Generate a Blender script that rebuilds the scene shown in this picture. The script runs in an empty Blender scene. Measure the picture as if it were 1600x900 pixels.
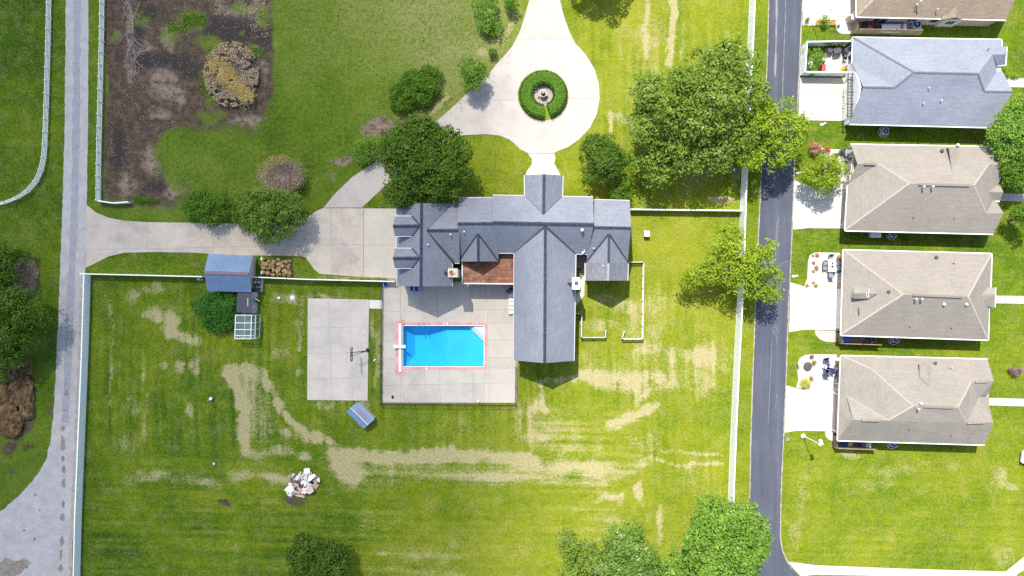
import bpy, bmesh, math, random
import numpy as np
from mathutils import Vector, Matrix

# ------------------------------------------------------------------ scale of the place
# the camera hangs CAM_H metres above the ground and looks straight down
CAM_H = 97.0          # metres
S = 12.8              # photograph pixels per metre on the ground
def P(px, py, z=0.0):
    k = (CAM_H - z) / CAM_H / S
    return Vector(((px - 800) * k, (450 - py) * k, z))
def R(d): return math.radians(d)

sc = bpy.context.scene
C = sc.collection

# ------------------------------------------------------------------ camera
cam_d = bpy.data.cameras.new('camera')
cam = bpy.data.objects.new('camera', cam_d)
C.objects.link(cam)
cam.location = (0, 0, CAM_H)
cam.rotation_euler = (0, 0, 0)
cam_d.sensor_width = 36.0
cam_d.angle = 2 * math.atan(800 / S / CAM_H)
cam_d.clip_start = 0.5
cam_d.clip_end = 6000
sc.camera = cam

# ------------------------------------------------------------------ sky, sun, exposure
SUN_EL = 60.0
SH = Vector((0.32, -0.95)).normalized()          # way the shadows fall on the ground
world = bpy.data.worlds.new('World')
sc.world = world
world.use_nodes = True
wn = world.node_tree
wn.nodes.clear()
sky = wn.nodes.new('ShaderNodeTexSky')
sky.sky_type = 'NISHITA'
sky.sun_disc = False
sky.sun_elevation = R(SUN_EL)
sky.sun_rotation = math.atan2(-SH.x, -SH.y)
sky.air_density = 1.0
sky.dust_density = 1.5
bg = wn.nodes.new('ShaderNodeBackground')
bg.inputs['Strength'].default_value = 0.15
wo = wn.nodes.new('ShaderNodeOutputWorld')
wn.links.new(sky.outputs[0], bg.inputs[0])
wn.links.new(bg.outputs[0], wo.inputs[0])

sun_d = bpy.data.lights.new('sun', 'SUN')
sun_d.energy = 4.4
sun_d.angle = R(0.55)
sun_d.color = (1.0, 0.955, 0.88)
sun = bpy.data.objects.new('sun', sun_d)
C.objects.link(sun)
to_sun = Vector((-SH.x * math.cos(R(SUN_EL)), -SH.y * math.cos(R(SUN_EL)), math.sin(R(SUN_EL))))
sun.rotation_euler = to_sun.to_track_quat('Z', 'Y').to_euler()
sun.location = to_sun * 60

sc.view_settings.view_transform = 'Standard'
sc.view_settings.look = 'None'
sc.view_settings.gamma = 1.0
sc.view_settings.exposure = 0.70
sc.view_settings.use_curve_mapping = False
sc.cycles.max_bounces = 6
sc.cycles.diffuse_bounces = 4
sc.cycles.glossy_bounces = 2
sc.cycles.transmission_bounces = 4
sc.cycles.transparent_max_bounces = 8
sc.cycles.volume_bounces = 3
sc.cycles.sample_clamp_indirect = 1.6
sc.cycles.caustics_reflective = False
sc.cycles.caustics_refractive = False
try:
    sc.cycles.use_denoising = False
except Exception:
    pass

# ------------------------------------------------------------------ materials
class NT:
    def __init__(s, name):
        s.m = bpy.data.materials.new(name); s.m.use_nodes = True
        s.t = s.m.node_tree; s.t.nodes.clear()
        s.out = s.n('OutputMaterial')
    def n(s, typ, **kw):
        nd = s.t.nodes.new('ShaderNode' + typ)
        for k, v in kw.items(): setattr(nd, k, v)
        return nd
    def l(s, a, b): s.t.links.new(a, b)
    def val(s, sock, v):
        if hasattr(v, 'is_linked') or isinstance(v, bpy.types.NodeSocket): s.l(v, sock)
        else: sock.default_value = v
    def math(s, op, a, b=None, c=None, clamp=False):
        nd = s.n('Math', operation=op); nd.use_clamp = clamp
        s.val(nd.inputs[0], a)
        if b is not None: s.val(nd.inputs[1], b)
        if c is not None: s.val(nd.inputs[2], c)
        return nd.outputs[0]
    def vmath(s, op, a, b=None):
        nd = s.n('VectorMath', operation=op)
        s.val(nd.inputs[0], a)
        if b is not None: s.val(nd.inputs[1], b)
        return nd.outputs['Value'] if op in ('DOT_PRODUCT', 'LENGTH') else nd.outputs[0]
    def mix(s, f, a, b, blend='MIX'):
        nd = s.n('Mix', data_type='RGBA', blend_type=blend)
        s.val(nd.inputs[0], f)
        s.val(nd.inputs[6], a if not isinstance(a, tuple) else (*a[:3], 1))
        s.val(nd.inputs[7], b if not isinstance(b, tuple) else (*b[:3], 1))
        return nd.outputs[2]
    def noise(s, vec, scale, detail=4, rough=.55, dist=0.0):
        nd = s.n('TexNoise')
        s.l(vec, nd.inputs['Vector'])
        nd.inputs['Scale'].default_value = scale; nd.inputs['Detail'].default_value = detail
        nd.inputs['Roughness'].default_value = rough; nd.inputs['Distortion'].default_value = dist
        return nd.outputs[0]
    def ramp(s, f, stops):
        nd = s.n('ValToRGB'); e = nd.color_ramp.elements
        while len(e) > 1: e.remove(e[-1])
        e[0].position = stops[0][0]; e[0].color = (*stops[0][1], 1)
        for p, c in stops[1:]:
            k = e.new(p); k.color = (*c, 1)
        s.l(f, nd.inputs[0]); return nd.outputs[0]
    def smooth(s, x, a, b):
        nd = s.n('MapRange', interpolation_type='SMOOTHSTEP')
        s.val(nd.inputs[0], x); nd.inputs[1].default_value = a; nd.inputs[2].default_value = b
        return nd.outputs[0]
    def attr(s, name):
        nd = s.n('Attribute'); nd.attribute_name = name; return nd.outputs['Fac']
    def pos(s): return s.n('NewGeometry').outputs['Position']
    def bsdf(s, col, rough=.8, spec=.3, metal=0.0, bump=None, bump_d=.02, **kw):
        b = s.n('BsdfPrincipled')
        s.val(b.inputs['Base Color'], col if not isinstance(col, tuple) else (*col[:3], 1))
        s.val(b.inputs['Roughness'], rough)
        b.inputs['Specular IOR Level'].default_value = spec
        b.inputs['Metallic'].default_value = metal
        for k, v in kw.items(): b.inputs[k].default_value = v
        if bump is not None:
            bp = s.n('Bump'); bp.inputs['Strength'].default_value = 1.0
            bp.inputs['Distance'].default_value = bump_d
            s.l(bump, bp.inputs['Height']); s.l(bp.outputs[0], b.inputs['Normal'])
        return b
    def done(s, sh):
        s.l(sh.outputs[0], s.out.inputs['Surface']); return s.m

def plain(name, col, rough=.6, var=.12, scale=6.0, metal=0.0, spec=.35, obj_var=.10):
    t = NT(name); p = t.pos()
    n = t.noise(p, scale, 4)
    oi = t.n('ObjectInfo').outputs['Random']
    f = t.math('MULTIPLY_ADD', t.math('SUBTRACT', n, .5), var * 2, 1.0)
    f = t.math('ADD', f, t.math('MULTIPLY', t.math('SUBTRACT', oi, .5), obj_var))
    c = t.mix(1.0, tuple(col), grey(t, f), 'MULTIPLY')
    return t.done(t.bsdf(c, rough, spec, metal))

def grey(t, f):
    cb = t.n('CombineColor')
    for i in range(3): t.l(f, cb.inputs[i])
    return cb.outputs[0]

def mottle(name, stops, scale=.35, rough=.9, fine=9.0, fine_amt=.10, obj_var=.12, bump_d=.003, stain=None, stain_scale=.22, stain_amt=.5, spec=.2):
    """concrete, dirt, gravel: broad blotches, fine grain, optional stains, a little change from object to object"""
    t = NT(name); p = t.pos()
    n1 = t.noise(p, scale, 7, .62)
    n2 = t.noise(p, fine, 3, .6)
    c = t.ramp(n1, stops)
    if stain:
        s1 = t.noise(p, stain_scale, 6, .65, .4)
        c = t.mix(t.math('MULTIPLY', t.smooth(s1, .5, .68), stain_amt), c, stain)
    oi = t.n('ObjectInfo').outputs['Random']
    f = t.math('MULTIPLY_ADD', t.math('SUBTRACT', n2, .5), fine_amt * 2, 1.0)
    f = t.math('ADD', f, t.math('MULTIPLY', t.math('SUBTRACT', oi, .5), obj_var))
    c = t.mix(1.0, c, grey(t, f), 'MULTIPLY')
    return t.done(t.bsdf(c, rough, spec, bump=n2, bump_d=bump_d))

def slope_uv(t):
    """(along the course, up the slope) from position and true normal, so courses follow every eave"""
    g = t.n('NewGeometry'); pos = g.outputs['Position']; nrm = g.outputs['True Normal']
    tan = t.vmath('NORMALIZE', t.vmath('CROSS_PRODUCT', nrm, (0, 0, 1)))
    u = t.vmath('DOT_PRODUCT', pos, tan)
    sx = t.n('SeparateXYZ'); t.l(nrm, sx.inputs[0])
    sz = t.n('SeparateXYZ'); t.l(pos, sz.inputs[0])
    sn = t.math('SQRT', t.math('MAXIMUM', t.math('SUBTRACT', 1.0, t.math('MULTIPLY', sx.outputs[2], sx.outputs[2])), .02))
    v = t.math('DIVIDE', sz.outputs[2], sn)
    cb = t.n('CombineXYZ'); t.l(u, cb.inputs[0]); t.l(v, cb.inputs[1])
    return cb.outputs[0], pos

def shingle(name, c1, c2, dark=.72, tab=.31, row=.16, blotch=.2):
    t = NT(name); uv, pos = slope_uv(t)
    br = t.n('TexBrick'); br.offset = .5
    t.l(uv, br.inputs['Vector'])
    br.inputs['Color1'].default_value = (*c1, 1); br.inputs['Color2'].default_value = (*c2, 1)
    br.inputs['Mortar'].default_value = (*[x * dark for x in c1], 1)
    br.inputs['Scale'].default_value = 1.0; br.inputs['Mortar Size'].default_value = .012
    br.inputs['Mortar Smooth'].default_value = .3; br.inputs['Bias'].default_value = 0.0
    br.inputs['Brick Width'].default_value = tab; br.inputs['Row Height'].default_value = row
    # streaks along the courses, weather blotches, granules
    mp = t.n('Mapping'); mp.inputs['Scale'].default_value = (.35, 3.1, 1); t.l(uv, mp.inputs[0])
    st = t.noise(mp.outputs[0], 1.4, 5, .65)
    bl = t.noise(pos, .33, 5, .6)
    gr = t.noise(pos, 9.0, 3, .7)
    f = t.math('MULTIPLY_ADD', t.math('SUBTRACT', st, .5), .42, 1.0)
    f = t.math('ADD', f, t.math('MULTIPLY', t.math('SUBTRACT', bl, .5), blotch * 2))
    f = t.math('ADD', f, t.math('MULTIPLY', t.math('SUBTRACT', gr, .5), .32))
    c = t.mix(1.0, br.outputs['Color'], grey(t, f), 'MULTIPLY')
    h = t.math('ADD', t.math('MULTIPLY', br.outputs['Fac'], -1.0), t.math('MULTIPLY', gr, .5))
    return t.done(t.bsdf(c, .9, .2, bump=h, bump_d=.005))

def brickwork(name, c1, c2, mortar, w=.24, h=.08):
    t = NT(name); uv, pos = slope_uv(t)
    br = t.n('TexBrick'); t.l(uv, br.inputs['Vector'])
    for k, v in (('Color1', c1), ('Color2', c2), ('Mortar', mortar)): br.inputs[k].default_value = (*v, 1)
    br.inputs['Scale'].default_value = 1.0; br.inputs['Mortar Size'].default_value = .008
    br.inputs['Brick Width'].default_value = w; br.inputs['Row Height'].default_value = h
    n = t.noise(pos, 3, 4)
    c = t.mix(1.0, br.outputs['Color'], grey(t, t.math('MULTIPLY_ADD', n, .5, .75)), 'MULTIPLY')
    return t.done(t.bsdf(c, .85, .2))

def leaf_mat(name, dark, light, tip=None, trans=.24, clump=1.2, rough=.6):
    """leaves: per-leaf tint (attribute rnd) and clump-sized shifts of hue that belong to the foliage"""
    LF = 2.0
    dark, light = [tuple(min(.85, x * LF) for x in q) for q in (dark, light)]
    if tip: tip = tuple(min(.85, x * 1.3) for x in tip)
    t = NT(name); p = t.pos()
    r = t.attr('rnd')
    n = t.noise(p, clump, 3)
    f = t.math('ADD', t.math('MULTIPLY', r, .65), t.math('MULTIPLY', t.math('SUBTRACT', n, .3), .7), clamp=True)
    c = t.mix(f, tuple(dark), tuple(light))
    if tip: c = t.mix(t.smooth(r, .86, .97), c, tuple(tip))
    b = t.bsdf(c, rough, .18)
    tr = t.n('BsdfTranslucent'); t.l(t.mix(1.0, c, (1.25, 1.3, .55), 'MULTIPLY'), tr.inputs[0])
    mx = t.n('MixShader'); mx.inputs[0].default_value = trans
    t.l(b.outputs[0], mx.inputs[1]); t.l(tr.outputs[0], mx.inputs[2])
    return t.done(mx)

# ------------------------------------------------------------------ mesh building
def world_loc(o):
    v = Vector((0, 0, 0))
    while o is not None:
        v = v + Vector(o.location); o = o.parent
    return v

def mesh_from_arrays(name, verts, nper, attrs=None):
    """verts (n*nper,3): every nper verts form one face"""
    n = len(verts) // nper
    me = bpy.data.meshes.new(name)
    me.vertices.add(n * nper); me.vertices.foreach_set('co', np.asarray(verts, dtype=np.float32).ravel())
    me.loops.add(n * nper); me.loops.foreach_set('vertex_index', np.arange(n * nper, dtype=np.int32))
    me.polygons.add(n); me.polygons.foreach_set('loop_start', np.arange(n, dtype=np.int32) * nper)
    for k, v in (attrs or {}).items():
        a = me.attributes.new(k, 'FLOAT', 'POINT'); a.data.foreach_set('value', np.asarray(v, dtype=np.float32).ravel())
    me.update(calc_edges=True)
    return me

class MB:
    def __init__(s): s.v = []; s.f = []
    def poly(s, pts):
        i = len(s.v); s.v += [tuple(p) for p in pts]; s.f.append(list(range(i, i + len(pts)))); return s
    def prism(s, pts, z0, z1, bottom=True):
        """pts: ground outline (anything with x,y); upright prism"""
        n = len(pts); i = len(s.v)
        a = sum(pts[k][0] * pts[(k + 1) % n][1] - pts[(k + 1) % n][0] * pts[k][1] for k in range(n))
        if a < 0: pts = list(pts)[::-1]
        s.v += [(p[0], p[1], z0) for p in pts] + [(p[0], p[1], z1) for p in pts]
        s.f.append([i + n + k for k in range(n)])
        if bottom: s.f.append([i + n - 1 - k for k in range(n)])
        for k in range(n):
            k2 = (k + 1) % n
            s.f.append([i + k, i + k2, i + n + k2, i + n + k])
        return s
    def hull(s, bot, top):
        """two rings of equal length"""
        n = len(bot); i = len(s.v)
        s.v += [tuple(p) for p in bot] + [tuple(p) for p in top]
        s.f.append([i + n + k for k in range(n)]); s.f.append([i + n - 1 - k for k in range(n)])
        for k in range(n):
            k2 = (k + 1) % n
            s.f.append([i + k, i + k2, i + n + k2, i + n + k])
        return s
    def obox(s, c, ux, uy, uz):
        """centre and half vectors"""
        c, ux, uy, uz = Vector(c), Vector(ux), Vector(uy), Vector(uz)
        if ux.cross(uy).dot(uz) < 0: ux = -ux
        b = [c - ux - uy - uz, c + ux - uy - uz, c + ux + uy - uz, c - ux + uy - uz]
        return s.hull(b, [p + 2 * uz for p in b])
    def box(s, c, size, rz=0.0, tilt=0.0):
        m = Matrix.Rotation(rz, 3, 'Z') @ Matrix.Rotation(tilt, 3, 'Y')
        return s.obox(c, m @ Vector((size[0] / 2, 0, 0)), m @ Vector((0, size[1] / 2, 0)), m @ Vector((0, 0, size[2] / 2)))
    def bar(s, a, b, w, h):
        a, b = Vector(a), Vector(b); d = b - a
        u = d.cross(Vector((0, 0, 1)))
        u = Vector((1, 0, 0)) if u.length < 1e-5 else u.normalized()
        n = u.cross(d).normalized()
        return s.obox((a + b) / 2, d / 2, u * w / 2, n * h / 2)
    def tube(s, pts, rad, n=6):
        pts = [Vector(p) for p in pts]
        rs = rad if isinstance(rad, (list, tuple)) else [rad] * len(pts)
        rings = []
        for k, p in enumerate(pts):
            d = (pts[min(k + 1, len(pts) - 1)] - pts[max(k - 1, 0)]).normalized()
            u = d.cross(Vector((.31, .17, .93)))
            u = (u if u.length > 1e-3 else Vector((1, 0, 0))).normalized(); w = d.cross(u)
            i = len(s.v)
            s.v += [tuple(p + (u * math.cos(q) + w * math.sin(q)) * rs[k]) for q in [2 * math.pi * j / n for j in range(n)]]
            rings.append(i)
        for a, b in zip(rings, rings[1:]):
            for j in range(n):
                j2 = (j + 1) % n; s.f.append([a + j, a + j2, b + j2, b + j])
        s.f.append([rings[0] + n - 1 - j for j in range(n)]); s.f.append([rings[-1] + j for j in range(n)])
        return s
    def lathe(s, c, prof, n=12):
        c = Vector(c); rings = []
        for r, z in prof:
            i = len(s.v); rings.append(i)
            s.v += [(c.x + r * math.cos(2 * math.pi * j / n), c.y + r * math.sin(2 * math.pi * j / n), c.z + z) for j in range(n)]
        for a, b in zip(rings, rings[1:]):
            for j in range(n):
                j2 = (j + 1) % n; s.f.append([a + j, a + j2, b + j2, b + j])
        s.f.append([rings[0] + n - 1 - j for j in range(n)]); s.f.append([rings[-1] + j for j in range(n)])
        return s
    def blob(s, c, r, seed=0, n=8, m=5, jit=.18):
        """a lump: squashed sphere with uneven radius"""
        rd = random.Random(seed); c = Vector(c); r = Vector(r); rings = []
        for a in range(m + 1):
            th = math.pi * a / m; i = len(s.v); rings.append(i)
            for j in range(n):
                k = 1 + rd.uniform(-jit, jit); ph = 2 * math.pi * j / n
                s.v.append((c.x + r.x * k * math.sin(th) * math.cos(ph), c.y + r.y * k * math.sin(th) * math.sin(ph), c.z - r.z * k * math.cos(th)))
        for a, b in zip(rings, rings[1:]):
            for j in range(n):
                j2 = (j + 1) % n; s.f.append([a + j, a + j2, b + j2, b + j])
        return s
    def mesh(s, name, off=Vector((0, 0, 0))):
        me = bpy.data.meshes.new(name)
        me.from_pydata([(v[0] - off.x, v[1] - off.y, v[2] - off.z) for v in s.v], [], s.f)
        me.update(); return me
    def build(s, name, mat, parent=None, smooth=False):
        off = world_loc(parent) if parent is not None else Vector((0, 0, 0))
        me = s.mesh(name, off)
        return link(name, me, mat, parent, smooth)

def link(name, me, mat, parent=None, smooth=False):
    if mat and not me.materials: me.materials.append(mat)
    if smooth: me.polygons.foreach_set('use_smooth', [True] * len(me.polygons))
    o = bpy.data.objects.new(name, me); C.objects.link(o)
    if parent is not None: o.parent = parent
    return o

def thing(name, label, cat, loc=(0, 0, 0), group=None, rz=0.0):
    o = bpy.data.objects.new(name, None); C.objects.link(o)
    o.empty_display_size = .3
    o.location = loc; o.rotation_euler = (0, 0, rz); o['label'] = label; o['category'] = cat
    if group: o['group'] = group
    return o
def tag(o, label=None, cat=None, group=None, kind=None):
    if label: o['label'] = label
    if cat: o['category'] = cat
    if group: o['group'] = group
    if kind: o['kind'] = kind
    return o
def solo(mb, name, mat, label, cat, base, group=None, smooth=False):
    """a thing that is one mesh, its origin at its base"""
    base = Vector(base); me = mb.mesh(name, base)
    o = link(name, me, mat, None, smooth); o.location = base
    return tag(o, label, cat, group)
def struct(o): o['kind'] = 'structure'; return o

def copy_tree(o, parent=None):
    c = o.copy(); C.objects.link(c)
    if parent is not None: c.parent = parent
    for ch in list(o.children): copy_tree(ch, c)
    return c

# ------------------------------------------------------------------ the cloud whose edge dims the western half
# (a real, closed, lumpy cloud high above; uniform density, thickness does the fading)
def make_cloud():
    alt = 430.0
    hs = to_sun * (alt / to_sun.z)
    bm = bmesh.new(); bmesh.ops.create_icosphere(bm, subdivisions=5, radius=1.0)
    from mathutils import noise
    for v in bm.verts:
        d = v.co.copy()
        q = noise.fractal(d * 2.3 + Vector((3.1, 8.7, 1.2)), 1.0, 2.0, 4)
        k = 1 + .10 * q
        v.co = Vector((d.x * 190 * k, d.y * 230 * k, d.z * 42 * (1 + .35 * q)))
    me = bpy.data.meshes.new('cloud'); bm.to_mesh(me); bm.free()
    t = NT('cloud vapour')
    vs = t.n('VolumePrincipled'); vs.inputs['Color'].default_value = (1, 1, 1, 1)
    vs.inputs['Density'].default_value = .023; vs.inputs['Anisotropy'].default_value = .35
    t.l(vs.outputs[0], t.out.inputs['Volume'])
    o = link('cloud', me, t.m, None, True)
    o.location = Vector((-193.0, 5.0, 0)) + hs
    o['kind'] = 'structure'
make_cloud()

# ------------------------------------------------------------------ ground: one sheet, fine in the middle, coarse to the horizon
rng = np.random.default_rng(11)
def fbm(X, Y, scale, octs=4, seed=0):
    """value noise 0..1 on arrays in metres"""
    out = np.zeros_like(X); amp = 1.0; tot = 0
    for o in range(octs):
        r = np.random.default_rng(seed * 31 + o); g = r.random((257, 257))
        x = X / scale * 2 ** o + 57.3 * (o + 1); y = Y / scale * 2 ** o + 91.7
        xi = np.floor(x).astype(int); yi = np.floor(y).astype(int); fx = x - xi; fy = y - yi
        fx = fx * fx * (3 - 2 * fx); fy = fy * fy * (3 - 2 * fy)
        a = g[yi % 257, xi % 257]; b = g[yi % 257, (xi + 1) % 257]; c = g[(yi + 1) % 257, xi % 257]; d = g[(yi + 1) % 257, (xi + 1) % 257]
        out += amp * ((a * (1 - fx) + b * fx) * (1 - fy) + (c * (1 - fx) + d * fx) * fy); tot += amp; amp *= .55
    return out / tot
def sstep(x, a, b):
    t = np.clip((x - a) / (b - a), 0, 1); return t * t * (3 - 2 * t)
def seg_d(px, py, pts):
    d = np.full_like(px, 1e9)
    for (x0, y0), (x1, y1) in zip(pts, pts[1:]):
        dx, dy = x1 - x0, y1 - y0; L = dx * dx + dy * dy + 1e-9
        t = np.clip(((px - x0) * dx + (py - y0) * dy) / L, 0, 1)
        d = np.minimum(d, np.hypot(px - x0 - t * dx, py - y0 - t * dy))
    return d
def stroke(px, py, pts, w, soft=.6):
    return 1 - sstep(seg_d(px, py, pts), w * .5 * (1 - soft), w * .5 * (1 + soft))
def inside(px, py, poly):
    r = np.zeros(px.shape, bool); n = len(poly)
    for i in range(n):
        (x0, y0), (x1, y1) = poly[i], poly[(i + 1) % n]
        c = ((y0 > py) != (y1 > py)) & (px < (x1 - x0) * (py - y0) / (y1 - y0 + 1e-12) + x0)
        r ^= c
    return r
def area(px, py, poly, soft=6):
    d = seg_d(px, py, list(poly) + [poly[0]]); d = np.where(inside(px, py, poly), -d, d)
    return 1 - sstep(d, -soft, soft)
def ell(px, py, cx, cy, rx, ry, rot=0.0):
    c, s = math.cos(R(rot)), math.sin(R(rot)); dx, dy = px - cx, py - cy
    return 1 - sstep(np.hypot((dx * c + dy * s) / rx, (-dx * s + dy * c) / ry), .45, 1.15)

GX, GY, GD = 74.0, 45.0, .2
DIRT = [(163, -30), (424, -30), (428, 60), (430, 130), (420, 178), (396, 198), (330, 194), (268, 202), (236, 232), (244, 262), (276, 284), (290, 302), (270, 318), (200, 314), (158, 314)]
# (kind, geometry, width, strength)
DRY = [
 ('s', [(522, 712), (545, 708), (620, 712), (700, 716)], 18, .9), ('s', [(700, 714), (770, 712), (830, 718)], 16, .7),
 ('s', [(520, 710), (525, 728), (545, 742)], 30, .72),
 ('a', [(512, 705), (600, 704), (700, 708), (830, 712), (960, 718), (1000, 712), (1032, 722), (985, 742), (940, 755), (760, 757), (700, 752), (640, 752), (560, 748), (525, 735)], 10, .33),
 ('a', [(700, 735), (820, 728), (960, 726), (1000, 714), (1030, 722), (985, 742), (940, 755), (760, 757), (700, 752)], 9, .28),
 ('s', [(985, 722), (1018, 720), (960, 750)], 14, .45), ('s', [(1000, 718), (1060, 724), (1130, 725)], 5, .62), ('s', [(1000, 705), (1060, 706), (1130, 713)], 4, .55),
 ('s', [(355, 584), (385, 580), (408, 580)], 17, .82), ('s', [(408, 580), (424, 604), (434, 634), (452, 660), (480, 676), (516, 688)], 11, .85),
 ('s', [(356, 582), (368, 606), (375, 640), (376, 676), (380, 700), (405, 711)], 15, .8), ('s', [(405, 704), (440, 700)], 10, .4), ('s', [(440, 678), (470, 682), (505, 686)], 13, .55),
 ('a', [(360, 590), (410, 590), (430, 650), (420, 690), (385, 695), (375, 640)], 10, .42),
 ('e', (238, 452), (22, 11), .6), ('e', (206, 464), (14, 18), .5), ('e', (240, 492), (16, 13), .6), ('e', (266, 500), (14, 26), .65), ('s', [(258, 508), (285, 524), (306, 530)], 13, .6),
 ('e', (256, 570), (10, 8), .5), ('e', (308, 568), (12, 17), .65), ('e', (284, 572), (9, 13), .55), ('e', (205, 640), (13, 18), .4), ('e', (298, 645), (9, 13), .45), ('e', (200, 690), (20, 24), .35),
 ('s', [(200, 750), (260, 745), (340, 758)], 15, .40), ('s', [(360, 744), (450, 748), (492, 746)], 14, .42), ('s', [(400, 703), (480, 712)], 14, .45),
 ('s', [(474, 470), (470, 510), (472, 545)], 9, .62), ('e', (436, 465), (12, 12), .55), ('e', (458, 465), (15, 13), .5), ('s', [(485, 462), (530, 460)], 8, .45), ('e', (472, 580), (8, 10), .5), ('e', (438, 552), (16, 10), .35),
 ('e', (515, 633), (16, 10), .55), ('e', (573, 634), (9, 14), .5), ('s', [(580, 500), (592, 560), (588, 600)], 9, .35),
 ('s', [(905, 590), (935, 586), (980, 588), (1028, 592)], 17, .8), ('s', [(925, 594), (970, 602), (1005, 604)], 12, .5), ('s', [(846, 602), (842, 625), (850, 640)], 9, .85), ('e', (838, 634), (13, 8), .7), ('s', [(838, 600), (870, 598), (905, 590)], 8, .5),
 ('s', [(958, 664), (990, 652), (1024, 640)], 13, .75), ('s', [(1026, 594), (1010, 612), (1004, 624)], 5, .6), ('a', [(830, 640), (1000, 630), (1010, 690), (830, 700)], 20, .24), ('e', (838, 682), (22, 10), .4), ('e', (1010, 690), (26, 14), .42),
 ('a', [(986, 760), (1004, 752), (1008, 768), (1000, 782), (988, 776)], 4, .9), ('s', [(935, 782), (958, 778), (972, 773)], 8, .7), ('e', (967, 782), (7, 9), .65), ('s', [(1000, 780), (1012, 812)], 5, .5), ('s', [(1034, 785), (1030, 840)], 7, .5),
 ('a', [(1035, 700), (1130, 690), (1120, 800), (1030, 800)], 26, .12), ('e', (1085, 555), (38, 14), .34), ('e', (1010, 545), (20, 10), .5), ('e', (940, 505), (30, 12), .4), ('a', [(970, 470), (1140, 470), (1130, 640), (1020, 600)], 30, .2),
 ('a', [(1040, 320), (1130, 340), (1120, 400), (1050, 370)], 14, .25),
 ('s', [(1050, -20), (1050, 100)], 9, .95), ('s', [(1014, -20), (1012, 92)], 7, .55), ('s', [(1068, 40), (1066, 92)], 5, .4), ('e', (975, 85), (10, 14), .35), ('s', [(955, 178), (953, 210)], 8, .5), ('s', [(968, 180), (985, 195)], 14, .35), ('e', (1010, 140), (40, 60), .22), ('e', (1112, 82), (12, 10), .45),
 ('e', (1130, 314), (24, 9), .8), ('e', (1146, 262), (12, 30), .4), ('e', (950, 470), (20, 12), .45), ('e', (975, 480), (22, 12), .6), ('e', (1000, 600), (60, 18), .3),
 ('s', [(780, 90), (770, 70), (790, 50), (812, 20)], 10, .4), ('s', [(700, 148), (680, 168), (655, 188)], 8, .62), ('e', (760, 85), (14, 9), .55),
 ('e', (1330, 714), (20, 10), .45), ('e', (1395, 735), (50, 14), .30), ('e', (1560, 745), (16, 24), .45), ('e', (1582, 762), (12, 8), .55), ('e', (1370, 760), (30, 10), .3), ('e', (1245, 835), (14, 28), .35), ('e', (1570, 870), (25, 20), .3), ('s', [(1260, 730), (1250, 830)], 14, .2), ('e', (1480, 725), (60, 10), .25),
 ('e', (42, 432), (20, 26), .2), ('e', (600, 748), (60, 14), .25), ('a', [(480, 820), (800, 780), (860, 900), (480, 900)], 40, .10), ('e', (712, 848), (20, 8), .35), ('e', (598, 868), (10, 5), .5), ('a', [(800, 790), (1010, 790), (1000, 840), (820, 860)], 30, .18),
 ('s', [(160, 460), (176, 520), (174, 640)], 4, .4), ('s', [(226, 540), (230, 690)], 4, .3), ('e', (1300, 40), (10, 10), .0),
 ('s', [(1050, 560), (1060, 600)], 30, .25), ('e', (870, 545), (20, 20), .25), ('s', [(630, 440), (500, 432)], 7, .55),
]
BARE = [('e', (590, 198), (28, 17), .9), ('s', [(600, 200), (625, 190), (650, 186)], 10, .6), ('e', (534, 252), (17, 11), .75), ('e', (515, 274), (10, 9), .5), ('e', (349, 786), (9, 7), 1.0), ('e', (505, 270), (8, 5), .4),
        ('e', (490, 782), (0.1, .1), 0), ('e', (459, 782), (16, 9), .7), ('e', (40, 698), (7, 6), .9), ('e', (18, 738), (6, 5), .8), ('e', (53, 698), (5, 4), .8), ('e', (12, 700), (14, 16), .8), ('e', (22, 685), (9, 6), .7), ('e', (66, 712), (8, 4), .6), ('e', (78, 645), (6, 10), .8), ('e', (62, 612), (6, 5), .6),
        ('e', (30, 590), (26, 40), .9), ('e', (25, 640), (30, 50), .95), ('e', (40, 430), (22, 32), .75), ('e', (8, 425), (26, 30), .7), ('e', (336, 622), (5, 4), .4), ('e', (335, 724), (5, 5), .5), ('e', (1142, 318), (16, 6), .5)]
NOTDIRT = [((345, 84), (22, 12)), ((398, 80), (18, 12)), ((320, 128), (14, 18)), ((290, 225), (40, 26)), ((330, 180), (30, 12)), ((310, 260), (30, 20)), ((300, 32), (34, 22)), ((270, 55), (20, 16)), ((322, 62), (22, 10)), ((345, 72), (34, 12)), ((400, 84), (16, 12)), ((378, 12), (24, 10)), ((330, 150), (14, 22)), ((182, 55), (8, 18)), ((168, 120), (4, 40)), ((410, 25), (14, 25))]
PALE = [((590, 200), (34, 20)), ((534, 252), (20, 14)), ((515, 274), (12, 12)), ((240, 250), (18, 20)), ((275, 300), (18, 8)), ((645, 188), (20, 8)), ((252, 128), (22, 26)), ((262, 142), (24, 12)), ((205, 105), (8, 26)), ((225, 70), (16, 12)), ((250, 180), (14, 10)), ((395, 190), (30, 9)), ((204, 45), (5, 40)), ((276, 152), (12, 8)), ((410, 100), (8, 30)), ((200, 290), (14, 16)), ((380, 20), (40, 14)), ((265, 60), (9, 18))]
CHAR = [((286, 98), (26, 17)), ((218, 46), (12, 30)), ((296, 108), (14, 14)), ((365, 45), (60, 22)), ((330, 130), (16, 16)), ((412, 60), (12, 40)), ((240, 92), (50, 14)), ((185, 230), (10, 40)), ((250, 290), (22, 8)), ((398, 112), (14, 30)), ((235, 20), (16, 14))]
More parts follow.
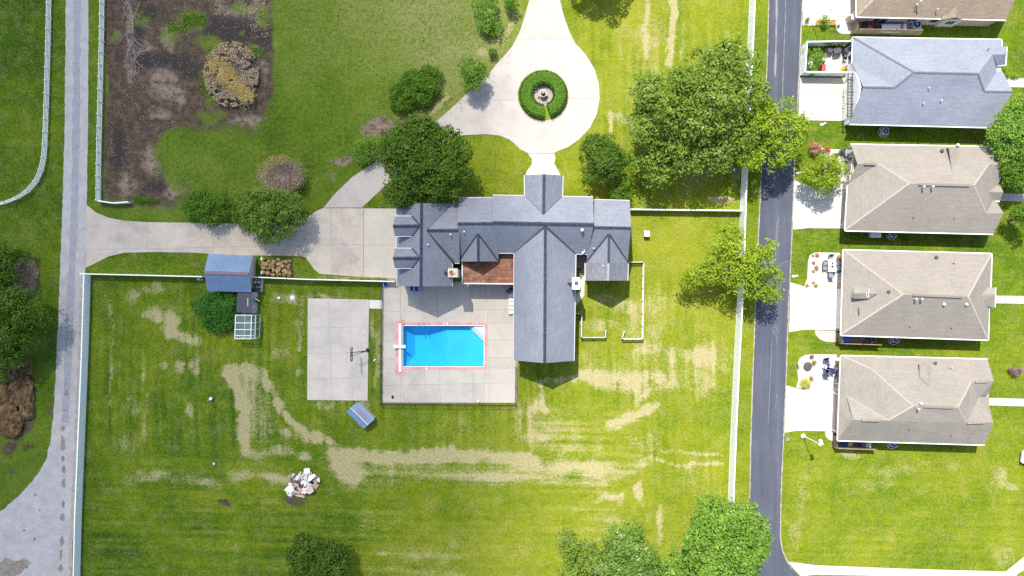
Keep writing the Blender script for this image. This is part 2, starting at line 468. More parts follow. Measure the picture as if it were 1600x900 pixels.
# tone control points: px, py, tone (0 deep green .. 1 bright yellow green), yellowness
TONE = [(20, 60, .24), (60, 40, .22), (30, 200, .30), (85, 100, .24), (85, 300, .22), (40, 360, .18), (85, 450, .20), (85, 600, .16), (30, 760, .22), (145, 60, .40), (145, 220, .30), (200, 335, .28), (230, 410, .34),
        (440, 60, .34), (440, 200, .26), (520, 120, .28), (560, 30, .38), (600, 170, .28), (680, 60, .62), (740, 60, .66), (700, 20, .66), (560, 230, .28), (480, 250, .22), (350, 230, .26), (300, 250, .26), (520, 290, .28), (720, 160, .50), (790, 80, .56),
        (780, 250, .68), (740, 290, .62), (590, 310, .34), (900, 260, .72), (890, 20, .62), (930, 60, .78), (1000, 40, .84), (1120, 60, .84), (960, 150, .82), (900, 240, .70), (1100, 290, .62), (1190, 100, .5), (1185, 300, .42), (1165, 600, .62), (1160, 780, .62),
        (160, 470, .36), (160, 600, .40), (145, 800, .24), (150, 880, .26), (220, 470, .48), (220, 580, .50), (280, 550, .40), (320, 620, .40), (220, 680, .44), (330, 700, .40), (240, 800, .42), (350, 830, .44), (400, 520, .46), (450, 520, .52), (440, 600, .42), (300, 880, .44), (420, 780, .42), (480, 800, .46),
        (500, 460, .5), (585, 560, .52), (560, 690, .50), (650, 670, .56), (720, 660, .60), (600, 790, .52), (700, 800, .60), (650, 860, .58), (780, 780, .66), (780, 860, .72), (850, 680, .80), (880, 560, .72), (940, 480, .66), (940, 560, .74), (1000, 500, .80), (1060, 400, .82), (1100, 480, .82), (1060, 620, .78), (1120, 700, .76), (900, 780, .84), (950, 830, .84), (840, 840, .84), (1020, 830, .82), (1090, 560, .82), (1050, 350, .80), (1020, 420, .78), (760, 690, .66), (820, 600, .70),
        (1290, 50, 0.36), (1400, 42, 0.34), (1590, 60, 0.42), (1590, 110, 0.42), (1280, 210, 0.34), (1450, 210, 0.3), (1260, 240, 0.34), (1270, 380, 0.36), (1400, 375, 0.34), (1580, 380, 0.42), (1570, 430, 0.5), (1250, 420, 0.4), (1250, 540, 0.46), (1400, 545, 0.5), (1580, 520, 0.54), (1580, 660, 0.58), (1590, 600, 0.58), (1240, 580, 0.46), (1300, 720, 0.64), (1240, 750, 0.6), (1400, 780, 0.66), (1550, 730, 0.72), (1450, 850, 0.66), (1570, 830, 0.72), (1300, 860, 0.66), (1240, 870, 0.62), (1590, 240, 0.28), (1500, 390, 0.34), (1430, 130, 0.34), (1430, 300, 0.34), (1430, 460, 0.44), (1430, 620, 0.54)]

def ground_fields(X, Y):
    px0 = 800 + X * S; py0 = 450 - Y * S
    w1 = fbm(X, Y, 3.0, 4, 1) - .5; w2 = fbm(X, Y, 3.0, 4, 2) - .5
    w3 = fbm(X, Y, .9, 3, 3) - .5; w4 = fbm(X, Y, .9, 3, 4) - .5
    px = px0 + w1 * 20 + w3 * 9; py = py0 + w2 * 18 + w4 * 9
    def acc(lst):
        r = np.zeros_like(px)
        for it in lst:
            if it[0] == 's': r = np.maximum(r, stroke(px, py, it[1], it[2] * 1.1, .8) * it[3] * 1.12)
            elif it[0] == 'a': r = r + area(px, py, it[1], it[2]) * it[3] * (.55 if it[3] < .3 else 1.15)
            else: r = np.maximum(r, ell(px, py, it[1][0], it[1][1], it[2][0] * 1.15, it[2][1] * 1.15) * it[3])
        return r
    dry = acc(DRY); bare = acc(BARE)
    dirt = np.minimum(area(px, py, DIRT, 40) * 1.3, area(px0 + w3 * 10, py0 + w4 * 10, [(163, -40), (426, -40), (428, 175), (410, 205), (440, 330), (160, 330)], 9))
    dirt = dirt * (1 - .55 * sstep(fbm(X, Y, 4.0, 4, 41), .52, .74))
    for (c, r) in NOTDIRT: dirt = dirt * (1 - .62 * ell(px, py, *c, *r))
    dirt = np.maximum(dirt, bare)
    pale = np.zeros_like(px)
    for c, r in PALE: pale = np.maximum(pale, ell(px, py, *c, r[0] * 1.2, r[1] * 1.2))
    char = np.zeros_like(px)
    for c, r in CHAR: char = np.maximum(char, ell(px, py, *c, r[0] * 1.2, r[1] * 1.2) * .8)
    num = np.zeros_like(px); den = np.zeros_like(px) + 1e-6; cx = np.clip(px0, -40, 1640); cy = np.clip(py0, -40, 940)
    for (a, b, t) in TONE:
        w = 1 / (((cx - a) ** 2 + (cy - b) ** 2) / 900 + 1) ** 1.6; num += w * t; den += w
    tone = num / den
    tone = tone + (fbm(X, Y, 9, 3, 31) - .5) * .34 + (fbm(X, Y, 2.4, 3, 32) - .5) * .26
    # mower lines: long thin streaks, plus a faint pass rhythm
    sv = fbm(X + .035 * Y, Y / 28, .42, 3, 5) - .5; sh = fbm(X / 28, Y + .02 * X, .42, 3, 6) - .5
    pv = np.sin((px0 + .035 * py0) / 13.5 * 2 * np.pi + (fbm(X, Y, 9, 2, 7) - .5) * 7); phz = np.sin((py0 - .02 * px0) / 12.5 * 2 * np.pi + (fbm(X, Y, 9, 2, 8) - .5) * 7)
    vert = sv * 3.2 + pv * .30; horz = sh * 3.2 + phz * .25
    lawn_w = sstep(px0, 136, 150) * sstep(py0, 425, 440) * (1 - sstep(px0, 1140, 1160))
    lower = sstep(py0 + w1 * 30, 690, 730)
    mid = sstep(px0, 820, 850) * (1 - sstep(px0, 990, 1020)) * sstep(py0, 620, 650)
    hmask = np.clip(np.maximum(lower * (1 - sstep(px0, 990, 1040)), mid), 0, 1)
    front = sstep(px0, 880, 920) * (1 - sstep(px0, 1160, 1180)) * (1 - sstep(py0, 300, 330))
    east = sstep(px0, 1215, 1235)
    mow = lawn_w * (vert * (1 - hmask) + horz * hmask) + front * (1 - lawn_w) * vert * .9 + east * horz * .45
    patch = fbm(X, Y, 8, 3, 12)
    mow = mow * (.25 + 1.0 * sstep(patch, .3, .7))
    lawn_all = np.clip(lawn_w + front, 0, 1) + east * .35
    dry = dry + lawn_all * (np.clip(mow, 0, 2) * .16 * sstep(tone, .30, .75) + sstep(fbm(X, Y, 6, 4, 14), .46, .74) * (.08 + .24 * sstep(tone, .35, .85)) + sstep(fbm(X, Y, 1.6, 4, 15), .55, .8) * .12)
    dry = dry * (.42 + 1.05 * fbm(X, Y, 2.2, 4, 17))
    strk = np.where(hmask > .5, sh, sv)
    dry = dry * (1 + 1.3 * strk * lawn_w) + np.clip(dry, 0, 1) * (fbm(X, Y, 1.1, 4, 16) - .5) * .9
    dry = dry * 1.05
    weed = (sstep(px0, 160, 175) * (1 - sstep(px0 + py0 * .0, 790, 830)) * (1 - sstep(py0 + .62 * np.clip(px0 - 480, 0, 300), 325, 352))) + (1 - sstep(px0, 60, 80)) * sstep(py0, 350, 420) * .6
    return dict(dry=dry, dirt=dirt, pale=pale, char=char, tone=tone, mow=mow, weed=np.clip(weed, 0, 1))

POOL = [P(630, 509), P(756, 509), P(756, 572), P(630, 572)]
def make_ground():
    nx = int(2 * GX / GD) + 1; ny = int(2 * GY / GD) + 1
    xs = np.linspace(-GX, GX, nx); ys = np.linspace(-GY, GY, ny)
    X, Y = np.meshgrid(xs, ys)
    f = ground_fields(X.astype(np.float64), Y.astype(np.float64))
    Z = (fbm(X, Y, .9, 2, 21) - .5) * .02 * 0
    v = np.stack([X, Y, Z], -1).reshape(-1, 3)
    idx = np.arange(nx * ny).reshape(ny, nx)
    q = np.stack([idx[:-1, :-1], idx[:-1, 1:], idx[1:, 1:], idx[1:, :-1]], -1).reshape(-1, 4)
    cx = (X[:-1, :-1] + X[1:, 1:]).ravel() / 2; cy = (Y[:-1, :-1] + Y[1:, 1:]).ravel() / 2
    hole = (cx > POOL[0].x - .15) & (cx < POOL[1].x + .15) & (cy < POOL[0].y + .15) & (cy > POOL[2].y - .15)
    q = q[~hole]
    # outer skirt to the horizon: ring of quads from the border
    FX = 1500.0
    n0 = len(v)
    border = np.concatenate([idx[0, :], idx[1:, -1], idx[-1, -2::-1], idx[-2:0:-1, 0]])
    outer = v[border].copy(); outer[:, 0] *= FX / GX; outer[:, 1] *= FX / GY
    nb = len(border); v = np.concatenate([v, outer]); oi = n0 + np.arange(nb); nxt = np.roll(np.arange(nb), -1)
    sk = np.stack([border, oi, oi[nxt], border[nxt]], -1)
    q = np.concatenate([q, sk])
    me = bpy.data.meshes.new('ground')
    me.vertices.add(len(v)); me.vertices.foreach_set('co', v.astype(np.float32).ravel())
    me.loops.add(len(q) * 4); me.loops.foreach_set('vertex_index', q.astype(np.int32).ravel())
    me.polygons.add(len(q)); me.polygons.foreach_set('loop_start', np.arange(len(q), dtype=np.int32) * 4)
    for k, a in f.items():
        at = me.attributes.new(k, 'FLOAT', 'POINT')
        d = np.concatenate([a.ravel(), a.ravel()[border] * (0 if k in ('dirt', 'char', 'pale') else 1)]).astype(np.float32)
        at.data.foreach_set('value', d)
    me.update(calc_edges=True)
    # material
    t = NT('lawn and soil'); p = t.pos()
    big = t.noise(p, .16, 4, .6); mid = t.noise(p, .9, 5, .65); fine = t.noise(p, 3.6, 5, .72); grain = t.noise(p, 11.0, 2, .7)
    tone = t.math('MULTIPLY_ADD', t.attr('tone'), .86, .09); mow = t.attr('mow'); weed = t.attr('weed')
    def c0(x, k): return t.math('MULTIPLY', t.math('SUBTRACT', x, .5), k)
    x = t.math('ADD', tone, c0(big, .55)); x = t.math('ADD', x, c0(mid, .62))
    x = t.math('ADD', x, t.math('MULTIPLY', mow, .15))
    x = t.math('ADD', x, c0(fine, 1.0)); x = t.math('ADD', x, c0(grain, .45))
    grass = t.ramp(x, [(0.0, (.024, .060, .005)), (.24, (.056, .112, .007)), (.48, (.104, .164, .007)), (.72, (.174, .212, .011)), (1.0, (.250, .262, .024))])
    # weedy pasture: greyer, olive
    wn_ = t.noise(p, 2.2, 6, .75)
    pas = t.ramp(t.math('ADD', wn_, t.math('MULTIPLY', t.math('SUBTRACT', tone, .35), .9)), [(.22, (.042, .078, .008)), (.38, (.082, .140, .012)), (.52, (.122, .180, .020)), (.66, (.170, .205, .045)), (.85, (.25, .25, .10))])
    grass = t.mix(t.math('MULTIPLY', weed, .88), grass, pas)
    # dry thatch
    dry = t.math('ADD', t.attr('dry'), c0(mid, .40)); dry = t.math('ADD', dry, c0(fine, .75)); dry = t.math('ADD', dry, c0(grain, .30))
    dcol = t.ramp(t.math('ADD', fine, c0(grain, .5)), [(.25, (.26, .23, .085)), (.5, (.40, .345, .18)), (.75, (.52, .455, .28))])
    c = t.mix(t.math('MULTIPLY', t.smooth(dry, .14, .92), .88), grass, dcol)
    th = t.noise(p, .55, 6, .7)
    c = t.mix(t.math('MULTIPLY', t.smooth(t.math('ADD', th, c0(fine, .5)), .42, .78), t.math('MULTIPLY', t.math('SUBTRACT', 1.0, weed), .34)), c, (.30, .275, .105))
    # bare soil and dead growth
    dn = t.noise(p, 1.3, 7, .72)
    dirt = t.math('ADD', t.attr('dirt'), c0(mid, .95)); dirt = t.math('ADD', dirt, c0(dn, 1.0))
    soil = t.ramp(t.math('ADD', dn, c0(grain, .35)), [(.25, (.032, .022, .015)), (.45, (.072, .052, .037)), (.6, (.125, .092, .064)), (.8, (.22, .175, .125))])
    pale = t.math('MULTIPLY', t.attr('pale'), t.smooth(t.math('ADD', dn, c0(fine, .5)), .30, .62))
    soil = t.mix(t.math('MULTIPLY', pale, .8), soil, (.31, .235, .175))
    chf = t.math('MULTIPLY', t.attr('char'), t.smooth(dn, .25, .6))
    soil = t.mix(chf, soil, (.028, .029, .033))
    c = t.mix(t.smooth(dirt, .18, .86), c, soil)
    h = t.math('ADD', fine, t.math('MULTIPLY', grain, .5))
    g = link('ground', me, t.done(t.bsdf(c, .95, .08, bump=h, bump_d=.10)))
    struct(g)
    return f
make_ground()

# ------------------------------------------------------------------ paving: a bed with one slab object per cast panel
M = {}
M['concrete_old'] = mottle('weathered concrete', [(.25, (.385, .33, .27)), (.5, (.485, .425, .35)), (.75, (.565, .50, .415))], .45, stain=(.30, .27, .25), stain_amt=.55, obj_var=.08)
M['concrete_tan'] = mottle('newer tan concrete', [(.3, (.47, .43, .36)), (.7, (.53, .49, .415))], .5, stain=(.41, .375, .325), stain_amt=.35, obj_var=.06)
M['concrete_pool'] = mottle('pool deck concrete', [(.28, (.445, .40, .335)), (.5, (.50, .455, .385)), (.75, (.54, .495, .42))], .4, stain=(.36, .33, .295), stain_amt=.55, obj_var=.10)
M['concrete_court'] = mottle('grey court concrete', [(.3, (.44, .395, .34)), (.5, (.51, .46, .395)), (.75, (.56, .51, .44))], .5, stain=(.38, .35, .325), stain_amt=.55, obj_var=.08)
M['concrete_new'] = mottle('pale new concrete', [(.3, (.58, .545, .49)), (.7, (.66, .62, .56))], .5, stain=(.52, .48, .42), stain_amt=.4, obj_var=.05)
M['concrete_circle'] = mottle('pale drive concrete', [(.28, (.385, .348, .308)), (.5, (.445, .405, .36)), (.75, (.485, .443, .395))], .35, stain=(.335, .305, .278), stain_amt=.5, obj_var=.05)
M['joint'] = plain('joint sand', (.33, .295, .245), .95, .3, 5)
M['path'] = mottle('pinkish path', [(.3, (.44, .37, .34)), (.7, (.52, .44, .40))], .9)
M['gravel_pink'] = mottle('pink gravel', [(.3, (.46, .37, .29)), (.5, (.58, .48, .38)), (.7, (.66, .56, .46))], 2.5, fine=7, fine_amt=.3)
M['asphalt'] = None

def slabs(name, poly, xs, ys, mat, bed=True, top=.06, gap=.03, hole=None, piece='slab', bed_mat=None, to_ground=True, is_px=True):
    """poly in photograph pixels; cut along pixel lines xs, ys; returns the bed with a child per slab"""
    pts = [P(*q) for q in poly]
    root = None
    if bed:
        mb = MB()
        if hole:
            x0, y0, x1, y1 = hole
            xa = min(q[0] for q in poly); xb = max(q[0] for q in poly); ya = min(q[1] for q in poly); yb = max(q[1] for q in poly)
            for a in ((xa, ya, xb, y0), (xa, y1, xb, yb), (xa, y0, x0, y1), (x1, y0, xb, y1)):
                mb.prism([P(a[0], a[1]), P(a[2], a[1]), P(a[2], a[3]), P(a[0], a[3])], -.02, top - .025)
        else:
            mb.prism(pts, -.02, top - .025)
        root = struct(mb.build(name, bed_mat or M['joint']))
    bm = bmesh.new()
    bm.faces.new([bm.verts.new(q) for q in pts])
    for x in xs:
        w = P(x, 0) if is_px else Vector((x, 0, 0))
        bmesh.ops.bisect_plane(bm, geom=bm.verts[:] + bm.edges[:] + bm.faces[:], plane_co=(w.x, 0, 0), plane_no=(1, .03, 0))
    for y in ys:
        w = P(800, y)
        bmesh.ops.bisect_plane(bm, geom=bm.verts[:] + bm.edges[:] + bm.faces[:], plane_co=(0, w.y, 0), plane_no=(-.02, 1, 0))
    if hole:
        a = P(hole[0], hole[1]); b = P(hole[2], hole[3])
        for co, no in (((a.x, 0, 0), (1, 0, 0)), ((b.x, 0, 0), (1, 0, 0)), ((0, a.y, 0), (0, 1, 0)), ((0, b.y, 0), (0, 1, 0))):
            bmesh.ops.bisect_plane(bm, geom=bm.verts[:] + bm.edges[:] + bm.faces[:], plane_co=co, plane_no=no)
        kill = [f for f in bm.faces if a.x < f.calc_center_median().x < b.x and b.y < f.calc_center_median().y < a.y]
        bmesh.ops.delete(bm, geom=kill, context='FACES')
    fs = [f for f in bm.faces if f.calc_area() > .04]
    n0 = set(fs)
    res = bmesh.ops.inset_individual(bm, faces=fs, thickness=gap / 2, depth=0)
    rd = random.Random(len(name) * 7)
    for f in fs:
        q = [v.co.copy() for v in f.verts]
        t = top + rd.uniform(-.004, .004)
        MB().prism(q, top - .05, t, bottom=False).build(piece, mat, root)
    bm.free()
    return root

# west drive and garage court
slabs('driveway', [(133.5, 419), (136, 320), (150, 332), (170, 340), (195, 345), (230, 347), (300, 348), (385, 349.5), (430, 352), (462, 346), (480, 340), (492, 331), (505, 325), (568, 325.5), (568, 433), (530, 430.5), (500, 428), (491, 421), (484, 411), (478, 403), (470, 400), (370, 399), (300, 395), (240, 394), (195, 395), (170, 401), (150, 411)],
      [233, 335, 416, 467, 520], [377], M['concrete_old'])
slabs('garage_apron', [(568.3, 325.5), (622, 326), (622, 436), (600, 434), (568.3, 433)], [], [379], M['concrete_tan'])
# circular drive with its stem and the branch to the garage court
circ = [(827, -60), (875, -60), (875, 0), (881, 25), (890, 50), (899, 68), (915, 85), (929, 108), (936, 132), (937, 155), (933, 178), (922, 200), (905, 218), (888, 230), (870, 237), (865, 240)]
circ += [(826, 240), (812, 233), (803, 224), (795, 218), (780, 212), (760, 210), (735, 211), (706, 213), (660, 247), (610, 283), (566, 324.5), (505.5, 324.5), (525, 301), (550, 277), (575, 260), (595, 246), (640, 217), (683, 189), (712, 163), (733, 143), (748, 131), (763, 117), (775, 101), (789, 86), (800, 73), (812, 50), (820, 25), (827, 0)]
slabs('circular_drive', circ, [700, 768, 848], [62, 156, 250], M['concrete_circle'])
slabs('front_walk', [(825, 240.4), (866, 240.4), (868, 247), (866, 256), (874, 270), (880, 285), (818, 285), (823, 268), (831, 257), (831, 248)], [], [256], M['concrete_new'])
# sport court and its link to the pool deck
slabs('sport_court', [(481, 466), (577, 468), (574.5, 626), (480, 625)], [513, 546], [506, 546, 586], M['concrete_court'])
slabs('court_link', [(577.4, 468.5), (598, 469), (598, 482.5), (577.2, 482)], [], [], M['concrete_new'])
slabs('pool_deck', [(599, 440), (808, 440), (804.5, 629.5), (597.5, 628)], [625, 659, 683, 734, 760], [483, 531, 558, 598], M['concrete_pool'], hole=(626, 506, 757, 575))
# little side walk between the wings
slabs('side_walk', [(893, 400), (915, 400), (913, 462), (899, 479), (893, 479)], [], [425, 450], M['concrete_pool'])

# ---- pool: basin, water, coping
t = NT('pool liner'); p = t.pos()
wv = t.n('TexVoronoi'); wv.feature = 'SMOOTH_F1'; t.l(p, wv.inputs['Vector']); wv.inputs['Scale'].default_value = 1.6
nn = t.noise(p, .7, 4)
M['liner'] = t.done(t.bsdf(t.mix(nn, (.03, .58, .92), (.06, .68, .95)), .6, .2))
t = NT('pool water'); p = t.pos()
nz = t.noise(p, 2.2, 3, .5)
bp = t.n('Bump'); bp.inputs['Distance'].default_value = .012; t.l(nz, bp.inputs['Height'])
gl = t.n('BsdfGlossy'); gl.inputs['Roughness'].default_value = .10; t.l(bp.outputs[0], gl.inputs['Normal'])
tr = t.n('BsdfTransparent'); tr.inputs[0].default_value = (.90, .98, 1.0, 1)
fr = t.n('Fresnel'); fr.inputs[0].default_value = 1.33; t.l(bp.outputs[0], fr.inputs['Normal'])
mx = t.n('MixShader'); t.l(fr.outputs[0], mx.inputs[0]); t.l(tr.outputs[0], mx.inputs[1]); t.l(gl.outputs[0], mx.inputs[2])
ab = t.n('VolumeAbsorption'); ab.inputs[0].default_value = (.10, .72, .97, 1); ab.inputs[1].default_value = .13; t.l(ab.outputs[0], t.out.inputs['Volume'])
M['water'] = t.done(mx)
M['white'] = plain('white paint', (.80, .80, .80), .45, .05, 4)
M['white_vinyl'] = plain('white vinyl', (.92, .925, .93), .45, .03, 2, obj_var=.03)
M['coping'] = mottle('salmon coping stone', [(.3, (.52, .26, .235)), (.5, (.62, .33, .30)), (.7, (.70, .40, .36))], 2.0, obj_var=.25)
pool = thing('swimming_pool', 'rectangular blue swimming pool with a salmon pink border set in the concrete deck', 'swimming pool', P(693, 540))
x0, xd0, xd1, xs_, x1, y0, yd0, yd1, y1 = 630, 645, 668, 697, 756, 509, 521, 558, 572
def pw(x, y, z):
    q = P(x, y); return Vector((q.x, q.y, z))
mb = MB(); Z1, Z2 = -1.0, -2.3
mb.poly([pw(xd0, yd1, Z2), pw(xd1, yd1, Z2), pw(xd1, yd0, Z2), pw(xd0, yd0, Z2)])
mb.poly([pw(x0, y1, Z1), pw(xd0, yd1, Z2), pw(xd0, yd0, Z2), pw(x0, y0, Z1)])
mb.poly([pw(x0, y0, Z1), pw(xd0, yd0, Z2), pw(xd1, yd0, Z2), pw(xs_, y0, Z1)])
mb.poly([pw(x0, y1, Z1), pw(xs_, y1, Z1), pw(xd1, yd1, Z2), pw(xd0, yd1, Z2)])
mb.poly([pw(xs_, y0, Z1), pw(xd1, yd0, Z2), pw(xd1, yd1, Z2), pw(xs_, y1, Z1)])
mb.poly([pw(xs_, y1, Z1), pw(x1, y1, Z1), pw(x1, y0, Z1), pw(xs_, y0, Z1)])
c4 = [(x0, y0), (x1, y0), (x1, y1), (x0, y1)]
for a, b in zip(c4, c4[1:] + c4[:1]): mb.poly([pw(*a, .03), pw(*b, .03), pw(*b, Z1), pw(*a, Z1)])
mb.build('basin', M['liner'], pool)
MB().prism([pw(x0 - .3, y0 - .3, 0), pw(x1 + .3, y0 - .3, 0), pw(x1 + .3, y1 + .3, 0), pw(x0 - .3, y1 + .3, 0)], -2.6, -.12).build('water', M['water'], pool)
def rect_px(mb, xa, ya, xb, yb, z0, z1): return mb.prism([P(xa, ya), P(xb, ya), P(xb, yb), P(xa, yb)], z0, z1)
mb = MB(); rect_px(mb, 629, 507.8, 757, 509, -.3, .075); rect_px(mb, 629, 572, 757, 573.2, -.3, .075); rect_px(mb, 756, 509, 757, 572, -.3, .075); rect_px(mb, 629, 509, 630, 572, -.3, .075)
mb.build('rim', M['white'], pool)
def coping_run(xa, ya, xb, yb, n, along_x):
    for k in range(n):
        if along_x:
            a = xa + (xb - xa) * k / n + .12; b = xa + (xb - xa) * (k + 1) / n - .12
            rect_px(MB(), a, ya, b, yb, -.1, .085).build('coping_stone', M['coping'], pool)
        else:
            a = ya + (yb - ya) * k / n + .12; b = ya + (yb - ya) * (k + 1) / n - .12
            rect_px(MB(), xa, a, xb, b, -.1, .085).build('coping_stone', M['coping'], pool)
coping_run(633, 504, 761, 507.7, 20, True); coping_run(633, 573.3, 760, 577.5, 20, True)
coping_run(757.2, 507.8, 761, 573.2, 10, False); coping_run(618, 500.5, 623.2, 586, 11, False)
coping_run(623.4, 500.5, 632.8, 506.8, 1, True); coping_run(623.4, 581.5, 632.8, 586, 1, True); coping_run(628.2, 573.4, 632.8, 581.3, 1, True)
mb = MB()
for k, zz in ((0, -.16), (1, -.42), (2, -.68)):
    d = 18 - k * 0 ; e = 4 * k
    mb.prism([P(738 - e, 509), P(756, 509), P(756, 527 + e)], -1.0, zz + .0)
mb.build('corner_steps', M['white'], pool)
mb = MB()
for px in (655, 662):
    a = P(px, 504.5); mb.tube([pw(px, 505, .08), pw(px, 505.5, .75), pw(px, 507.5, .9), pw(px, 510.5, .7), pw(px, 511.5, -.5)], .03, 6)
M['steel'] = plain('brushed steel', (.62, .63, .65), .3, .05, 5, metal=.8)
mb.build('ladder', M['steel'], pool)
for q in ((699, 505.8), (666.5, 576)):
    MB().lathe(pw(*q, .085), [(.13, 0), (.13, .012), (.05, .02)], 10).build('skimmer_lid', M['white'], pool)
o = thing('pool_cover_housing', 'long white box at the deep west end of the pool running its full width', 'pool cover box', P(625.5, 544))
rect_px(MB(), 623.6, 506, 627.9, 581, .06, .30).build('housing', M['white'], o)
rect_px(MB(), 623.9, 507, 627.6, 580, .302, .33).build('lid', M['white'], o)
o = thing('diving_board', 'short white diving board lying across the long white box beside the pool', 'diving board', P(625, 541))
rect_px(MB(), 616, 538.4, 634.5, 543.4, .52, .575).build('board', M['white'], o)
for xx in (617.5, 621.5): rect_px(MB(), xx, 539.2, xx + 1.2, 542.6, .06, .52).build('stand', M['steel'], o)

# ---- lanes and roads
t = NT('asphalt'); p = t.pos()
n1 = t.noise(p, .25, 5, .6); n2 = t.noise(p, 9, 3, .7)
mp = t.n('Mapping'); mp.inputs['Scale'].default_value = (1.1, .05, 1); mp.inputs['Rotation'].default_value = (0, 0, .04); t.l(p, mp.inputs[0])
n3 = t.noise(mp.outputs[0], 1.0, 4, .6)
f = t.math('ADD', t.math('MULTIPLY', n1, .35), t.math('MULTIPLY', n3, .65))
c = t.ramp(f, [(.3, (.054, .061, .081)), (.5, (.074, .082, .107)), (.7, (.105, .114, .142))])
c = t.mix(1.0, c, grey(t, t.math('MULTIPLY_ADD', n2, .5, .75)), 'MULTIPLY')
M['asphalt'] = t.done(t.bsdf(c, .85, .3, bump=n2, bump_d=.01))
M['chip'] = mottle('pale chip seal', [(.3, (.36, .342, .33)), (.5, (.42, .402, .388)), (.7, (.48, .46, .44))], .8, fine=8, fine_amt=.2, stain=(.34, .335, .355), stain_amt=.5)
M['chip_dark'] = mottle('worn dark chip seal', [(.3, (.27, .275, .30)), (.6, (.34, .342, .365))], 1.2, fine=8, fine_amt=.28)
M['rut'] = mottle('muddy rut', [(.3, (.17, .145, .12)), (.6, (.28, .24, .195))], 1.8, fine=8, fine_amt=.3)
M['edge'] = mottle('crumbled road edge', [(.3, (.26, .23, .19)), (.7, (.42, .38, .31))], 2, fine=7, fine_amt=.3)
def jag(pts, amp, step, seed):
    """the same line with an uneven edge"""
    rd = random.Random(seed); out = []
    for (x0, y0), (x1, y1) in zip(pts, pts[1:]):
        n = max(1, int(math.hypot(x1 - x0, y1 - y0) / step))
        for k in range(n):
            t = k / n; out.append((x0 + (x1 - x0) * t + rd.uniform(-amp, amp), y0 + (y1 - y0) * t + rd.uniform(-amp, amp)))
    out.append(pts[-1]); return out
LEFT = [(103, -60), (103, 0), (101, 200), (97.5, 340), (93.5, 440), (90, 520), (87, 590), (82.5, 660), (79, 690), (72, 718), (60, 740), (45, 758), (28, 776), (8, 794), (-30, 820), (-200, 900)]
RIGHT = [(139, -60), (138.5, 0), (137.5, 220), (136, 320), (133.5, 420), (131, 440), (127, 560), (122, 670), (117, 790), (113, 860), (111, 960), (111, 1010)]
struct(MB().prism([P(*q) for q in jag(LEFT, .7, 6, 1) + [(-200, 1010)] + jag(RIGHT, .5, 6, 2)[::-1]], -.02, .03).build('gravel_lane', M['chip']))
def strip(name, line, w, mat, z, amp=.8, seed=3, step=7):
    rd = random.Random(seed); L = jag(line, .3, step, seed); a = []; b = []
    for i, (x, y) in enumerate(L):
        x2, y2 = L[min(i + 1, len(L) - 1)]; x1_, y1_ = L[max(i - 1, 0)]
        d = math.hypot(x2 - x1_, y2 - y1_) + 1e-6; nx, ny = -(y2 - y1_) / d, (x2 - x1_) / d
        k = w / 2 + rd.uniform(-amp, amp)
        a.append((x + nx * k, y + ny * k)); b.append((x - nx * k, y - ny * k))
    mb = MB()
    for i in range(len(L) - 1):
        mb.poly([(*P(*a[i]).xy, z), (*P(*a[i + 1]).xy, z), (*P(*b[i + 1]).xy, z), (*P(*b[i]).xy, z)][::-1])
    return struct(mb.build(name, mat))
strip('lane_crown', [(121, -60), (121, 0), (119, 220), (116, 340), (111.5, 440), (107, 560), (102, 660)], 11, M['chip_dark'], .034, 1.2, 5)
rd = random.Random(8)
for i, (x, y, w, h) in enumerate([(103, 599, 2.4, 3), (104, 614, 3.6, 6), (101, 641, 4, 2), (99, 669, 3.6, 5), (98, 690, 3, 14), (98.5, 717, 3, 5), (100, 733, 3, 7), (100, 755, 3.5, 7), (99, 787, 2.4, 7), (98, 809, 4.5, 6), (97, 845, 3.5, 8), (95, 866, 2.5, 10), (94.5, 888, 4, 7), (98, 699, 4, 5), (56, 773, 3, 2.5), (62, 797, 2, 2), (14, 888, 27, 17), (38, 880, 9, 8), (38, 829, 2, 2), (54, 842, 2, 3)]):
    pts = [(x + w * math.cos(q) * rd.uniform(.6, 1.2), y + h * math.sin(q) * rd.uniform(.6, 1.2)) for q in [k * math.pi / 7 for k in range(14)]]
    struct(MB().poly([(*P(*q).xy, .0345 + .0002 * i) for q in pts][::-1]).build('mud_patch', M['rut']))
strip('lane_verge', [(128, 450), (124, 560), (119, 670), (115, 760), (110.5, 850), (109, 960)], 4.2, M['edge'], .0385, 1.4, 9, 5)

RL = [(1202, -60), (1201, 0), (1198, 110), (1190, 250), (1186, 340), (1181, 450), (1176.5, 570), (1173, 675), (1171, 780), (1169, 850), (1150, 900), (1120, 925), (1000, 930), (-200, 930)]
RR = [(1255, -60), (1254, 0), (1249, 110), (1242, 250), (1237, 380), (1233, 460), (1228, 600), (1224, 690), (1221.5, 750), (1220, 800), (1219.5, 838), (1222, 857), (1228, 873), (1237, 888), (1249, 901), (1270, 908), (1330, 903), (2200, 935)]
struct(MB().prism([P(*q) for q in RL] + [P(-200, 1010), P(2200, 1010)] + [P(*q) for q in RR[::-1]], -.02, .03).build('asphalt_road', M['asphalt']))
strip('road_edge', [(q[0] + .3, q[1]) for q in RL[:9]], 1.6, M['edge'], .0345, .4, 12, 5)
strip('road_edge', [(q[0] - .2, q[1]) for q in RR[:14]], 1.5, M['edge'], .0345, .4, 13, 5)
M['seam'] = plain('pale road seam', (.22, .22, .225), .9, .25, 6)
strip('road_seam', [(1228, -60), (1227, 20), (1224, 100), (1222, 160), (1221, 200)], .8, M['seam'], .0345, .25, 14, 6)
strip('road_seam', [(1214, -60), (1213, 40), (1211, 120)], 2.2, M['seam'], .0345, .7, 15, 9)
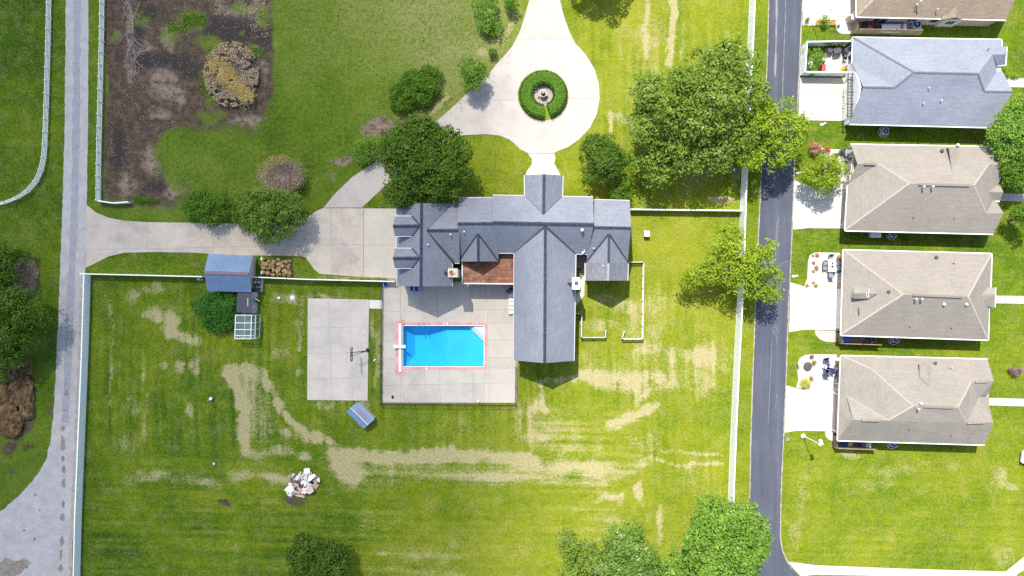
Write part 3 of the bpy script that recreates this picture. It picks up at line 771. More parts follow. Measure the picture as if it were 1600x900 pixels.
strip('road_seam', [(1214.5, 345), (1213, 375), (1212, 400)], .7, M['seam'], .0345, .25, 16, 4)
strip('road_seam', [(1226, 250), (1224, 268)], .6, M['seam'], .0345, .2, 17, 4)
for k, L in enumerate([[(1208, 512), (1212, 510), (1216, 520), (1211, 523), (1208, 516)], [(1214, 524), (1213, 540)], [(1206, 530), (1203, 600), (1200, 660)], [(1212, 614), (1215, 622), (1210, 640)], [(1217, 340), (1213, 356), (1220, 353)], [(1219, 258), (1221, 246)], [(1240, 405), (1226, 410), (1212, 417)], [(1214, 417), (1238, 413)]]):
    strip('road_crack', L, .5, M['seam'], .0347 + .0002 * k, .15, 20 + k, 3)

# ---- pavements, paths and drives of the eastern houses
NEW = M['concrete_new']
slabs('neighbour_drive', [(1254.6, -60), (1334, -60), (1334, 26), (1310, 26), (1305, 40), (1254, 40)], [1281, 1308], [-20, 12], NEW)
slabs('patio', [(1310.4, 26.5), (1333, 26.5), (1333, 53), (1315, 53), (1309, 50), (1306.5, 44), (1306, 41)], [], [], M['concrete_tan'])
slabs('neighbour_drive', [(1249.5, 121), (1320, 122), (1320, 189.5), (1247, 188)], [1285], [155], M['concrete_tan'])
slabs('patio', [(1289, 76), (1322, 77), (1322, 116), (1287, 115)], [], [], M['concrete_tan'])
slabs('neighbour_drive', [(1240.5, 282), (1262, 290), (1280, 288), (1318, 287), (1315, 357), (1262, 356.5), (1239, 359)], [1278], [322], NEW)
slabs('patio', [(1287, 233), (1331, 234), (1329, 286.6), (1287, 286)], [1308], [], NEW)
slabs('neighbour_drive', [(1235, 441), (1256, 447.5), (1311, 449), (1309, 516), (1274, 515), (1256, 515), (1233, 519)], [1274], [481], NEW)
slabs('patio', [(1277, 394.5), (1312, 395), (1312, 448.4), (1273.5, 447.5)], [], [431.5, 441], NEW)
slabs('gravel_bed', [(1276.6, 394.4), (1273.3, 447.4), (1256.5, 446.8), (1261, 435), (1262.3, 408), (1265, 399), (1271, 395)], [], [], M['gravel_pink'], bed_mat=M['gravel_pink'], piece='gravel_fill')
slabs('brick_patio', [(1273, 516), (1309, 517), (1307, 535), (1290, 534), (1280, 530), (1274, 523)], [1280, 1287, 1294, 1301], [520, 525, 530], M['path'])
slabs('neighbour_drive', [(1228.5, 602), (1246, 607.5), (1304, 609), (1302, 674), (1262, 673), (1244, 673), (1225.5, 676)], [1267], [641], NEW)
slabs('patio', [(1271.5, 553.5), (1307, 554), (1305, 608.6), (1271, 608)], [], [592, 601], NEW)
slabs('gravel_bed', [(1271, 553.4), (1270.6, 607.9), (1243.5, 606.2), (1247, 594), (1246, 582), (1245, 571), (1249, 560), (1258, 554.5)], [], [], M['gravel_pink'], bed_mat=M['gravel_pink'], piece='gravel_fill')
slabs('patio', [(1289, 674.2), (1302, 674.6), (1301, 689), (1294, 686), (1290, 681)], [], [], NEW)
slabs('front_path', [(1570, 122), (1640, 124), (1640, 138), (1571, 136)], [1600], [], NEW)
slabs('front_path', [(1562, 302), (1640, 304), (1640, 316), (1562, 314)], [1580, 1600, 1620], [], M['path'])
slabs('front_path', [(1552, 461.5), (1640, 463.5), (1640, 476), (1552, 474)], [1570, 1588, 1606, 1624], [], M['path'])
slabs('front_path', [(1544, 621.5), (1640, 624), (1640, 636), (1544, 633.5)], [1570, 1600], [], M['concrete_tan'])
slabs('pavement', [(1232, 877.5), (1275, 883), (1400, 888), (1571, 893), (1640, 838), (1640, 868), (1590, 896), (1585, 903), (1400, 900), (1278, 897.5), (1251, 900), (1240, 889)], [1262, 1300, 1340, 1380, 1420, 1460, 1500, 1540, 1575, 1600], [], NEW)

# ------------------------------------------------------------------ trees, shrubs, weeds
M['bark'] = mottle('bark', [(.3, (.09, .07, .055)), (.7, (.19, .155, .125))], 3)
M['bark_pale'] = mottle('pale dead wood', [(.3, (.26, .22, .20)), (.7, (.42, .37, .34))], 3)
M['leaf_oak'] = leaf_mat('dark oak leaves', (.022, .050, .005), (.066, .112, .009), (.12, .17, .02))
M['leaf_mid'] = leaf_mat('mid green leaves', (.030, .072, .006), (.084, .150, .010), (.14, .21, .025))
M['leaf_maple'] = leaf_mat('grey green maple leaves', (.046, .082, .010), (.128, .172, .022), (.27, .31, .13))
M['leaf_lime'] = leaf_mat('yellow green leaves', (.070, .112, .006), (.180, .235, .014), (.30, .34, .04))
M['leaf_fresh'] = leaf_mat('fresh green leaves', (.050, .104, .011), (.128, .208, .028), (.25, .34, .09))
M['leaf_willow'] = leaf_mat('willowy green leaves', (.042, .078, .010), (.118, .170, .024), (.20, .25, .05))
M['leaf_pale'] = leaf_mat('pale backed leaves', (.044, .084, .012), (.112, .172, .030), (.28, .34, .17))
M['leaf_broad'] = leaf_mat('broad shrub leaves', (.018, .065, .008), (.055, .145, .016), (.11, .23, .04))
M['leaf_rust'] = leaf_mat('dying yellow and rust leaves', (.17, .125, .055), (.26, .20, .075), (.34, .29, .06))
M['leaf_red'] = leaf_mat('red brown leaves', (.19, .085, .055), (.32, .17, .11), (.40, .26, .17))
M['leaf_purple'] = leaf_mat('purple leaves', (.10, .05, .07), (.20, .12, .15), (.28, .20, .20))
M['leaf_yellow'] = leaf_mat('golden leaves', (.18, .19, .012), (.29, .31, .03), (.48, .48, .10))
M['leaf_hedge'] = leaf_mat('clipped hedge leaves', (.028, .080, .006), (.078, .150, .012), (.15, .24, .03), clump=2.5)
M['flower_red'] = leaf_mat('red petals', (.20, .012, .018), (.30, .022, .03))
M['flower_gold'] = leaf_mat('golden petals', (.30, .16, .015), (.40, .27, .03))
M['flower_white'] = leaf_mat('white petals', (.55, .60, .50), (.80, .82, .76))
M['straw'] = leaf_mat('yellow straw', (.25, .19, .075), (.365, .295, .135), (.58, .49, .27))
M['dead_leaf'] = leaf_mat('pinkish dead leaves', (.17, .125, .080), (.34, .27, .18), (.60, .50, .36), trans=.1)

def unit(v): return v / (np.linalg.norm(v, axis=-1, keepdims=True) + 1e-9)
def leaf_quads(c, n, size, r, seed_rnd, narrow=.62):
    """c centres, n normals -> diamond quads, slightly folded"""
    k = len(c)
    a = unit(np.cross(n, unit(r.normal(size=(k, 3))))); b = np.cross(n, a)
    s = size * r.uniform(.65, 1.3, (k, 1))
    fold = n * s * r.uniform(-.18, .18, (k, 1))
    v = np.stack([c - a * s, c - b * s * narrow + fold, c + a * s, c + b * s * narrow + fold], 1)
    return v.reshape(-1, 3), np.repeat(seed_rnd, 4)

def crown_mesh(name, blobs, size, lobe, dens, seed, flat=.75, up=.5, spread=.8):
    """blobs: (centre xyz, rx, ry, rz). Each blob carries lobes, each lobe carries sprigs, each sprig a few leaves that face one way."""
    r = np.random.default_rng(seed); V = []; A = []; tips = []
    spr = size * 1.75                                    # sprig radius
    for (c, rx, ry, rz) in blobs:
        c = np.array(c, float); rad = np.array([rx, ry, rz])
        area_ = 2.6 * math.pi * rx * ry
        nl = max(5, int(area_ / (math.pi * lobe * lobe) * 1.02))
        d = unit(r.normal(size=(nl * 2, 3))); d = d[d[:, 2] > -.35][:nl]
        rr = np.where(r.random((len(d), 1)) < .84, r.uniform(.82, 1.06, (len(d), 1)), r.uniform(.45, .8, (len(d), 1)))
        shrink = np.maximum(.2, 1 - lobe * .8 / rad)
        lc = c + d * rad * rr * shrink
        lr = lobe * np.clip(r.lognormal(-.05, .38, len(d)), .45, 1.9)
        for i in range(len(d)):
            ns = max(3, int(dens * 1.2 * (lr[i] / spr) ** 2))
            q = unit(r.normal(size=(ns, 3)) + np.array([0, 0, .5]) + d[i] * .6)
            sc_ = lc[i] + q * lr[i] * r.uniform(.78, 1.12, (ns, 1)) * np.array([1, 1, flat])
            sn = unit(q * .75 + np.array([0, 0, up + .2]) + r.normal(size=(ns, 3)) * spread * .5)
            st = np.clip(r.normal(.42, .24, ns) + r.normal(0, .10), 0, 1)
            k = 7
            sc2 = np.repeat(sc_, k, 0); sn2 = np.repeat(sn, k, 0); st2 = np.repeat(st, k)
            off = r.normal(size=(ns * k, 3)) * spr * .62; off -= sn2 * (np.sum(off * sn2, 1, keepdims=True) * .65)
            droop = -(np.sum(off * off, 1, keepdims=True) / spr) * .35
            pos = sc2 + off + sn2 * droop
            nrm = unit(sn2 + off / spr * .55 + r.normal(size=(ns * k, 3)) * .28)
            v, a = leaf_quads(pos, nrm, size * .62, r, np.clip(st2 + r.normal(0, .07, ns * k), 0, 1)); V.append(v); A.append(a)
        tips.append((c, lc))
    V = np.concatenate(V); V[:, 2] = np.maximum(V[:, 2], .05)
    return V, np.concatenate(A), tips

def plant(name, label, cat, blobs, mat, size=.16, lobe=.7, dens=3.2, h=None, seed=1, bark='bark', group=None, trunk=True, flat=.75, squash=.72, up=.32, spread=1.05, limbs=5, base=None):
    """blobs: (px, py, r_px, z centre[, ry_px]) in the photograph's pixels"""
    B = []
    for b in blobs:
        c = P(b[0], b[1], b[3]); rx = b[2] / S * (CAM_H - b[3]) / CAM_H; ry = (b[4] if len(b) > 4 else b[2]) / S * (CAM_H - b[3]) / CAM_H
        rz = min(rx, ry) * squash
        rz = min(rz, b[3] * .95)
        B.append((tuple(c), rx, ry, rz))
    tot = sum(b[1] * b[2] for b in B)
    cx = sum(b[0][0] * b[1] * b[2] for b in B) / tot; cy = sum(b[0][1] * b[1] * b[2] for b in B) / tot
    if base is not None: q = P(*base); cx, cy = q.x, q.y
    t = thing(name, label, cat, (cx, cy, 0), group)
    V, A, tips = crown_mesh(name, B, size, lobe, dens, seed, flat, up, spread)
    V = V - np.array([cx, cy, 0])
    me = mesh_from_arrays('crown', V, 4, {'rnd': A})
    link('crown', me, M[mat], t)
    if trunk:
        rd = random.Random(seed); mb = MB()
        top = max(b[0][2] for b in B); r0 = max(.05, .035 * top + .06 * math.sqrt(tot) * .5)
        fork = Vector((cx, cy, top * .45))
        mb.tube([Vector((cx, cy, -.05)), Vector((cx, cy, top * .2)), fork], [r0 * 1.25, r0, r0 * .8], 8)
        for (c, lc) in tips:
            n = min(len(lc), limbs)
            for k in range(n):
                e = Vector(lc[rd.randrange(len(lc))]); m = (fork + e) / 2 + Vector((rd.uniform(-.3, .3), rd.uniform(-.3, .3), rd.uniform(0, .4)))
                mb.tube([fork - Vector((0, 0, rd.uniform(0, top * .15))), m, e], [r0 * .55, r0 * .3, r0 * .08], 5)
        mb.build('trunk', M[bark], t)
    return t

plant('oak_tree', 'large dense dark green round tree overhanging the garage roof', 'tree', [(660, 250, 62, 6.0, 58), (640, 232, 42, 5.6), (695, 232, 38, 6.2), (640, 278, 42, 5.5), (690, 278, 42, 6.0), (660, 215, 28, 6)], 'leaf_oak', .24, .95, 3.4, seed=3)
plant('round_tree', 'compact dark green tree on the lawn north of the house, right of the front walk', 'tree', [(941, 247, 38, 4.2, 38), (932, 234, 22, 4.6), (952, 256, 22, 4.6)], 'leaf_oak', .17, .62, 3.6, seed=4)
plant('small_tree', 'small loose tree between the compact dark tree and the big maple', 'tree', [(978, 287, 17, 2.6), (970, 300, 14, 2.0)], 'leaf_mid', .14, .5, 2.6, seed=5)
plant('maple_tree', 'biggest tree, a grey green maple with many lobes beside the white fence and road', 'tree',
      [(1085, 170, 66, 8.2), (1040, 150, 46, 7.4), (1110, 130, 48, 8.0), (1150, 100, 30, 7.5), (1148, 150, 40, 7.6), (1030, 205, 44, 6.6), (1085, 225, 52, 6.6), (1010, 240, 27, 5.0), (1040, 258, 28, 4.6), (1120, 230, 36, 6.0), (1155, 200, 34, 6.4), (1015, 175, 30, 6.4), (1135, 80, 14, 6.8)], 'leaf_maple', .27, 1.05, 2.9, seed=6, limbs=4)
plant('lime_tree', 'loose yellow green tree leaning over the asphalt road beside the big maple', 'tree',
      [(1200, 200, 36, 6.2), (1180, 228, 30, 5.4), (1238, 200, 28, 5.6), (1215, 232, 27, 5.0), (1190, 172, 24, 6.4), (1172, 205, 26, 5.8), (1222, 180, 22, 6.0)], 'leaf_lime', .23, .8, 2.2, seed=7, limbs=6)
plant('fence_tree', 'sprawling light green tree with gaps straddling the white fence, middle of the east lawn', 'tree',
      [(1135, 378, 24, 5.0), (1142, 398, 20, 5.2), (1092, 428, 24, 4.2), (1078, 440, 15, 3.8), (1112, 418, 18, 5.0), (1140, 428, 20, 5.8), (1190, 410, 26, 6.0), (1205, 388, 17, 5.6), (1175, 440, 27, 5.2), (1200, 455, 19, 4.6), (1168, 420, 20, 6.2), (1210, 430, 14, 5.0)], 'leaf_lime', .22, .7, 2.0, seed=8, limbs=6, base=(1150, 424))
plant('leafy_tree', 'big bright green tree at the bottom end of the white fence by the road', 'tree',
      [(1135, 835, 50, 7.4), (1115, 815, 36, 7.2), (1160, 822, 34, 7.0), (1165, 858, 36, 6.6), (1125, 868, 46, 6.6), (1100, 850, 34, 6.6), (1135, 800, 24, 6.6), (1180, 835, 22, 6.4), (1150, 890, 40, 6.0), (1120, 795, 16, 6.2)], 'leaf_fresh', .26, .9, 3.2, seed=9)
plant('lawn_tree', 'lower light green tree filling the gap left of the bright tree at the bottom edge', 'tree', [(1062, 880, 27, 3.6), (1045, 895, 24, 3.4), (1080, 895, 26, 3.4), (1090, 868, 14, 3.4)], 'leaf_fresh', .22, .7, 3.0, seed=10)
plant('silver_tree', 'grey green tree with silvery leaf backs, middle of the bottom edge cluster', 'tree', [(982, 845, 28, 6.0), (972, 870, 34, 5.8), (1000, 865, 26, 5.6), (950, 888, 28, 5.0), (1008, 890, 28, 5.0), (975, 900, 34, 5)], 'leaf_pale', .25, .85, 2.9, seed=11)
plant('lawn_tree', 'mid green tree leftmost in the bottom edge cluster on the big lawn', 'tree', [(903, 862, 26, 5.0), (888, 852, 17, 4.8), (915, 885, 28, 4.6), (895, 890, 24, 4.4), (925, 862, 17, 4.8)], 'leaf_maple', .24, .8, 3.0, seed=12)
plant('round_tree', 'dark bushy tree standing alone at the bottom edge of the lawn', 'tree', [(490, 870, 34, 3.8), (474, 862, 26, 3.6), (520, 868, 24, 3.4), (500, 895, 42, 3.8), (470, 890, 24, 3.4), (530, 885, 19, 3.2)], 'leaf_oak', .23, .75, 3.2, seed=13)
plant('lane_tree', 'bushy green tree west of the gravel lane above the brown hay heap', 'tree', [(25, 485, 34, 4.6), (48, 500, 24, 4.2), (10, 520, 34, 4.4), (35, 525, 26, 4.0), (5, 480, 30, 4.6), (22, 548, 22, 3.6), (5, 560, 24, 3.6), (-12, 570, 20, 3.4)], 'leaf_oak', .23, .8, 3.0, seed=14)
plant('dark_tree', 'shadowy dark tree at the left edge beside the pale straw heap', 'tree', [(4, 418, 26, 3.4), (-18, 430, 30, 3.6), (12, 437, 16, 3.0), (2, 395, 18, 3.0), (30, 398, 10, 1.6)], 'leaf_oak', .17, .6, 2.8, seed=15)
plant('broadleaf_shrub', 'round broad leaved shrub on the south side of the blue roofed shed', 'shrub', [(335, 487, 29, 1.2), (350, 475, 22, 1.2), (322, 475, 18, 1.1), (340, 505, 16, 1.0), (358, 498, 14, 1.0)], 'leaf_broad', .15, .45, 3.6, seed=16)
plant('drive_tree', 'fluffy small tree beside the circular drive, shading its concrete', 'tree', [(738, 113, 20, 3.2), (730, 103, 14, 3.2), (748, 112, 14, 3.0), (738, 126, 16, 2.6)], 'leaf_fresh', .13, .45, 3.0, seed=17)
plant('wild_shrub', 'wide low green thicket in the pasture northwest of the big dark tree', 'shrub', [(630, 150, 22, 1.0), (652, 134, 25, 1.2), (672, 118, 18, 1.1), (660, 150, 15, 1.0), (640, 128, 16, 1.1), (622, 142, 12, .9), (676, 130, 13, 1.0)], 'leaf_mid', .14, .42, 3.4, seed=18)
plant('wild_shrub', 'leafy shrub clump at the top edge left of the drive stem', 'shrub', [(762, 22, 18, 1.4), (752, 10, 15, 1.3), (768, 40, 13, 1.1), (757, 38, 12, 1.1), (770, 8, 11, 1.2)], 'leaf_fresh', .14, .42, 2.6, seed=19)
plant('wild_shrub', 'small dark shrub nearest the drive at the top edge', 'shrub', [(800, 8, 11, 1.5), (797, -4, 9, 1.4)], 'leaf_mid', .14, .36, 2.6, seed=20)
plant('wild_shrub', 'tiny dark evergreen shrub on the grass bank left of the circle', 'shrub', [(769, 82, 7, .8)], 'leaf_oak', .10, .22, 3.0, seed=21)
plant('wild_shrub', 'bright green bush left of the garage tree at the pasture edge', 'shrub', [(568, 232, 15, 1.6), (578, 226, 13, 1.5), (566, 244, 12, 1.2), (582, 240, 11, 1.2)], 'leaf_fresh', .14, .4, 3.0, seed=22)
plant('wild_shrub', 'low green bush on the verge north of the west drive, furthest left of its row', 'shrub', [(304, 322, 20, 1.5), (330, 330, 24, 1.6), (318, 310, 16, 1.4), (345, 315, 16, 1.5)], 'leaf_mid', .15, .45, 2.8, seed=23)
plant('wild_shrub', 'low green bush between the leftmost verge bush and the willowy tree', 'shrub', [(366, 318, 18, 1.6), (378, 334, 16, 1.6), (360, 335, 13, 1.3)], 'leaf_mid', .15, .45, 2.8, seed=24)
plant('willow_tree', 'feathery green tree overhanging the west drive', 'tree', [(415, 330, 36, 3.8), (445, 335, 32, 3.6), (395, 318, 22, 3.6), (425, 352, 28, 3.0), (465, 338, 18, 3.0), (400, 345, 20, 3.0)], 'leaf_willow', .19, .55, 2.4, seed=25, flat=1.0)
plant('roadside_tree', 'bright green tree at the right edge beside the grey blue roof', 'tree', [(1585, 190, 28, 4.8), (1568, 210, 25, 4.6), (1596, 215, 30, 4.8), (1575, 235, 24, 4.2), (1600, 175, 22, 4.4)], 'leaf_fresh', .21, .7, 3.2, seed=27)
plant('roadside_tree', 'darker green tree at the right edge just above the pinkish front path', 'tree', [(1588, 268, 24, 3.4), (1572, 262, 16, 3.2), (1600, 282, 20, 3.2), (1580, 284, 16, 3.0)], 'leaf_mid', .16, .6, 3.2, seed=28)
plant('roadside_tree', 'small tree cut by the right edge just below the pinkish front path', 'tree', [(1598, 336, 15, 3.4), (1606, 345, 16, 3.2)], 'leaf_mid', .15, .5, 3.0, seed=29)
plant('drive_tree', 'loose willowy tree over the corner of a white driveway and patio', 'tree', [(1290, 268, 24, 3.6), (1310, 264, 15, 3.4), (1268, 275, 18, 3.2), (1290, 284, 20, 3.2), (1300, 256, 14, 3.4), (1262, 278, 11, 2.8)], 'leaf_lime', .14, .5, 2.2, seed=30, flat=1.0)
plant('garden_shrub', 'red brown shrub on the grass near a patio, east side of the road', 'shrub', [(1273, 232, 8.5, .8), (1278, 229, 5, .8)], 'leaf_red', .10, .25, 3.2, seed=31)
plant('garden_shrub', 'golden shrub in the pink gravel bed next to a white driveway', 'shrub', [(1259, 599.5, 6.6, .7)], 'leaf_yellow', .09, .2, 2.6, seed=32)
plant('garden_shrub', 'small purple leaved shrub alone on the grass at the right edge', 'shrub', [(1585, 580, 7, .7, 6), (1592, 581, 6, .7), (1578, 577, 4, .5)], 'leaf_purple', .10, .22, 2.2, seed=33)
plant('garden_shrub', 'green shrub in the middle of the white edged flower bed', 'shrub', [(1288, 29, 5.5, 1.0), (1287, 38, 3, .6)], 'leaf_fresh', .10, .22, 3, seed=34)
plant('garden_shrub', 'tiny round shrub at the base of the flagpole', 'shrub', [(1262, 30.5, 3.8, .5)], 'leaf_mid', .08, .16, 3, seed=35)
plant('flower_clump', 'yellow and orange flowers left of the shrub in the white edged bed', 'flowers', [(1279, 34, 4, .35, 3), (1283, 33, 3, .35)], 'flower_gold', .07, .14, 2.6, seed=36, trunk=False)
plant('flower_clump', 'orange flowers right of the shrub in the white edged bed', 'flowers', [(1297, 34, 5, .35, 3), (1303, 35, 3, .35)], 'flower_gold', .07, .14, 2.6, seed=37, trunk=False)
plant('garden_shrub', 'leafy shrubs filling the garden bed inside the white vinyl fence', 'shrub', [(1270, 95, 9, .9), (1278, 84, 9, 1.0), (1268, 110, 8, .7), (1282, 97, 6, .9), (1286, 90, 6, .9), (1263, 80, 6, .6), (1275, 104, 6, .8)], 'leaf_fresh', .10, .28, 2.4, seed=38)
plant('flower_clump', 'white flowers among the shrubs inside the white vinyl fence', 'flowers', [(1268, 96, 4, .9), (1266, 101, 3, .8), (1287, 92, 3, 1.1)], 'flower_white', .08, .16, 2.0, seed=39, trunk=False)
plant('flower_clump', 'red flowering plant on the corner of a white patio', 'flowers', [(1294, 235, 4.2, .45)], 'flower_red', .08, .16, 2.8, seed=40, trunk=False)
plant('garden_shrub', 'green climber along the top of the white vinyl fence', 'shrub', [(1298, 67, 5, 1.3, 3), (1307, 66, 4, 1.3, 3), (1318, 68, 4, 1.3), (1290, 68, 5, 1.2, 3)], 'leaf_lime', .09, .2, 2.2, seed=41)
plant('shade_tree', 'tree just beyond the top edge shading the front lawn', 'tree', [(917, -58, 26, 5.0), (955, -54, 30, 5.2), (935, -75, 34, 5.4)], 'leaf_mid', .18, .7, 3.0, seed=42)
plant('garden_shrub', 'little green plant beside the white brick chimney between the two south wings', 'shrub', [(905, 427, 4, .4, 7), (903, 455, 3.5, .4, 8)], 'leaf_lime', .09, .2, 2.4, seed=46, trunk=False)
plant('garden_shrub', 'plants in the dark slot beside the cream chimney', 'shrub', [(716, 420, 4, .6, 10), (714, 412, 4, .6)], 'leaf_mid', .09, .2, 2.2, seed=47, trunk=False)
plant('wild_shrub', 'strip of weeds at the foot of the short white fence end near the lane', 'shrub', [(212, 312, 10, .3, 4), (228, 313, 12, .3, 4), (244, 314, 6, .2, 3)], 'leaf_mid', .09, .25, 1.6, seed=48, trunk=False)
plant('garden_shrub', 'yellow and green planting at the front door corner under the grey blue roof', 'shrub', [(1571, 108, 4, .4), (1578, 118, 9, .3, 3), (1590, 119, 8, .3, 3)], 'leaf_lime', .08, .18, 2.2, seed=49, trunk=False)

def scatter(name, mat, boxes, size, seed, zmax=.12, mask=None, kind='stuff', up=1.6):
    r = np.random.default_rng(seed); V = []; A = []
    for (xa, ya, xb, yb, n) in boxes:
        x = r.uniform(xa, xb, n); y = r.uniform(ya, yb, n)
        if mask is not None:
            k = mask(x, y, r); x, y = x[k], y[k]
        n = len(x)
        c = np.stack([(x - 800) / S, (450 - y) / S, r.uniform(.02, zmax, n)], -1)
        nr = unit(r.normal(size=(n, 3)) + np.array([0, 0, up]))
        v, a = leaf_quads(c, nr, size, r, r.random(n)); V.append(v); A.append(a)
    me = mesh_from_arrays(name, np.concatenate(V), 4, {'rnd': np.concatenate(A)})
    o = link(name, me, M[mat]); o['kind'] = kind; return o
def pasture_mask(x, y, r):
    inp = (y < 318 - .60 * np.clip(x - 480, 0, 400)) & (x < 810)
    d = inside(x, y, DIRT)
    X = (x - 800) / S; Y = (450 - y) / S
    return inp & (~d | (r.random(len(x)) < .10)) & (fbm(X, Y, 2.5, 3, 44) + r.uniform(-.25, .25, len(x)) > .5)
scatter('pasture_weeds', 'leaf_mid', [(165, -20, 800, 325, 24000)], .07, 51, .16, pasture_mask)
scatter('pasture_weeds', 'leaf_willow', [(165, -20, 800, 325, 9000)], .07, 52, .2, pasture_mask)
def dirt_mask(x, y, r):
    X = (x - 800) / S; Y = (450 - y) / S
    return inside(x, y, DIRT) & (fbm(X, Y, 2.0, 3, 45) + r.uniform(-.3, .3, len(x)) > .45)
scatter('dead_leaf_litter', 'dead_leaf', [(163, -20, 425, 316, 3000)], .05, 53, .08, dirt_mask)
def twigs(name, mat, gen, seed, n):
    rd = random.Random(seed); mb = MB()
    for k in range(n):
        p, d, L, r0 = gen(rd)
        d = d.normalized(); m = p + d * L * .5 + Vector((rd.uniform(-.1, .1), rd.uniform(-.1, .1), rd.uniform(-.03, .05))) * L
        mb.tube([p, m, p + d * L], [r0, r0 * .7, r0 * .3], 3)
    return mb
scatter('green_weeds', 'leaf_mid', [(325, 74, 412, 94, 900), (312, 118, 330, 146, 260), (286, 22, 322, 40, 420), (262, 34, 292, 50, 260)], .09, 54, .16)
scatter('dry_vines', 'dead_leaf', [(335, -10, 415, 24, 2200), (390, 15, 420, 60, 700)], .05, 55, .3, lambda x, y, r: fbm((x - 800) / S, (450 - y) / S, 1.1, 3, 46) + r.uniform(-.1, .1, len(x)) > .5)
# grey dead stems lying along the old hedge line by the fence
t = thing('dead_vine', 'pale grey tangle of dead stems on the bare ground near the straight rail fence', 'dead vine', P(205, 60))
def gen(rd):
    y = rd.uniform(-10, 118); x = 200 + (y - 10) * .08 + rd.gauss(0, 5)
    return P(x, y, rd.uniform(.02, .3)), Vector((rd.gauss(.1, .6), -rd.uniform(.2, 1.2), rd.uniform(-.05, .15))), rd.uniform(.5, 1.8), rd.uniform(.012, .028)
twigs('stems', None, gen, 61, 130).build('stems', M['bark_pale'], t)['kind'] = 'stuff'
mb = MB(); rd = random.Random(62)
for L in ([(199, 2), (206, 20), (208, 40), (207, 62), (210, 90), (212, 112)], [(207, 58), (216, 68), (226, 74)], [(207, 30), (213, 18), (219, 2)], [(209, 88), (216, 100), (224, 106)], [(208, 66), (200, 80), (197, 98)]):
    mb.tube([P(x, y, .15 + rd.uniform(0, .2)) for x, y in L], [.034 * (1 - .13 * k) for k in range(len(L))], 5)
mb.build('main_stem', M['bark_pale'], t)
def gen(rd):
    x, y = rd.uniform(165, 425), rd.uniform(-10, 312)
    while not inside(np.array([x]), np.array([y]), DIRT)[0]: x, y = rd.uniform(165, 425), rd.uniform(-10, 312)
    return P(x, y, rd.uniform(.01, .08)), Vector((rd.gauss(0, 1), rd.gauss(0, 1), rd.uniform(-.05, .12))), rd.uniform(.25, .9), rd.uniform(.008, .016)
o = twigs('fallen_twigs', None, gen, 63, 900).build('fallen_twigs', M['bark_pale']); o['kind'] = 'stuff'

# ---- half dead shrub: bare twigs fanning from the base, a few yellow leaves at the rim
t = thing('dying_shrub', 'half dead pinkish brown shrub with yellow leaf tips above the willowy tree', 'shrub', P(441, 278))
M['twig_mauve'] = mottle('mauve brown twigs', [(.3, (.32, .25, .19)), (.7, (.52, .42, .33))], 3)
TIPS = []
def gen(rd):
    a = rd.uniform(0, 6.283); q = rd.uniform(.15, 1) ** .6; ex = 40 * q * math.cos(a); ey = 31 * q * math.sin(a)
    e = P(440 + ex, 274 + ey, 1.2 + 1.6 * (1 - q * q) + rd.uniform(-.2, .3)); u_ = rd.uniform(.05, .7); s0 = P(441 + ex * u_, 278 + ey * u_, .7 + 1.3 * u_ * (1 - q * q * .5))
    TIPS.append((e, q)); d = e - s0
    return s0, d + Vector((rd.gauss(0, .15), rd.gauss(0, .15), 0)), d.length * rd.uniform(.7, 1.15), rd.uniform(.012, .024)
twigs('twigs', None, gen, 91, 1700).build('twigs', M['twig_mauve'], t)['kind'] = 'stuff'
mb = MB(); rd = random.Random(92)
for k in range(14):
    a = k * .449; mb.tube([P(441, 278, 0), P(441 + 9 * math.cos(a), 278 + 8 * math.sin(a), .8), P(441 + 24 * math.cos(a), 276 + 20 * math.sin(a), 1.7)], [.06, .04, .015], 5)
mb.build('stems', M['bark_pale'], t)
def gen(rd):
    a = rd.uniform(0, 6.283); q = rd.uniform(0, .78); x, y = 441 + 38 * q * math.cos(a), 276 + 30 * q * math.sin(a)
    return P(x, y, rd.uniform(1.6, 2.3)), Vector((math.cos(a) + rd.gauss(0, .6), -math.sin(a) + rd.gauss(0, .6), rd.uniform(0, .5))), rd.uniform(.3, .7), rd.uniform(.012, .022)
twigs('inner_twigs', None, gen, 94, 1800).build('inner_twigs', M['twig_mauve'], t)['kind'] = 'stuff'
r = np.random.default_rng(93)
E = np.array([tuple(e) for e, q in TIPS for _ in range(4 if (e.y > P(441, 270).y and e.x < P(455, 270).x) else 1) if q > .55]); E = E + r.normal(0, .16, E.shape)
V2, A2 = leaf_quads(E, unit(r.normal(size=E.shape) + np.array([0, 0, .9])), .075, r, r.random(len(E)), .6)
link('leaves', mesh_from_arrays('leaves', V2 - np.array([*t.location]), 4, {'rnd': A2}), M['leaf_rust'], t)['kind'] = 'stuff'

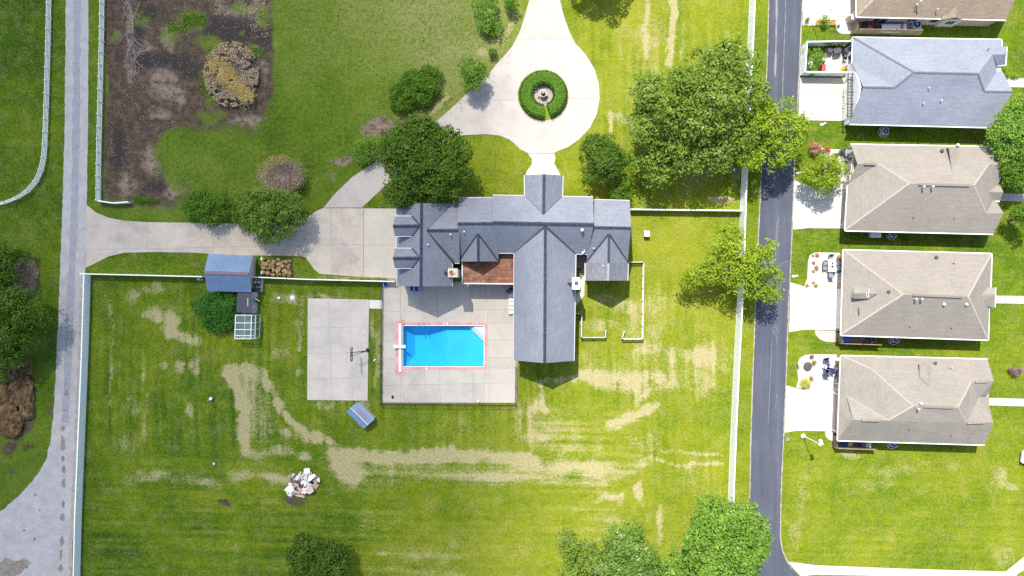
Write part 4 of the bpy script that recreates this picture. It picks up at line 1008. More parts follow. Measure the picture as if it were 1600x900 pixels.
# ---- brush heap: ring of bleached cuttings round a yellow straw core
t = thing('brush_heap', 'round heap of bleached brush with yellow straw in the middle, on the bare ground', 'brush heap', P(365, 116))
M['soil'] = mottle('dark soil', [(.3, (.05, .04, .035)), (.7, (.12, .095, .08))], 1.5)
mb = MB().blob(P(364, 116, 0), (3.0, 3.7, .55), 5, 14, 6, .12); mb.build('mound', M['soil'], t, True)
r = np.random.default_rng(71)
def heap(n, mat, fn, size, nm):
    V, A = fn(n)
    V2, A2 = leaf_quads(V, unit(r.normal(size=(len(V), 3)) + np.array([0, 0, .6])), size, r, A, .45)
    me = mesh_from_arrays(nm, V2 - np.array([*t.location]), 4, {'rnd': A2}); o = link(nm, me, M[mat], t); o['kind'] = 'stuff'
def ringpts(n):
    a = r.uniform(0, 2 * np.pi, n); q = np.sqrt(r.uniform(.15, 1.0, n))
    x = 363 + 43 * q * np.cos(a); y = 117 + 51 * q * np.sin(a)
    # cuttings in clots
    X = (x - 800) / S; Y = (450 - y) / S
    k = fbm(X, Y, .55, 3, 72) > .43; k &= ~((np.hypot((x - 352) / 15, (y - 122) / 24) < 1))
    x, y, q = x[k], y[k], q[k]
    z = .55 * np.sqrt(np.clip(1 - q ** 2 * .9, 0, 1)) + r.uniform(0, .4, len(x))
    return np.stack([(x - 800) / S, (450 - y) / S, z], -1), r.random(len(x))
heap(17000, 'dead_leaf', ringpts, .10, 'cuttings')
SP = [(343, 104), (352, 114), (354, 124), (366, 131), (376, 140), (388, 152), (393, 157)]
def strawpts(n):
    k = r.integers(0, len(SP) - 1, n); u = r.random(n); A0 = np.array(SP, float)
    p = A0[k] * (1 - u[:, None]) + A0[k + 1] * u[:, None] + r.normal(0, 1, (n, 2)) * np.where(k < 3, 8.5, 5.0)[:, None]
    X = (p[:, 0] - 800) / S; Y = (450 - p[:, 1]) / S
    keep = fbm(X, Y, .8, 3, 75) + r.uniform(-.12, .12, n) > .44
    p = p[keep]; n = len(p)
    dd = seg_d(p[:, 0], p[:, 1], SP)
    z = .62 + .38 * np.clip(1 - (dd / 15) ** 2, 0, 1) + r.uniform(-.06, .12, n)
    return np.stack([(p[:, 0] - 800) / S, (450 - p[:, 1]) / S, z], -1), r.random(n)
heap(14000, 'straw', strawpts, .085, 'straw')
mb = MB()
for c, rr in (((348, 110), (.7, .75, .62)), ((354, 121), (.6, .6, .6)), ((366, 131), (.6, .5, .58)), ((378, 142), (.5, .5, .5)), ((388, 152), (.5, .4, .42))):
    mb.blob(P(*c, .3), rr, int(c[0]), 10, 6, .15)
M['straw_core'] = mottle('packed straw', [(.3, (.30, .23, .10)), (.6, (.46, .38, .19)), (.8, (.56, .48, .28))], 2.2, fine_amt=.35)
mb.build('straw_core', M['straw_core'], t, True)
def gen(rd):
    a = rd.uniform(0, 6.283); q = rd.uniform(.3, 1.0)
    return P(363 + 40 * q * math.cos(a), 117 + 48 * q * math.sin(a), .2 + .5 * (1 - q) + rd.uniform(0, .3)), Vector((rd.gauss(0, 1), rd.gauss(0, 1), rd.uniform(-.1, .4))), rd.uniform(.4, 1.1), rd.uniform(.01, .022)
twigs('sticks', None, gen, 73, 420).build('sticks', M['bark_pale'], t)['kind'] = 'stuff'

# ---- rotted hay heaps west of the lane
M['rot'] = mottle('rotted brown hay', [(.28, (.070, .042, .018)), (.5, (.185, .115, .050)), (.75, (.31, .21, .11))], 1.4, fine=6, fine_amt=.5, bump_d=.12)
M['hay'] = mottle('pale old hay', [(.28, (.16, .115, .065)), (.5, (.30, .22, .13)), (.75, (.42, .33, .21))], 1.2, fine=6, fine_amt=.45, bump_d=.1)
bales = [(12, 587, 13, 10, 'top left'), (33, 585, 9, 9, ''), (44, 572, 7, 12, ''), (10, 615, 12, 14, ''), (36, 612, 16, 20, ''), (14, 640, 13, 13, ''), (45, 638, 9, 14, ''), (18, 668, 15, 13, ''), (4, 655, 12, 16, ''), (30, 655, 8, 12, '')]
labs = ['brown hay bale topmost at the left edge of the rotted stack', 'small brown bale in the top row of the rotted stack', 'narrow pale topped bale under the bushy tree beside the lane', 'brown bale at the left edge, second row of the rotted stack', 'largest brown bale in the middle of the rotted stack', 'brown bale at the left edge, third row of the rotted stack', 'bale on the lane side of the rotted stack', 'bottom bale of the rotted stack, greyest', 'bale cut by the left edge near the bottom of the rotted stack', 'narrow bale wedged near the bottom of the rotted stack']
rd = random.Random(81)
for (x, y, rx, ry, _), lb in zip(bales, labs):
    q = P(x, y); b = thing('hay_bale', lb, 'hay bale', q, 'rotted hay bales west of the lane')
    mb = MB(); bm = bmesh.new(); bmesh.ops.create_icosphere(bm, subdivisions=4, radius=1)
    from mathutils import noise as mnoise
    for v in bm.verts:
        d = v.co.copy(); k = 1.08 + .26 * mnoise.fractal(d * 2.2 + q, 1, 2, 5) + .09 * mnoise.noise(d * 8 + q)
        sx = math.copysign(abs(d.x) ** .7, d.x); sy = math.copysign(abs(d.y) ** .7, d.y)
        v.co = Vector((sx * rx / S * k * 1.05, sy * ry / S * k * 1.05, max(-.1, .25 + d.z * .6 * k)))
    me = bpy.data.meshes.new('bale'); bm.to_mesh(me); bm.free()
    link('bale', me, M['rot'], b, True)
    n = 1500; a = r.uniform(0, 2 * np.pi, n); u = np.sqrt(r.random(n))
    V = np.stack([rx * 1.2 / S * u * np.cos(a), ry * 1.2 / S * u * np.sin(a), .25 + .62 * np.sqrt(np.clip(1 - u ** 2.6, 0, 1)) + r.uniform(-.05, .08, n)], -1)
    V2, A2 = leaf_quads(V, unit(r.normal(size=(n, 3)) + np.array([0, 0, .8])), .09, r, r.random(n), .3)
    M.setdefault('rot_straw', leaf_mat('brown straw wisps', (.05, .032, .014), (.13, .085, .04), (.26, .19, .11), trans=.05))
    o = link('wisps', mesh_from_arrays('wisps', V2, 4, {'rnd': A2}), M['rot_straw'], b); o['kind'] = 'stuff'
q = P(42, 430); b = thing('straw_heap', 'pale straw heap beside the shadowy tree at the left edge', 'straw heap', q)
mb = MB().blob(P(40, 418, 0), (1.5, 1.3, .7), 5, 14, 6, .14).blob(P(50, 427, 0), (1.0, .8, .6), 6, 12, 6, .16).blob(P(42, 446, 0), (1.1, 1.4, .6), 7, 12, 6, .16).blob(P(33, 440, 0), (.9, 1.2, .5), 8, 12, 6, .16)
mb.build('heap', M['hay'], b, True)
n = 2600; a = r.uniform(0, 2 * np.pi, n); u = np.sqrt(r.random(n))
V = np.stack([1.6 * u * np.cos(a), 2.1 * u * np.sin(a), .15 + .6 * np.sqrt(1 - u ** 2) + r.uniform(-.05, .08, n)], -1)
V2, A2 = leaf_quads(V, unit(r.normal(size=(n, 3)) + np.array([0, 0, .8])), .08, r, r.random(n), .3)
o = link('wisps', mesh_from_arrays('wisps', V2, 4, {'rnd': A2}), M['dead_leaf'], b); o['kind'] = 'stuff'

# ---- hedge island in the circle
ci = P(848.5, 149)
t = thing('hedge_ring', 'clipped round hedge ring in the middle of the circular drive', 'hedge', ci)
n = 15000; a = r.uniform(0, 2 * np.pi, n)
W = r.uniform(0, 1, n); rin, rout, hh = 1.28, 2.88, .85
rad = rin + (rout - rin) * W; prof = np.minimum(1, 6 * np.minimum(W, 1 - W)) ** .5
side = r.random(n) < .28
z = np.where(side, r.uniform(.05, hh, n), hh * prof + r.normal(0, .03, n)); rad = np.where(side, np.where(r.random(n) < .6, rout, rin) + r.normal(0, .05, n), rad)
gap = (np.abs(((np.degrees(a) + 360) % 360) - 281.5) < 8.5)
k = ~gap; a, z, rad, side, W = a[k], z[k], rad[k], side[k], W[k]; n = len(a)
V = np.stack([rad * np.cos(a), rad * np.sin(a), z], -1)
nr = np.stack([np.cos(a) * np.where(side, 1.2, (W - .5)), np.sin(a) * np.where(side, 1.2, (W - .5)), np.where(side, .3, 1.2)], -1)
V2, A2 = leaf_quads(V, unit(nr + r.normal(size=(n, 3)) * .5), .075, r, r.random(n), .6)
link('foliage', mesh_from_arrays('foliage', V2, 4, {'rnd': A2}), M['leaf_hedge'], t)
mb = MB(); N = 60
for k in range(N):
    a0, a1 = 2 * math.pi * k / N, 2 * math.pi * (k + 1) / N
    if abs(math.degrees((a0 + a1) / 2) - 281.5) < 9.5: continue
    q = [ci + Vector((rr * math.cos(aa), rr * math.sin(aa), 0)) for rr, aa in ((rin + .08, a0), (rout - .08, a0), (rout - .08, a1), (rin + .08, a1))]
    mb.prism(q, 0, hh - .12)
M['hedge_wood'] = plain('hedge twigs', (.022, .035, .010), .9, .2)
mb.build('twigs', M['hedge_wood'], t)
def disc(name, c, rx, ry, z0, z1, mat, n=40, jit=0.0, seed=1):
    rd = random.Random(seed)
    return struct(MB().prism([(c.x + rx * (1 + rd.uniform(-jit, jit)) * math.cos(2 * math.pi * k / n), c.y + ry * (1 + rd.uniform(-jit, jit)) * math.sin(2 * math.pi * k / n)) for k in range(n)], z0, z1).build(name, mat))
M['turf'] = mottle('island turf', [(.3, (.10, .17, .012)), (.6, (.15, .23, .018)), (.8, (.21, .26, .04))], 1.2, fine=9, fine_amt=.35)
disc('island_turf', ci, 3.08, 3.08, 0, .075, M['turf'], 48, .01)
M['island_gravel'] = mottle('island gravel', [(.3, (.22, .18, .155)), (.5, (.31, .26, .225)), (.7, (.40, .345, .30))], 2.5, fine=7, fine_amt=.3)
disc('island_gravel', ci, 1.36, 1.30, 0, .09, M['island_gravel'], 30, .02)

# ------------------------------------------------------------------ fences
def panel_fence(name, label, line, h, mat, panel_len=2.4, thick=.075, post=.10, cap=.04, cat='fence', group=None, rail=True, post_h=.06):
    """solid vinyl fence along a ground line (pixels): each panel, rail and post its own part; alike pieces share a mesh"""
    pts = [P(*q) for q in line]; t = thing(name, label, cat, pts[0], group)
    pm = MB().box((0, 0, (h + post_h) / 2), (post, post, h + post_h)).lathe((0, 0, h + post_h), [(post * .72, 0), (.01, cap)], 4).mesh('post')
    pm.materials.append(mat)
    first = True
    for a, b in zip(pts, pts[1:]):
        d = b - a; n = max(1, round(d.length / panel_len)); L = d.length / n; rz = math.atan2(d.y, d.x)
        w = L - post
        me = MB().box((0, 0, h * .5 + .02), (w, thick, h - .12)).mesh('panel'); me.materials.append(mat)
        # shallow board joints pressed into the panel
        parts = [('top_rail', MB().box((0, 0, h - .015), (w, thick * 1.16, .07)).mesh('top_rail')), ('bottom_rail', MB().box((0, 0, .09), (w, thick * 1.16, .12)).mesh('bottom_rail')), ('cap', MB().box((0, 0, h + .037), (w, .13, .03)).mesh('cap'))]
        for _, mm in parts: mm.materials.append(mat)
        for k in range(n + 1):
            if k > 0 or first:
                o = link('post', pm, None, t); o.location = a + d * (k / n) - pts[0]; o.rotation_euler.z = rz
            if k < n:
                c = a + d * ((k + .5) / n) - pts[0]
                o = link('panel', me, None, t); o.location = c; o.rotation_euler.z = rz
                for nm, mm in parts: o = link(nm, mm, None, t); o.location = c; o.rotation_euler.z = rz
        first = False
    return t
panel_fence('vinyl_fence', 'long white vinyl fence between the gravel lane and the big lawn', [(141.5, 430.5), (137.5, 560), (132.5, 680), (127.5, 800), (123.5, 960)], 1.5, M['white_vinyl'])
panel_fence('vinyl_fence', 'long white vinyl fence along the asphalt road', [(1172, -20), (1166, 120), (1160, 250), (1156.5, 327), (1153, 450), (1147, 560), (1141.5, 680), (1137, 800), (1133, 900)], 2.3, M['white_vinyl'])
panel_fence('vinyl_fence', 'white vinyl fence from the lane to the blue roofed shed', [(134, 428), (230, 430.3), (322, 432.5)], 1.3, M['white_vinyl'])
panel_fence('vinyl_fence', 'white vinyl fence from the blue roofed shed to the garage wing', [(398, 433), (480, 436.5), (619, 440)], 1.3, M['white_vinyl'])
panel_fence('vinyl_fence', 'white vinyl fence across the lawn from the house to the road fence', [(984, 328.5), (1070, 329.5), (1155, 330.5)], 1.15, M['white_vinyl'])
def rail_fence(name, label, line, h, nr, mat, span=1.6, cat='fence'):
    """post and rail fence; curves allowed: resampled by span"""
    pts = [P(*q) for q in line]; t = thing(name, label, cat, pts[0])
    # resample
    out = [pts[0]]; left = span
    for a, b in zip(pts, pts[1:]):
        d = b - a; L = d.length; s = left
        while s < L: out.append(a + d * (s / L)); s += span
        left = s - L
    out.append(pts[-1])
    pm = MB().box((0, 0, h / 2 + .03), (.11, .11, h + .06)).lathe((0, 0, h + .06), [(.08, 0), (.01, .04)], 4).mesh('post'); pm.materials.append(mat)
    for p in out:
        o = link('post', pm, None, t); o.location = p - pts[0]
    rm = {}
    for a, b in zip(out, out[1:]):
        d = b - a; key = round(d.length, 2)
        if key not in rm:
            rm[key] = MB().box((0, 0, 0), (d.length - .10, .04, .11)).mesh('rail'); rm[key].materials.append(mat)
        for k in range(nr):
            o = link('rail', rm[key], None, t); o.location = (a + b) / 2 - pts[0] + Vector((0, 0, h * (k + .75) / nr)); o.rotation_euler.z = math.atan2(d.y, d.x)
    return t
rail_fence('rail_fence', 'curving white rail fence round the green field west of the lane', [(81.5, -30), (80, 60), (77.5, 150), (75, 225), (74, 240), (72, 258), (67, 273), (60, 286), (50, 298), (36, 308), (18, 316), (-30, 328)], 1.15, 4, M['white_vinyl'], 1.55)
rail_fence('rail_fence', 'straight white rail fence between the lane and the bare brown ground', [(164.5, -30), (162.8, 80), (160.5, 170), (158.5, 260), (158, 314)], 1.25, 4, M['white_vinyl'], 1.5)
panel_fence('fence_return', 'short white fence end turning along the grass above the west drive', [(158.6, 315), (182, 318.4), (206, 316.8)], .95, M['white_vinyl'], 1.9, thick=.12)
M['iron'] = plain('dark iron', (.035, .035, .038), .5, .1, 5)
def iron_fence(name, label, line, h=1.2, span=2.0):
    pts = [P(*q) for q in line]; t = thing(name, label, 'fence', pts[0])
    pk = MB()
    for a, b in zip(pts, pts[1:]):
        d = b - a; n = max(1, round(d.length / span))
        for k in range(n + 1):
            c = a + d * (k / n); MB().box(c + Vector((0, 0, h / 2 + .04)), (.06, .06, h + .08)).build('post', M['iron'], t)
        for z in (.12, h - .1): MB().bar(a + Vector((0, 0, z)), b + Vector((0, 0, z)), .035, .035).build('rail', M['iron'], t)
        m = int(d.length / .13)
        for k in range(m): pk.box(a + d * ((k + .5) / m) + Vector((0, 0, h / 2)), (.016, .016, h - .06))
    o = pk.build('pickets', M['iron'], t); o['kind'] = 'stuff'
iron_fence('pool_fence', 'thin dark iron fence round the west and south sides of the pool deck', [(597.5, 442), (596.5, 540), (596, 631), (700, 632), (805.5, 633), (805.5, 572)])
# low white picket fence of the side yard
M['picket'] = plain('weathered white paint', (.62, .61, .58), .7, .25, 5)
def picket_fence(name, label, line, h=.95, span=1.5):
    pts = [P(*q) for q in line]; t = thing(name, label, 'fence', pts[0])
    pk = MB()
    for a, b in zip(pts, pts[1:]):
        d = b - a; n = max(1, round(d.length / span)); rz = math.atan2(d.y, d.x)
        for k in range(n + 1):
            MB().box(a + d * (k / n) + Vector((0, 0, h / 2)), (.1, .1, h + .05), rz).build('post', M['picket'], t)
        for k in range(n):
            for z in (.25, h - .12):
                MB().box(a + d * ((k + .5) / n) + Vector((0, 0, z)), (d.length / n - .1, .06, .1), rz).build('rail', M['picket'], t)
        m = int(d.length / .14); nn = Vector((-math.sin(rz), math.cos(rz), 0))
        for k in range(m): pk.box(a + d * ((k + .5) / m) + Vector((0, 0, h / 2)) + nn * .055, (.09, .03, h - .04), rz)
    o = pk.build('pickets', M['picket'], t); o['kind'] = 'stuff'
picket_fence('picket_fence', 'low white picket fence round the side yard, east part with the long run', [(980, 410), (1004, 410), (1002.5, 529), (971, 529), (974, 517)])
picket_fence('picket_fence', 'low white picket fence round the side yard, short west part by the wing', [(898, 489.5), (908, 490), (908, 527), (945, 527), (945.5, 516)])
panel_fence('garden_fence', 'white vinyl fence boxing in the garden and patio below the topmost house', [(1322, 71), (1253, 72), (1250, 118), (1314, 119)], 1.7, M['white_vinyl'], 2.0)

# ------------------------------------------------------------------ houses
M['sh_blue'] = shingle('blue grey shingles', (.195, .208, .245), (.232, .245, .282))
M['sh_blue_old'] = shingle('older speckled grey shingles', (.165, .168, .19), (.235, .238, .26), blotch=.35)
M['sh_slate'] = shingle('slate grey shingles', (.225, .245, .29), (.265, .285, .33))
M['sh_tan'] = shingle('tan grey shingles', (.252, .224, .188), (.285, .256, .217), dark=.85, blotch=.16)
M['sh_brown'] = shingle('brown shingles', (.255, .195, .140), (.31, .24, .178))
M['cap_dark'] = shingle('dark ridge shingles', (.035, .042, .062), (.062, .070, .092), tab=.3, row=.3)
M['cap_grey'] = plain('pale grey ridge shingles', (.30, .31, .34), .9, .2, 6)
M['cap_tan'] = plain('pale ridge shingles', (.36, .315, .27), .9, .2, 6)
M['cap_slate'] = plain('slate ridge shingles', (.135, .145, .17), .9, .2, 6)
M['valley'] = plain('valley flashing', (.040, .048, .070), .7, .2, 4)
M['gutter'] = plain('white gutter', (.78, .78, .77), .45, .08, 3)
M['fascia_grey'] = plain('grey white fascia', (.52, .53, .55), .5, .1, 3)
M['siding'] = mottle('cream siding', [(.3, (.50, .47, .40)), (.7, (.60, .565, .49))], 1)
M['siding_white'] = mottle('white siding', [(.3, (.84, .85, .86)), (.7, (.90, .905, .91))], 1)
M['brick'] = brickwork('red brown brick', (.30, .155, .105), (.40, .225, .16), (.45, .40, .35))
M['brick_tan'] = brickwork('tan brick', (.40, .30, .22), (.50, .39, .29), (.5, .46, .40))
M['door_grey'] = plain('grey taupe door paint', (.26, .225, .215), .55, .1, 2)
M['door_white'] = plain('pale door paint', (.60, .585, .56), .5, .08, 2)
M['frame'] = plain('white window frame', (.74, .74, .73), .45, .05, 3)
t = NT('window glass'); M['glass'] = t.done(t.bsdf((.03, .045, .06), .06, .6))
M['glass_navy'] = plain('dark navy awning cloth', (.020, .030, .105), .6, .15, 4)
M['pipe'] = plain('pale vent metal', (.66, .67, .68), .4, .1, 5, metal=.3)
M['pipe_dark'] = plain('dark vent cap', (.07, .07, .085), .6, .1, 5)
M['soffit'] = plain('soffit board', (.42, .41, .40), .7, .1, 2)

def Z3(pts): return [P(*q) for q in pts]
def roof(parent, planes, mat, thick=.15, name='roof'):
    """each plane a slab; edges shared by two planes get no side wall"""
    mb = MB(); key = lambda v: (round(v.x, 2), round(v.y, 2), round(v.z, 2))
    polys = []
    for pl in planes:
        q = [p if isinstance(p, Vector) else P(*p) for p in pl]
        n = Vector((0, 0, 0))
        for a, b in zip(q, q[1:] + q[:1]): n += (a - q[0]).cross(b - q[0])
        if n.z < 0: q = q[::-1]
        polys.append(q)
    cnt = {}
    for q in polys:
        for a, b in zip(q, q[1:] + q[:1]):
            k = tuple(sorted((key(a), key(b)))); cnt[k] = cnt.get(k, 0) + 1
    dz = Vector((0, 0, thick))
    for q in polys:
        mb.poly(q); mb.poly([p - dz for p in q[::-1]])
        for a, b in zip(q, q[1:] + q[:1]):
            if cnt[tuple(sorted((key(a), key(b))))] == 1: mb.poly([a - dz, b - dz, b, a])
    me = mb.mesh(name, world_loc(parent))
    bm = bmesh.new(); bm.from_mesh(me)
    bmesh.ops.triangulate(bm, faces=[f for f in bm.faces if len(f.verts) > 4]); bm.to_mesh(me); bm.free()
    return link(name, me, mat, parent)
def gutter(parent, lines, mat=None, w=.13, h=.13, name='gutter'):
    for L in lines:
        q = [P(*p) for p in L]
        mb = MB()
        for a, b in zip(q, q[1:]): mb.bar(a - Vector((0, 0, .07)), b - Vector((0, 0, .07)), w, h)
        mb.build(name, mat or M['gutter'], parent)
def caps(parent, lines, mat, w=.34, step=.33, name='ridge_cap', lift=.035):
    """overlapping cap shingles along a ridge or hip"""
    for L in lines:
        a, b = P(*L[0]), P(*L[1]); d = b - a; n = max(1, int(d.length / step)); mb = MB()
        u = d.cross(Vector((0, 0, 1))).normalized(); rd = random.Random(int(a.x * 100))
        nz = u.cross(d).normalized()
        if nz.z < 0: nz = -nz
        for k in range(n):
            s = a + d * (k / n); e = a + d * ((k + 1.12) / n if k < n - 1 else 1.0); f = rd.uniform(.9, 1.06)
            l0 = nz * (lift + .012 + .01 * (k % 2)); dn = -Vector((0, 0, .085 * w / .34))
            for sg in (-1, 1):
                p = [s + l0, s + u * sg * w / 2 * f + l0 + dn, e + u * sg * w / 2 * f + l0 * .5 + dn, e + l0 * .5]
                mb.poly(p if sg < 0 else p[::-1])
        mb.build(name, mat, parent)
def valley(parent, lines, w=.25, mat=None, name='valley_flashing', lift=.03):
    for L in lines:
        a, b = P(*L[0]), P(*L[1]); up = Vector((0, 0, lift))
        MB().bar(a + up, b + up, w, .03).build(name, mat or M['valley'], parent)
def walls(parent, quad, z1, mat, z0=-.05, name='wall', is_px=True):
    pts = [P(*q) for q in quad] if is_px else quad
    return MB().prism(pts, z0, z1).build(name, mat, parent)
def gable(parent, a, b, apex, mat, depth=.18, inward=(0, 1), name='gable_wall'):
    """triangular wall between two eave points (px,py,z) and an apex"""
    A, B, T = P(*a), P(*b), P(*apex); dn = Vector((0, 0, .14)); i = Vector((*inward, 0)).normalized()
    q = [A - dn + i * .25, B - dn + i * .25, T - dn + i * .25]
    return MB().hull(q, [p + i * depth for p in q]).build(name, mat, parent)
def vent(parent, px, py, z, kind='pipe'):
    c = P(px, py, z)
    if kind == 'pipe': MB().lathe(c, [(.05, -.25), (.05, .32)], 8).lathe(c + Vector((0, 0, .30)), [(.085, 0), (.085, .06)], 8).build('vent_pipe', M['pipe'], parent)
    elif kind == 'dark': MB().lathe(c, [(.05, -.25), (.05, .28)], 8).build('vent_pipe', M['pipe_dark'], parent)
    elif kind == 'turbine': MB().lathe(c, [(.11, -.3), (.11, .1), (.17, .13), (.20, .22), (.15, .32), (.04, .37)], 14).build('roof_turbine', M['pipe'], parent)
    elif kind == 'dome': MB().lathe(c, [(.12, -.3), (.15, .1), (.22, .12), (.19, .2), (.09, .25)], 14).build('roof_vent', M['pipe_dark'], parent)
    elif kind == 'flue':
        MB().lathe(c, [(.09, -.3), (.09, .6)], 10).lathe(c + Vector((0, 0, .6)), [(.13, 0), (.13, .08), (.05, .15)], 10).build('flue', M['pipe'], parent)
def ridge_vent(parent, a, b, mat):
    A, B = P(*a), P(*b); MB().bar(A + Vector((0, 0, .07)), B + Vector((0, 0, .07)), .26, .09).build('ridge_vent', mat, parent)

# openings in a wall that runs from ground point A to ground point B (pixels)
class WallLine:
    def __init__(s, a, b, out):
        s.a, s.b = (P(*a), P(*b)) if len(a) == 2 and not isinstance(a, Vector) else (a, b)
        s.d = (s.b - s.a); s.L = s.d.length; s.u = s.d / s.L; s.n = Vector((*out, 0)).normalized()
    def box(s, mb, t0, t1, z0, z1, o0, o1):
        c = s.a + s.u * (t0 + t1) / 2 + s.n * (o0 + o1) / 2 + Vector((0, 0, (z0 + z1) / 2))
        return mb.obox(c, s.u * (t1 - t0) / 2, s.n * (o1 - o0) / 2, Vector((0, 0, (z1 - z0) / 2)))
    def py(s, y): return (s.a.y - (450 - y) / S) / max(1e-6, abs(s.d.y)) * s.L
def window(parent, wl, t0, t1, z0, z1, cols=1, rows=1, name='window'):
    f = MB(); w = .07
    wl.box(f, t0, t1, z0, z0 + w, -.02, .06); wl.box(f, t0, t1, z1 - w, z1, -.02, .06)
    wl.box(f, t0, t0 + w, z0 + w, z1 - w, -.02, .06); wl.box(f, t1 - w, t1, z0 + w, z1 - w, -.02, .06)
    for k in range(1, cols):
        x = t0 + (t1 - t0) * k / cols; wl.box(f, x - .02, x + .02, z0 + w, z1 - w, -.015, .04)
    wo = f.build(name, M['frame'], parent)
    g = MB(); wl.box(g, t0 + w, t1 - w, z0 + w, z1 - w, -.03, .015); g.build('pane', M['glass'], wo)
    return wo
def garage_door(parent, wl, t0, t1, h, mat, rows=4, cols=8):
    f = MB(); wl.box(f, t0 - .1, t0, 0, h + .1, -.02, .07); wl.box(f, t1, t1 + .1, 0, h + .1, -.02, .07); wl.box(f, t0, t1, h, h + .1, -.02, .07)
    do = f.build('garage_door', M['frame'], parent)
    for r_ in range(rows):
        m = MB(); z0 = h * r_ / rows + .012; z1 = h * (r_ + 1) / rows - .012
        wl.box(m, t0, t1, z0, z1, -.03, .02)
        for c_ in range(cols):
            a = t0 + (t1 - t0) * (c_ + .12) / cols; b = t0 + (t1 - t0) * (c_ + .88) / cols
            wl.box(m, a, b, z0 + .09, z1 - .09, .018, .034)
        m.build('door_panel', mat, do)
def patio_door(parent, wl, t0, t1, h=2.1, cols=2):
    return window(parent, wl, t0, t1, .08, h, cols, name='patio_door')

# ================= main house =================
H0 = thing('main_house', 'large rambling house with blue grey shingle roofs beside the pool', 'house', P(800, 400))
ZE = 4.4
A_, CD = 'sh_blue', M['cap_dark']
aN, aS = (620, 318, ZE), (620.5, 447, ZE); rN, rS = (658.5, 317.5, 7.0), (657.5, 447.5, 7.0); eN, eS = (708, 318, ZE), (706.5, 447, ZE)
zB = 6.55
main_planes = [
 [aN, rN, rS, aS], [rN, eN, eS, rS],
 # connector
 [(665, 360, zB), (716, 360, zB), (716, 316.5, ZE), (705.5, 317, ZE)], [(665, 360, zB), (710.5, 411, ZE - .1), (718, 411, ZE - .1), (718, 360, zB)],
]
roof(H0, main_planes, M['sh_blue'])
# dormer hoods above the garage doors
for yc in (353.2, 403.5):
    za, zb = 6.05, 6.88
    top = [(617, yc - 15.5, za), (643.5, yc - 15.5, za), (657, yc - .3, zb + .03), (614, yc, zb)]
    bot = [(614, yc, zb), (657, yc - .3, zb + .03), (643.5, yc + 15.7, za), (617, yc + 15.7, za)]
    roof(H0, [top, bot], M['sh_blue'], .12, 'hood_roof')
    caps(H0, [((614, yc, zb), (656, yc - .3, zb + .03))], CD, .36)
    valley(H0, [((643.5, yc - 15.5, za), (657, yc - .5, zb + .03)), ((643.5, yc + 15.7, za), (657, yc, zb + .03))], .22)
    gutter(H0, [((617, yc - 15.8, za), (643, yc - 15.8, za)), ((617, yc + 16, za), (643, yc + 16, za))], None, .07, .09)
    gable(H0, (618, yc - 14, za), (618, yc + 14, za), (616, yc, zb), M['brick'], .2, (1, 0))
    MB().prism([P(622, yc - 13.5, 4.4), P(645, yc - 13.5, 4.4), P(645, yc + 13.5, 4.4), P(622, yc + 13.5, 4.4)], 3.6, 5.9).build('hood_wall', M['brick'], H0)
caps(H0, [((658.5, 317.5, 7.02), (657.5, 447.5, 7.02)), ((666, 360, zB + .02), (716, 360, zB + .02))], CD, .34)
valley(H0, [((665.5, 360, zB), (706, 317, ZE + .02)), ((665.5, 360.5, zB), (709, 410, ZE + .05))])
# block C
ZC = 3.75
roof(H0, [[(716.5, 309, ZE), (770.5, 309, ZE), (770.5, 349, 7.0), (715.2, 349.3, 7.0)],
          [(715.2, 349.3, 7.0), (779, 349.5, 7.0), (779, 408.5, ZC), (716.5, 408.5, ZC)]], M['sh_blue'])
roof(H0, [[(747, 366, 6.12), (747.2, 408.5, 6.12), (716.8, 408.6, ZC + .02)], [(747, 366, 6.12), (778.7, 408.6, ZC + .02), (747.2, 408.5, 6.12)]], M['sh_blue'], .12)
caps(H0, [((715, 349.3, 7.03), (770, 349, 7.03)), ((747, 367, 6.14), (747.2, 408.5, 6.14))], CD, .30)
valley(H0, [((747, 366, 6.12), (717, 408.4, ZC + .04)), ((747, 366, 6.12), (778.5, 408.4, ZC + .04))])
gable(H0, (720, 408, ZC), (776, 408, ZC), (747, 408, 6.1), M['siding'], .18, (0, 1))
# block D
roof(H0, [[(770, 305, ZE), (926.5, 308, ZE), (928, 350.3, 7.3), (770, 347.8, 7.3)],
          [(770, 347.8, 7.3), (928, 350.3, 7.3), (918, 397, ZE), (778.5, 395, ZE)]], M['sh_blue'])
roof(H0, [[(849, 336, 6.35), (850, 272, 6.35), (819.5, 273.5, ZE), (820, 307.5, ZE)], [(849, 336, 6.35), (878.5, 308.5, ZE), (879.5, 274, ZE), (850, 272, 6.35)]], M['sh_blue'])
caps(H0, [((770, 347.8, 7.33), (928, 350.3, 7.33)), ((849.2, 335, 6.38), (850, 272, 6.38))], CD, .34)
valley(H0, [((849, 336, 6.36), (820, 307.5, ZE + .02)), ((849, 336, 6.36), (878.5, 308.5, ZE + .02))])
gable(H0, (823, 274, ZE), (876, 274, ZE), (850, 273, 6.35), M['siding'], .18, (0, -1))
# rear wing
roof(H0, [[(852, 354, 7.05), (851, 567.3, 7.05), (802.8, 563, ZE), (803.2, 393, ZE)], [(852, 354, 7.05), (899.5, 396, ZE), (896.7, 563.8, ZE), (851, 567.3, 7.05)]], M['sh_blue'])
caps(H0, [((852, 355, 7.08), (851, 567.2, 7.08))], CD, .34)
valley(H0, [((852, 354, 7.06), (803.2, 393.5, ZE + .03)), ((852, 354, 7.06), (899.3, 396, ZE + .03))])
gable(H0, (807, 563, ZE), (893, 563.6, ZE), (851, 566.8, 7.0), M['siding'], .18, (0, 1))
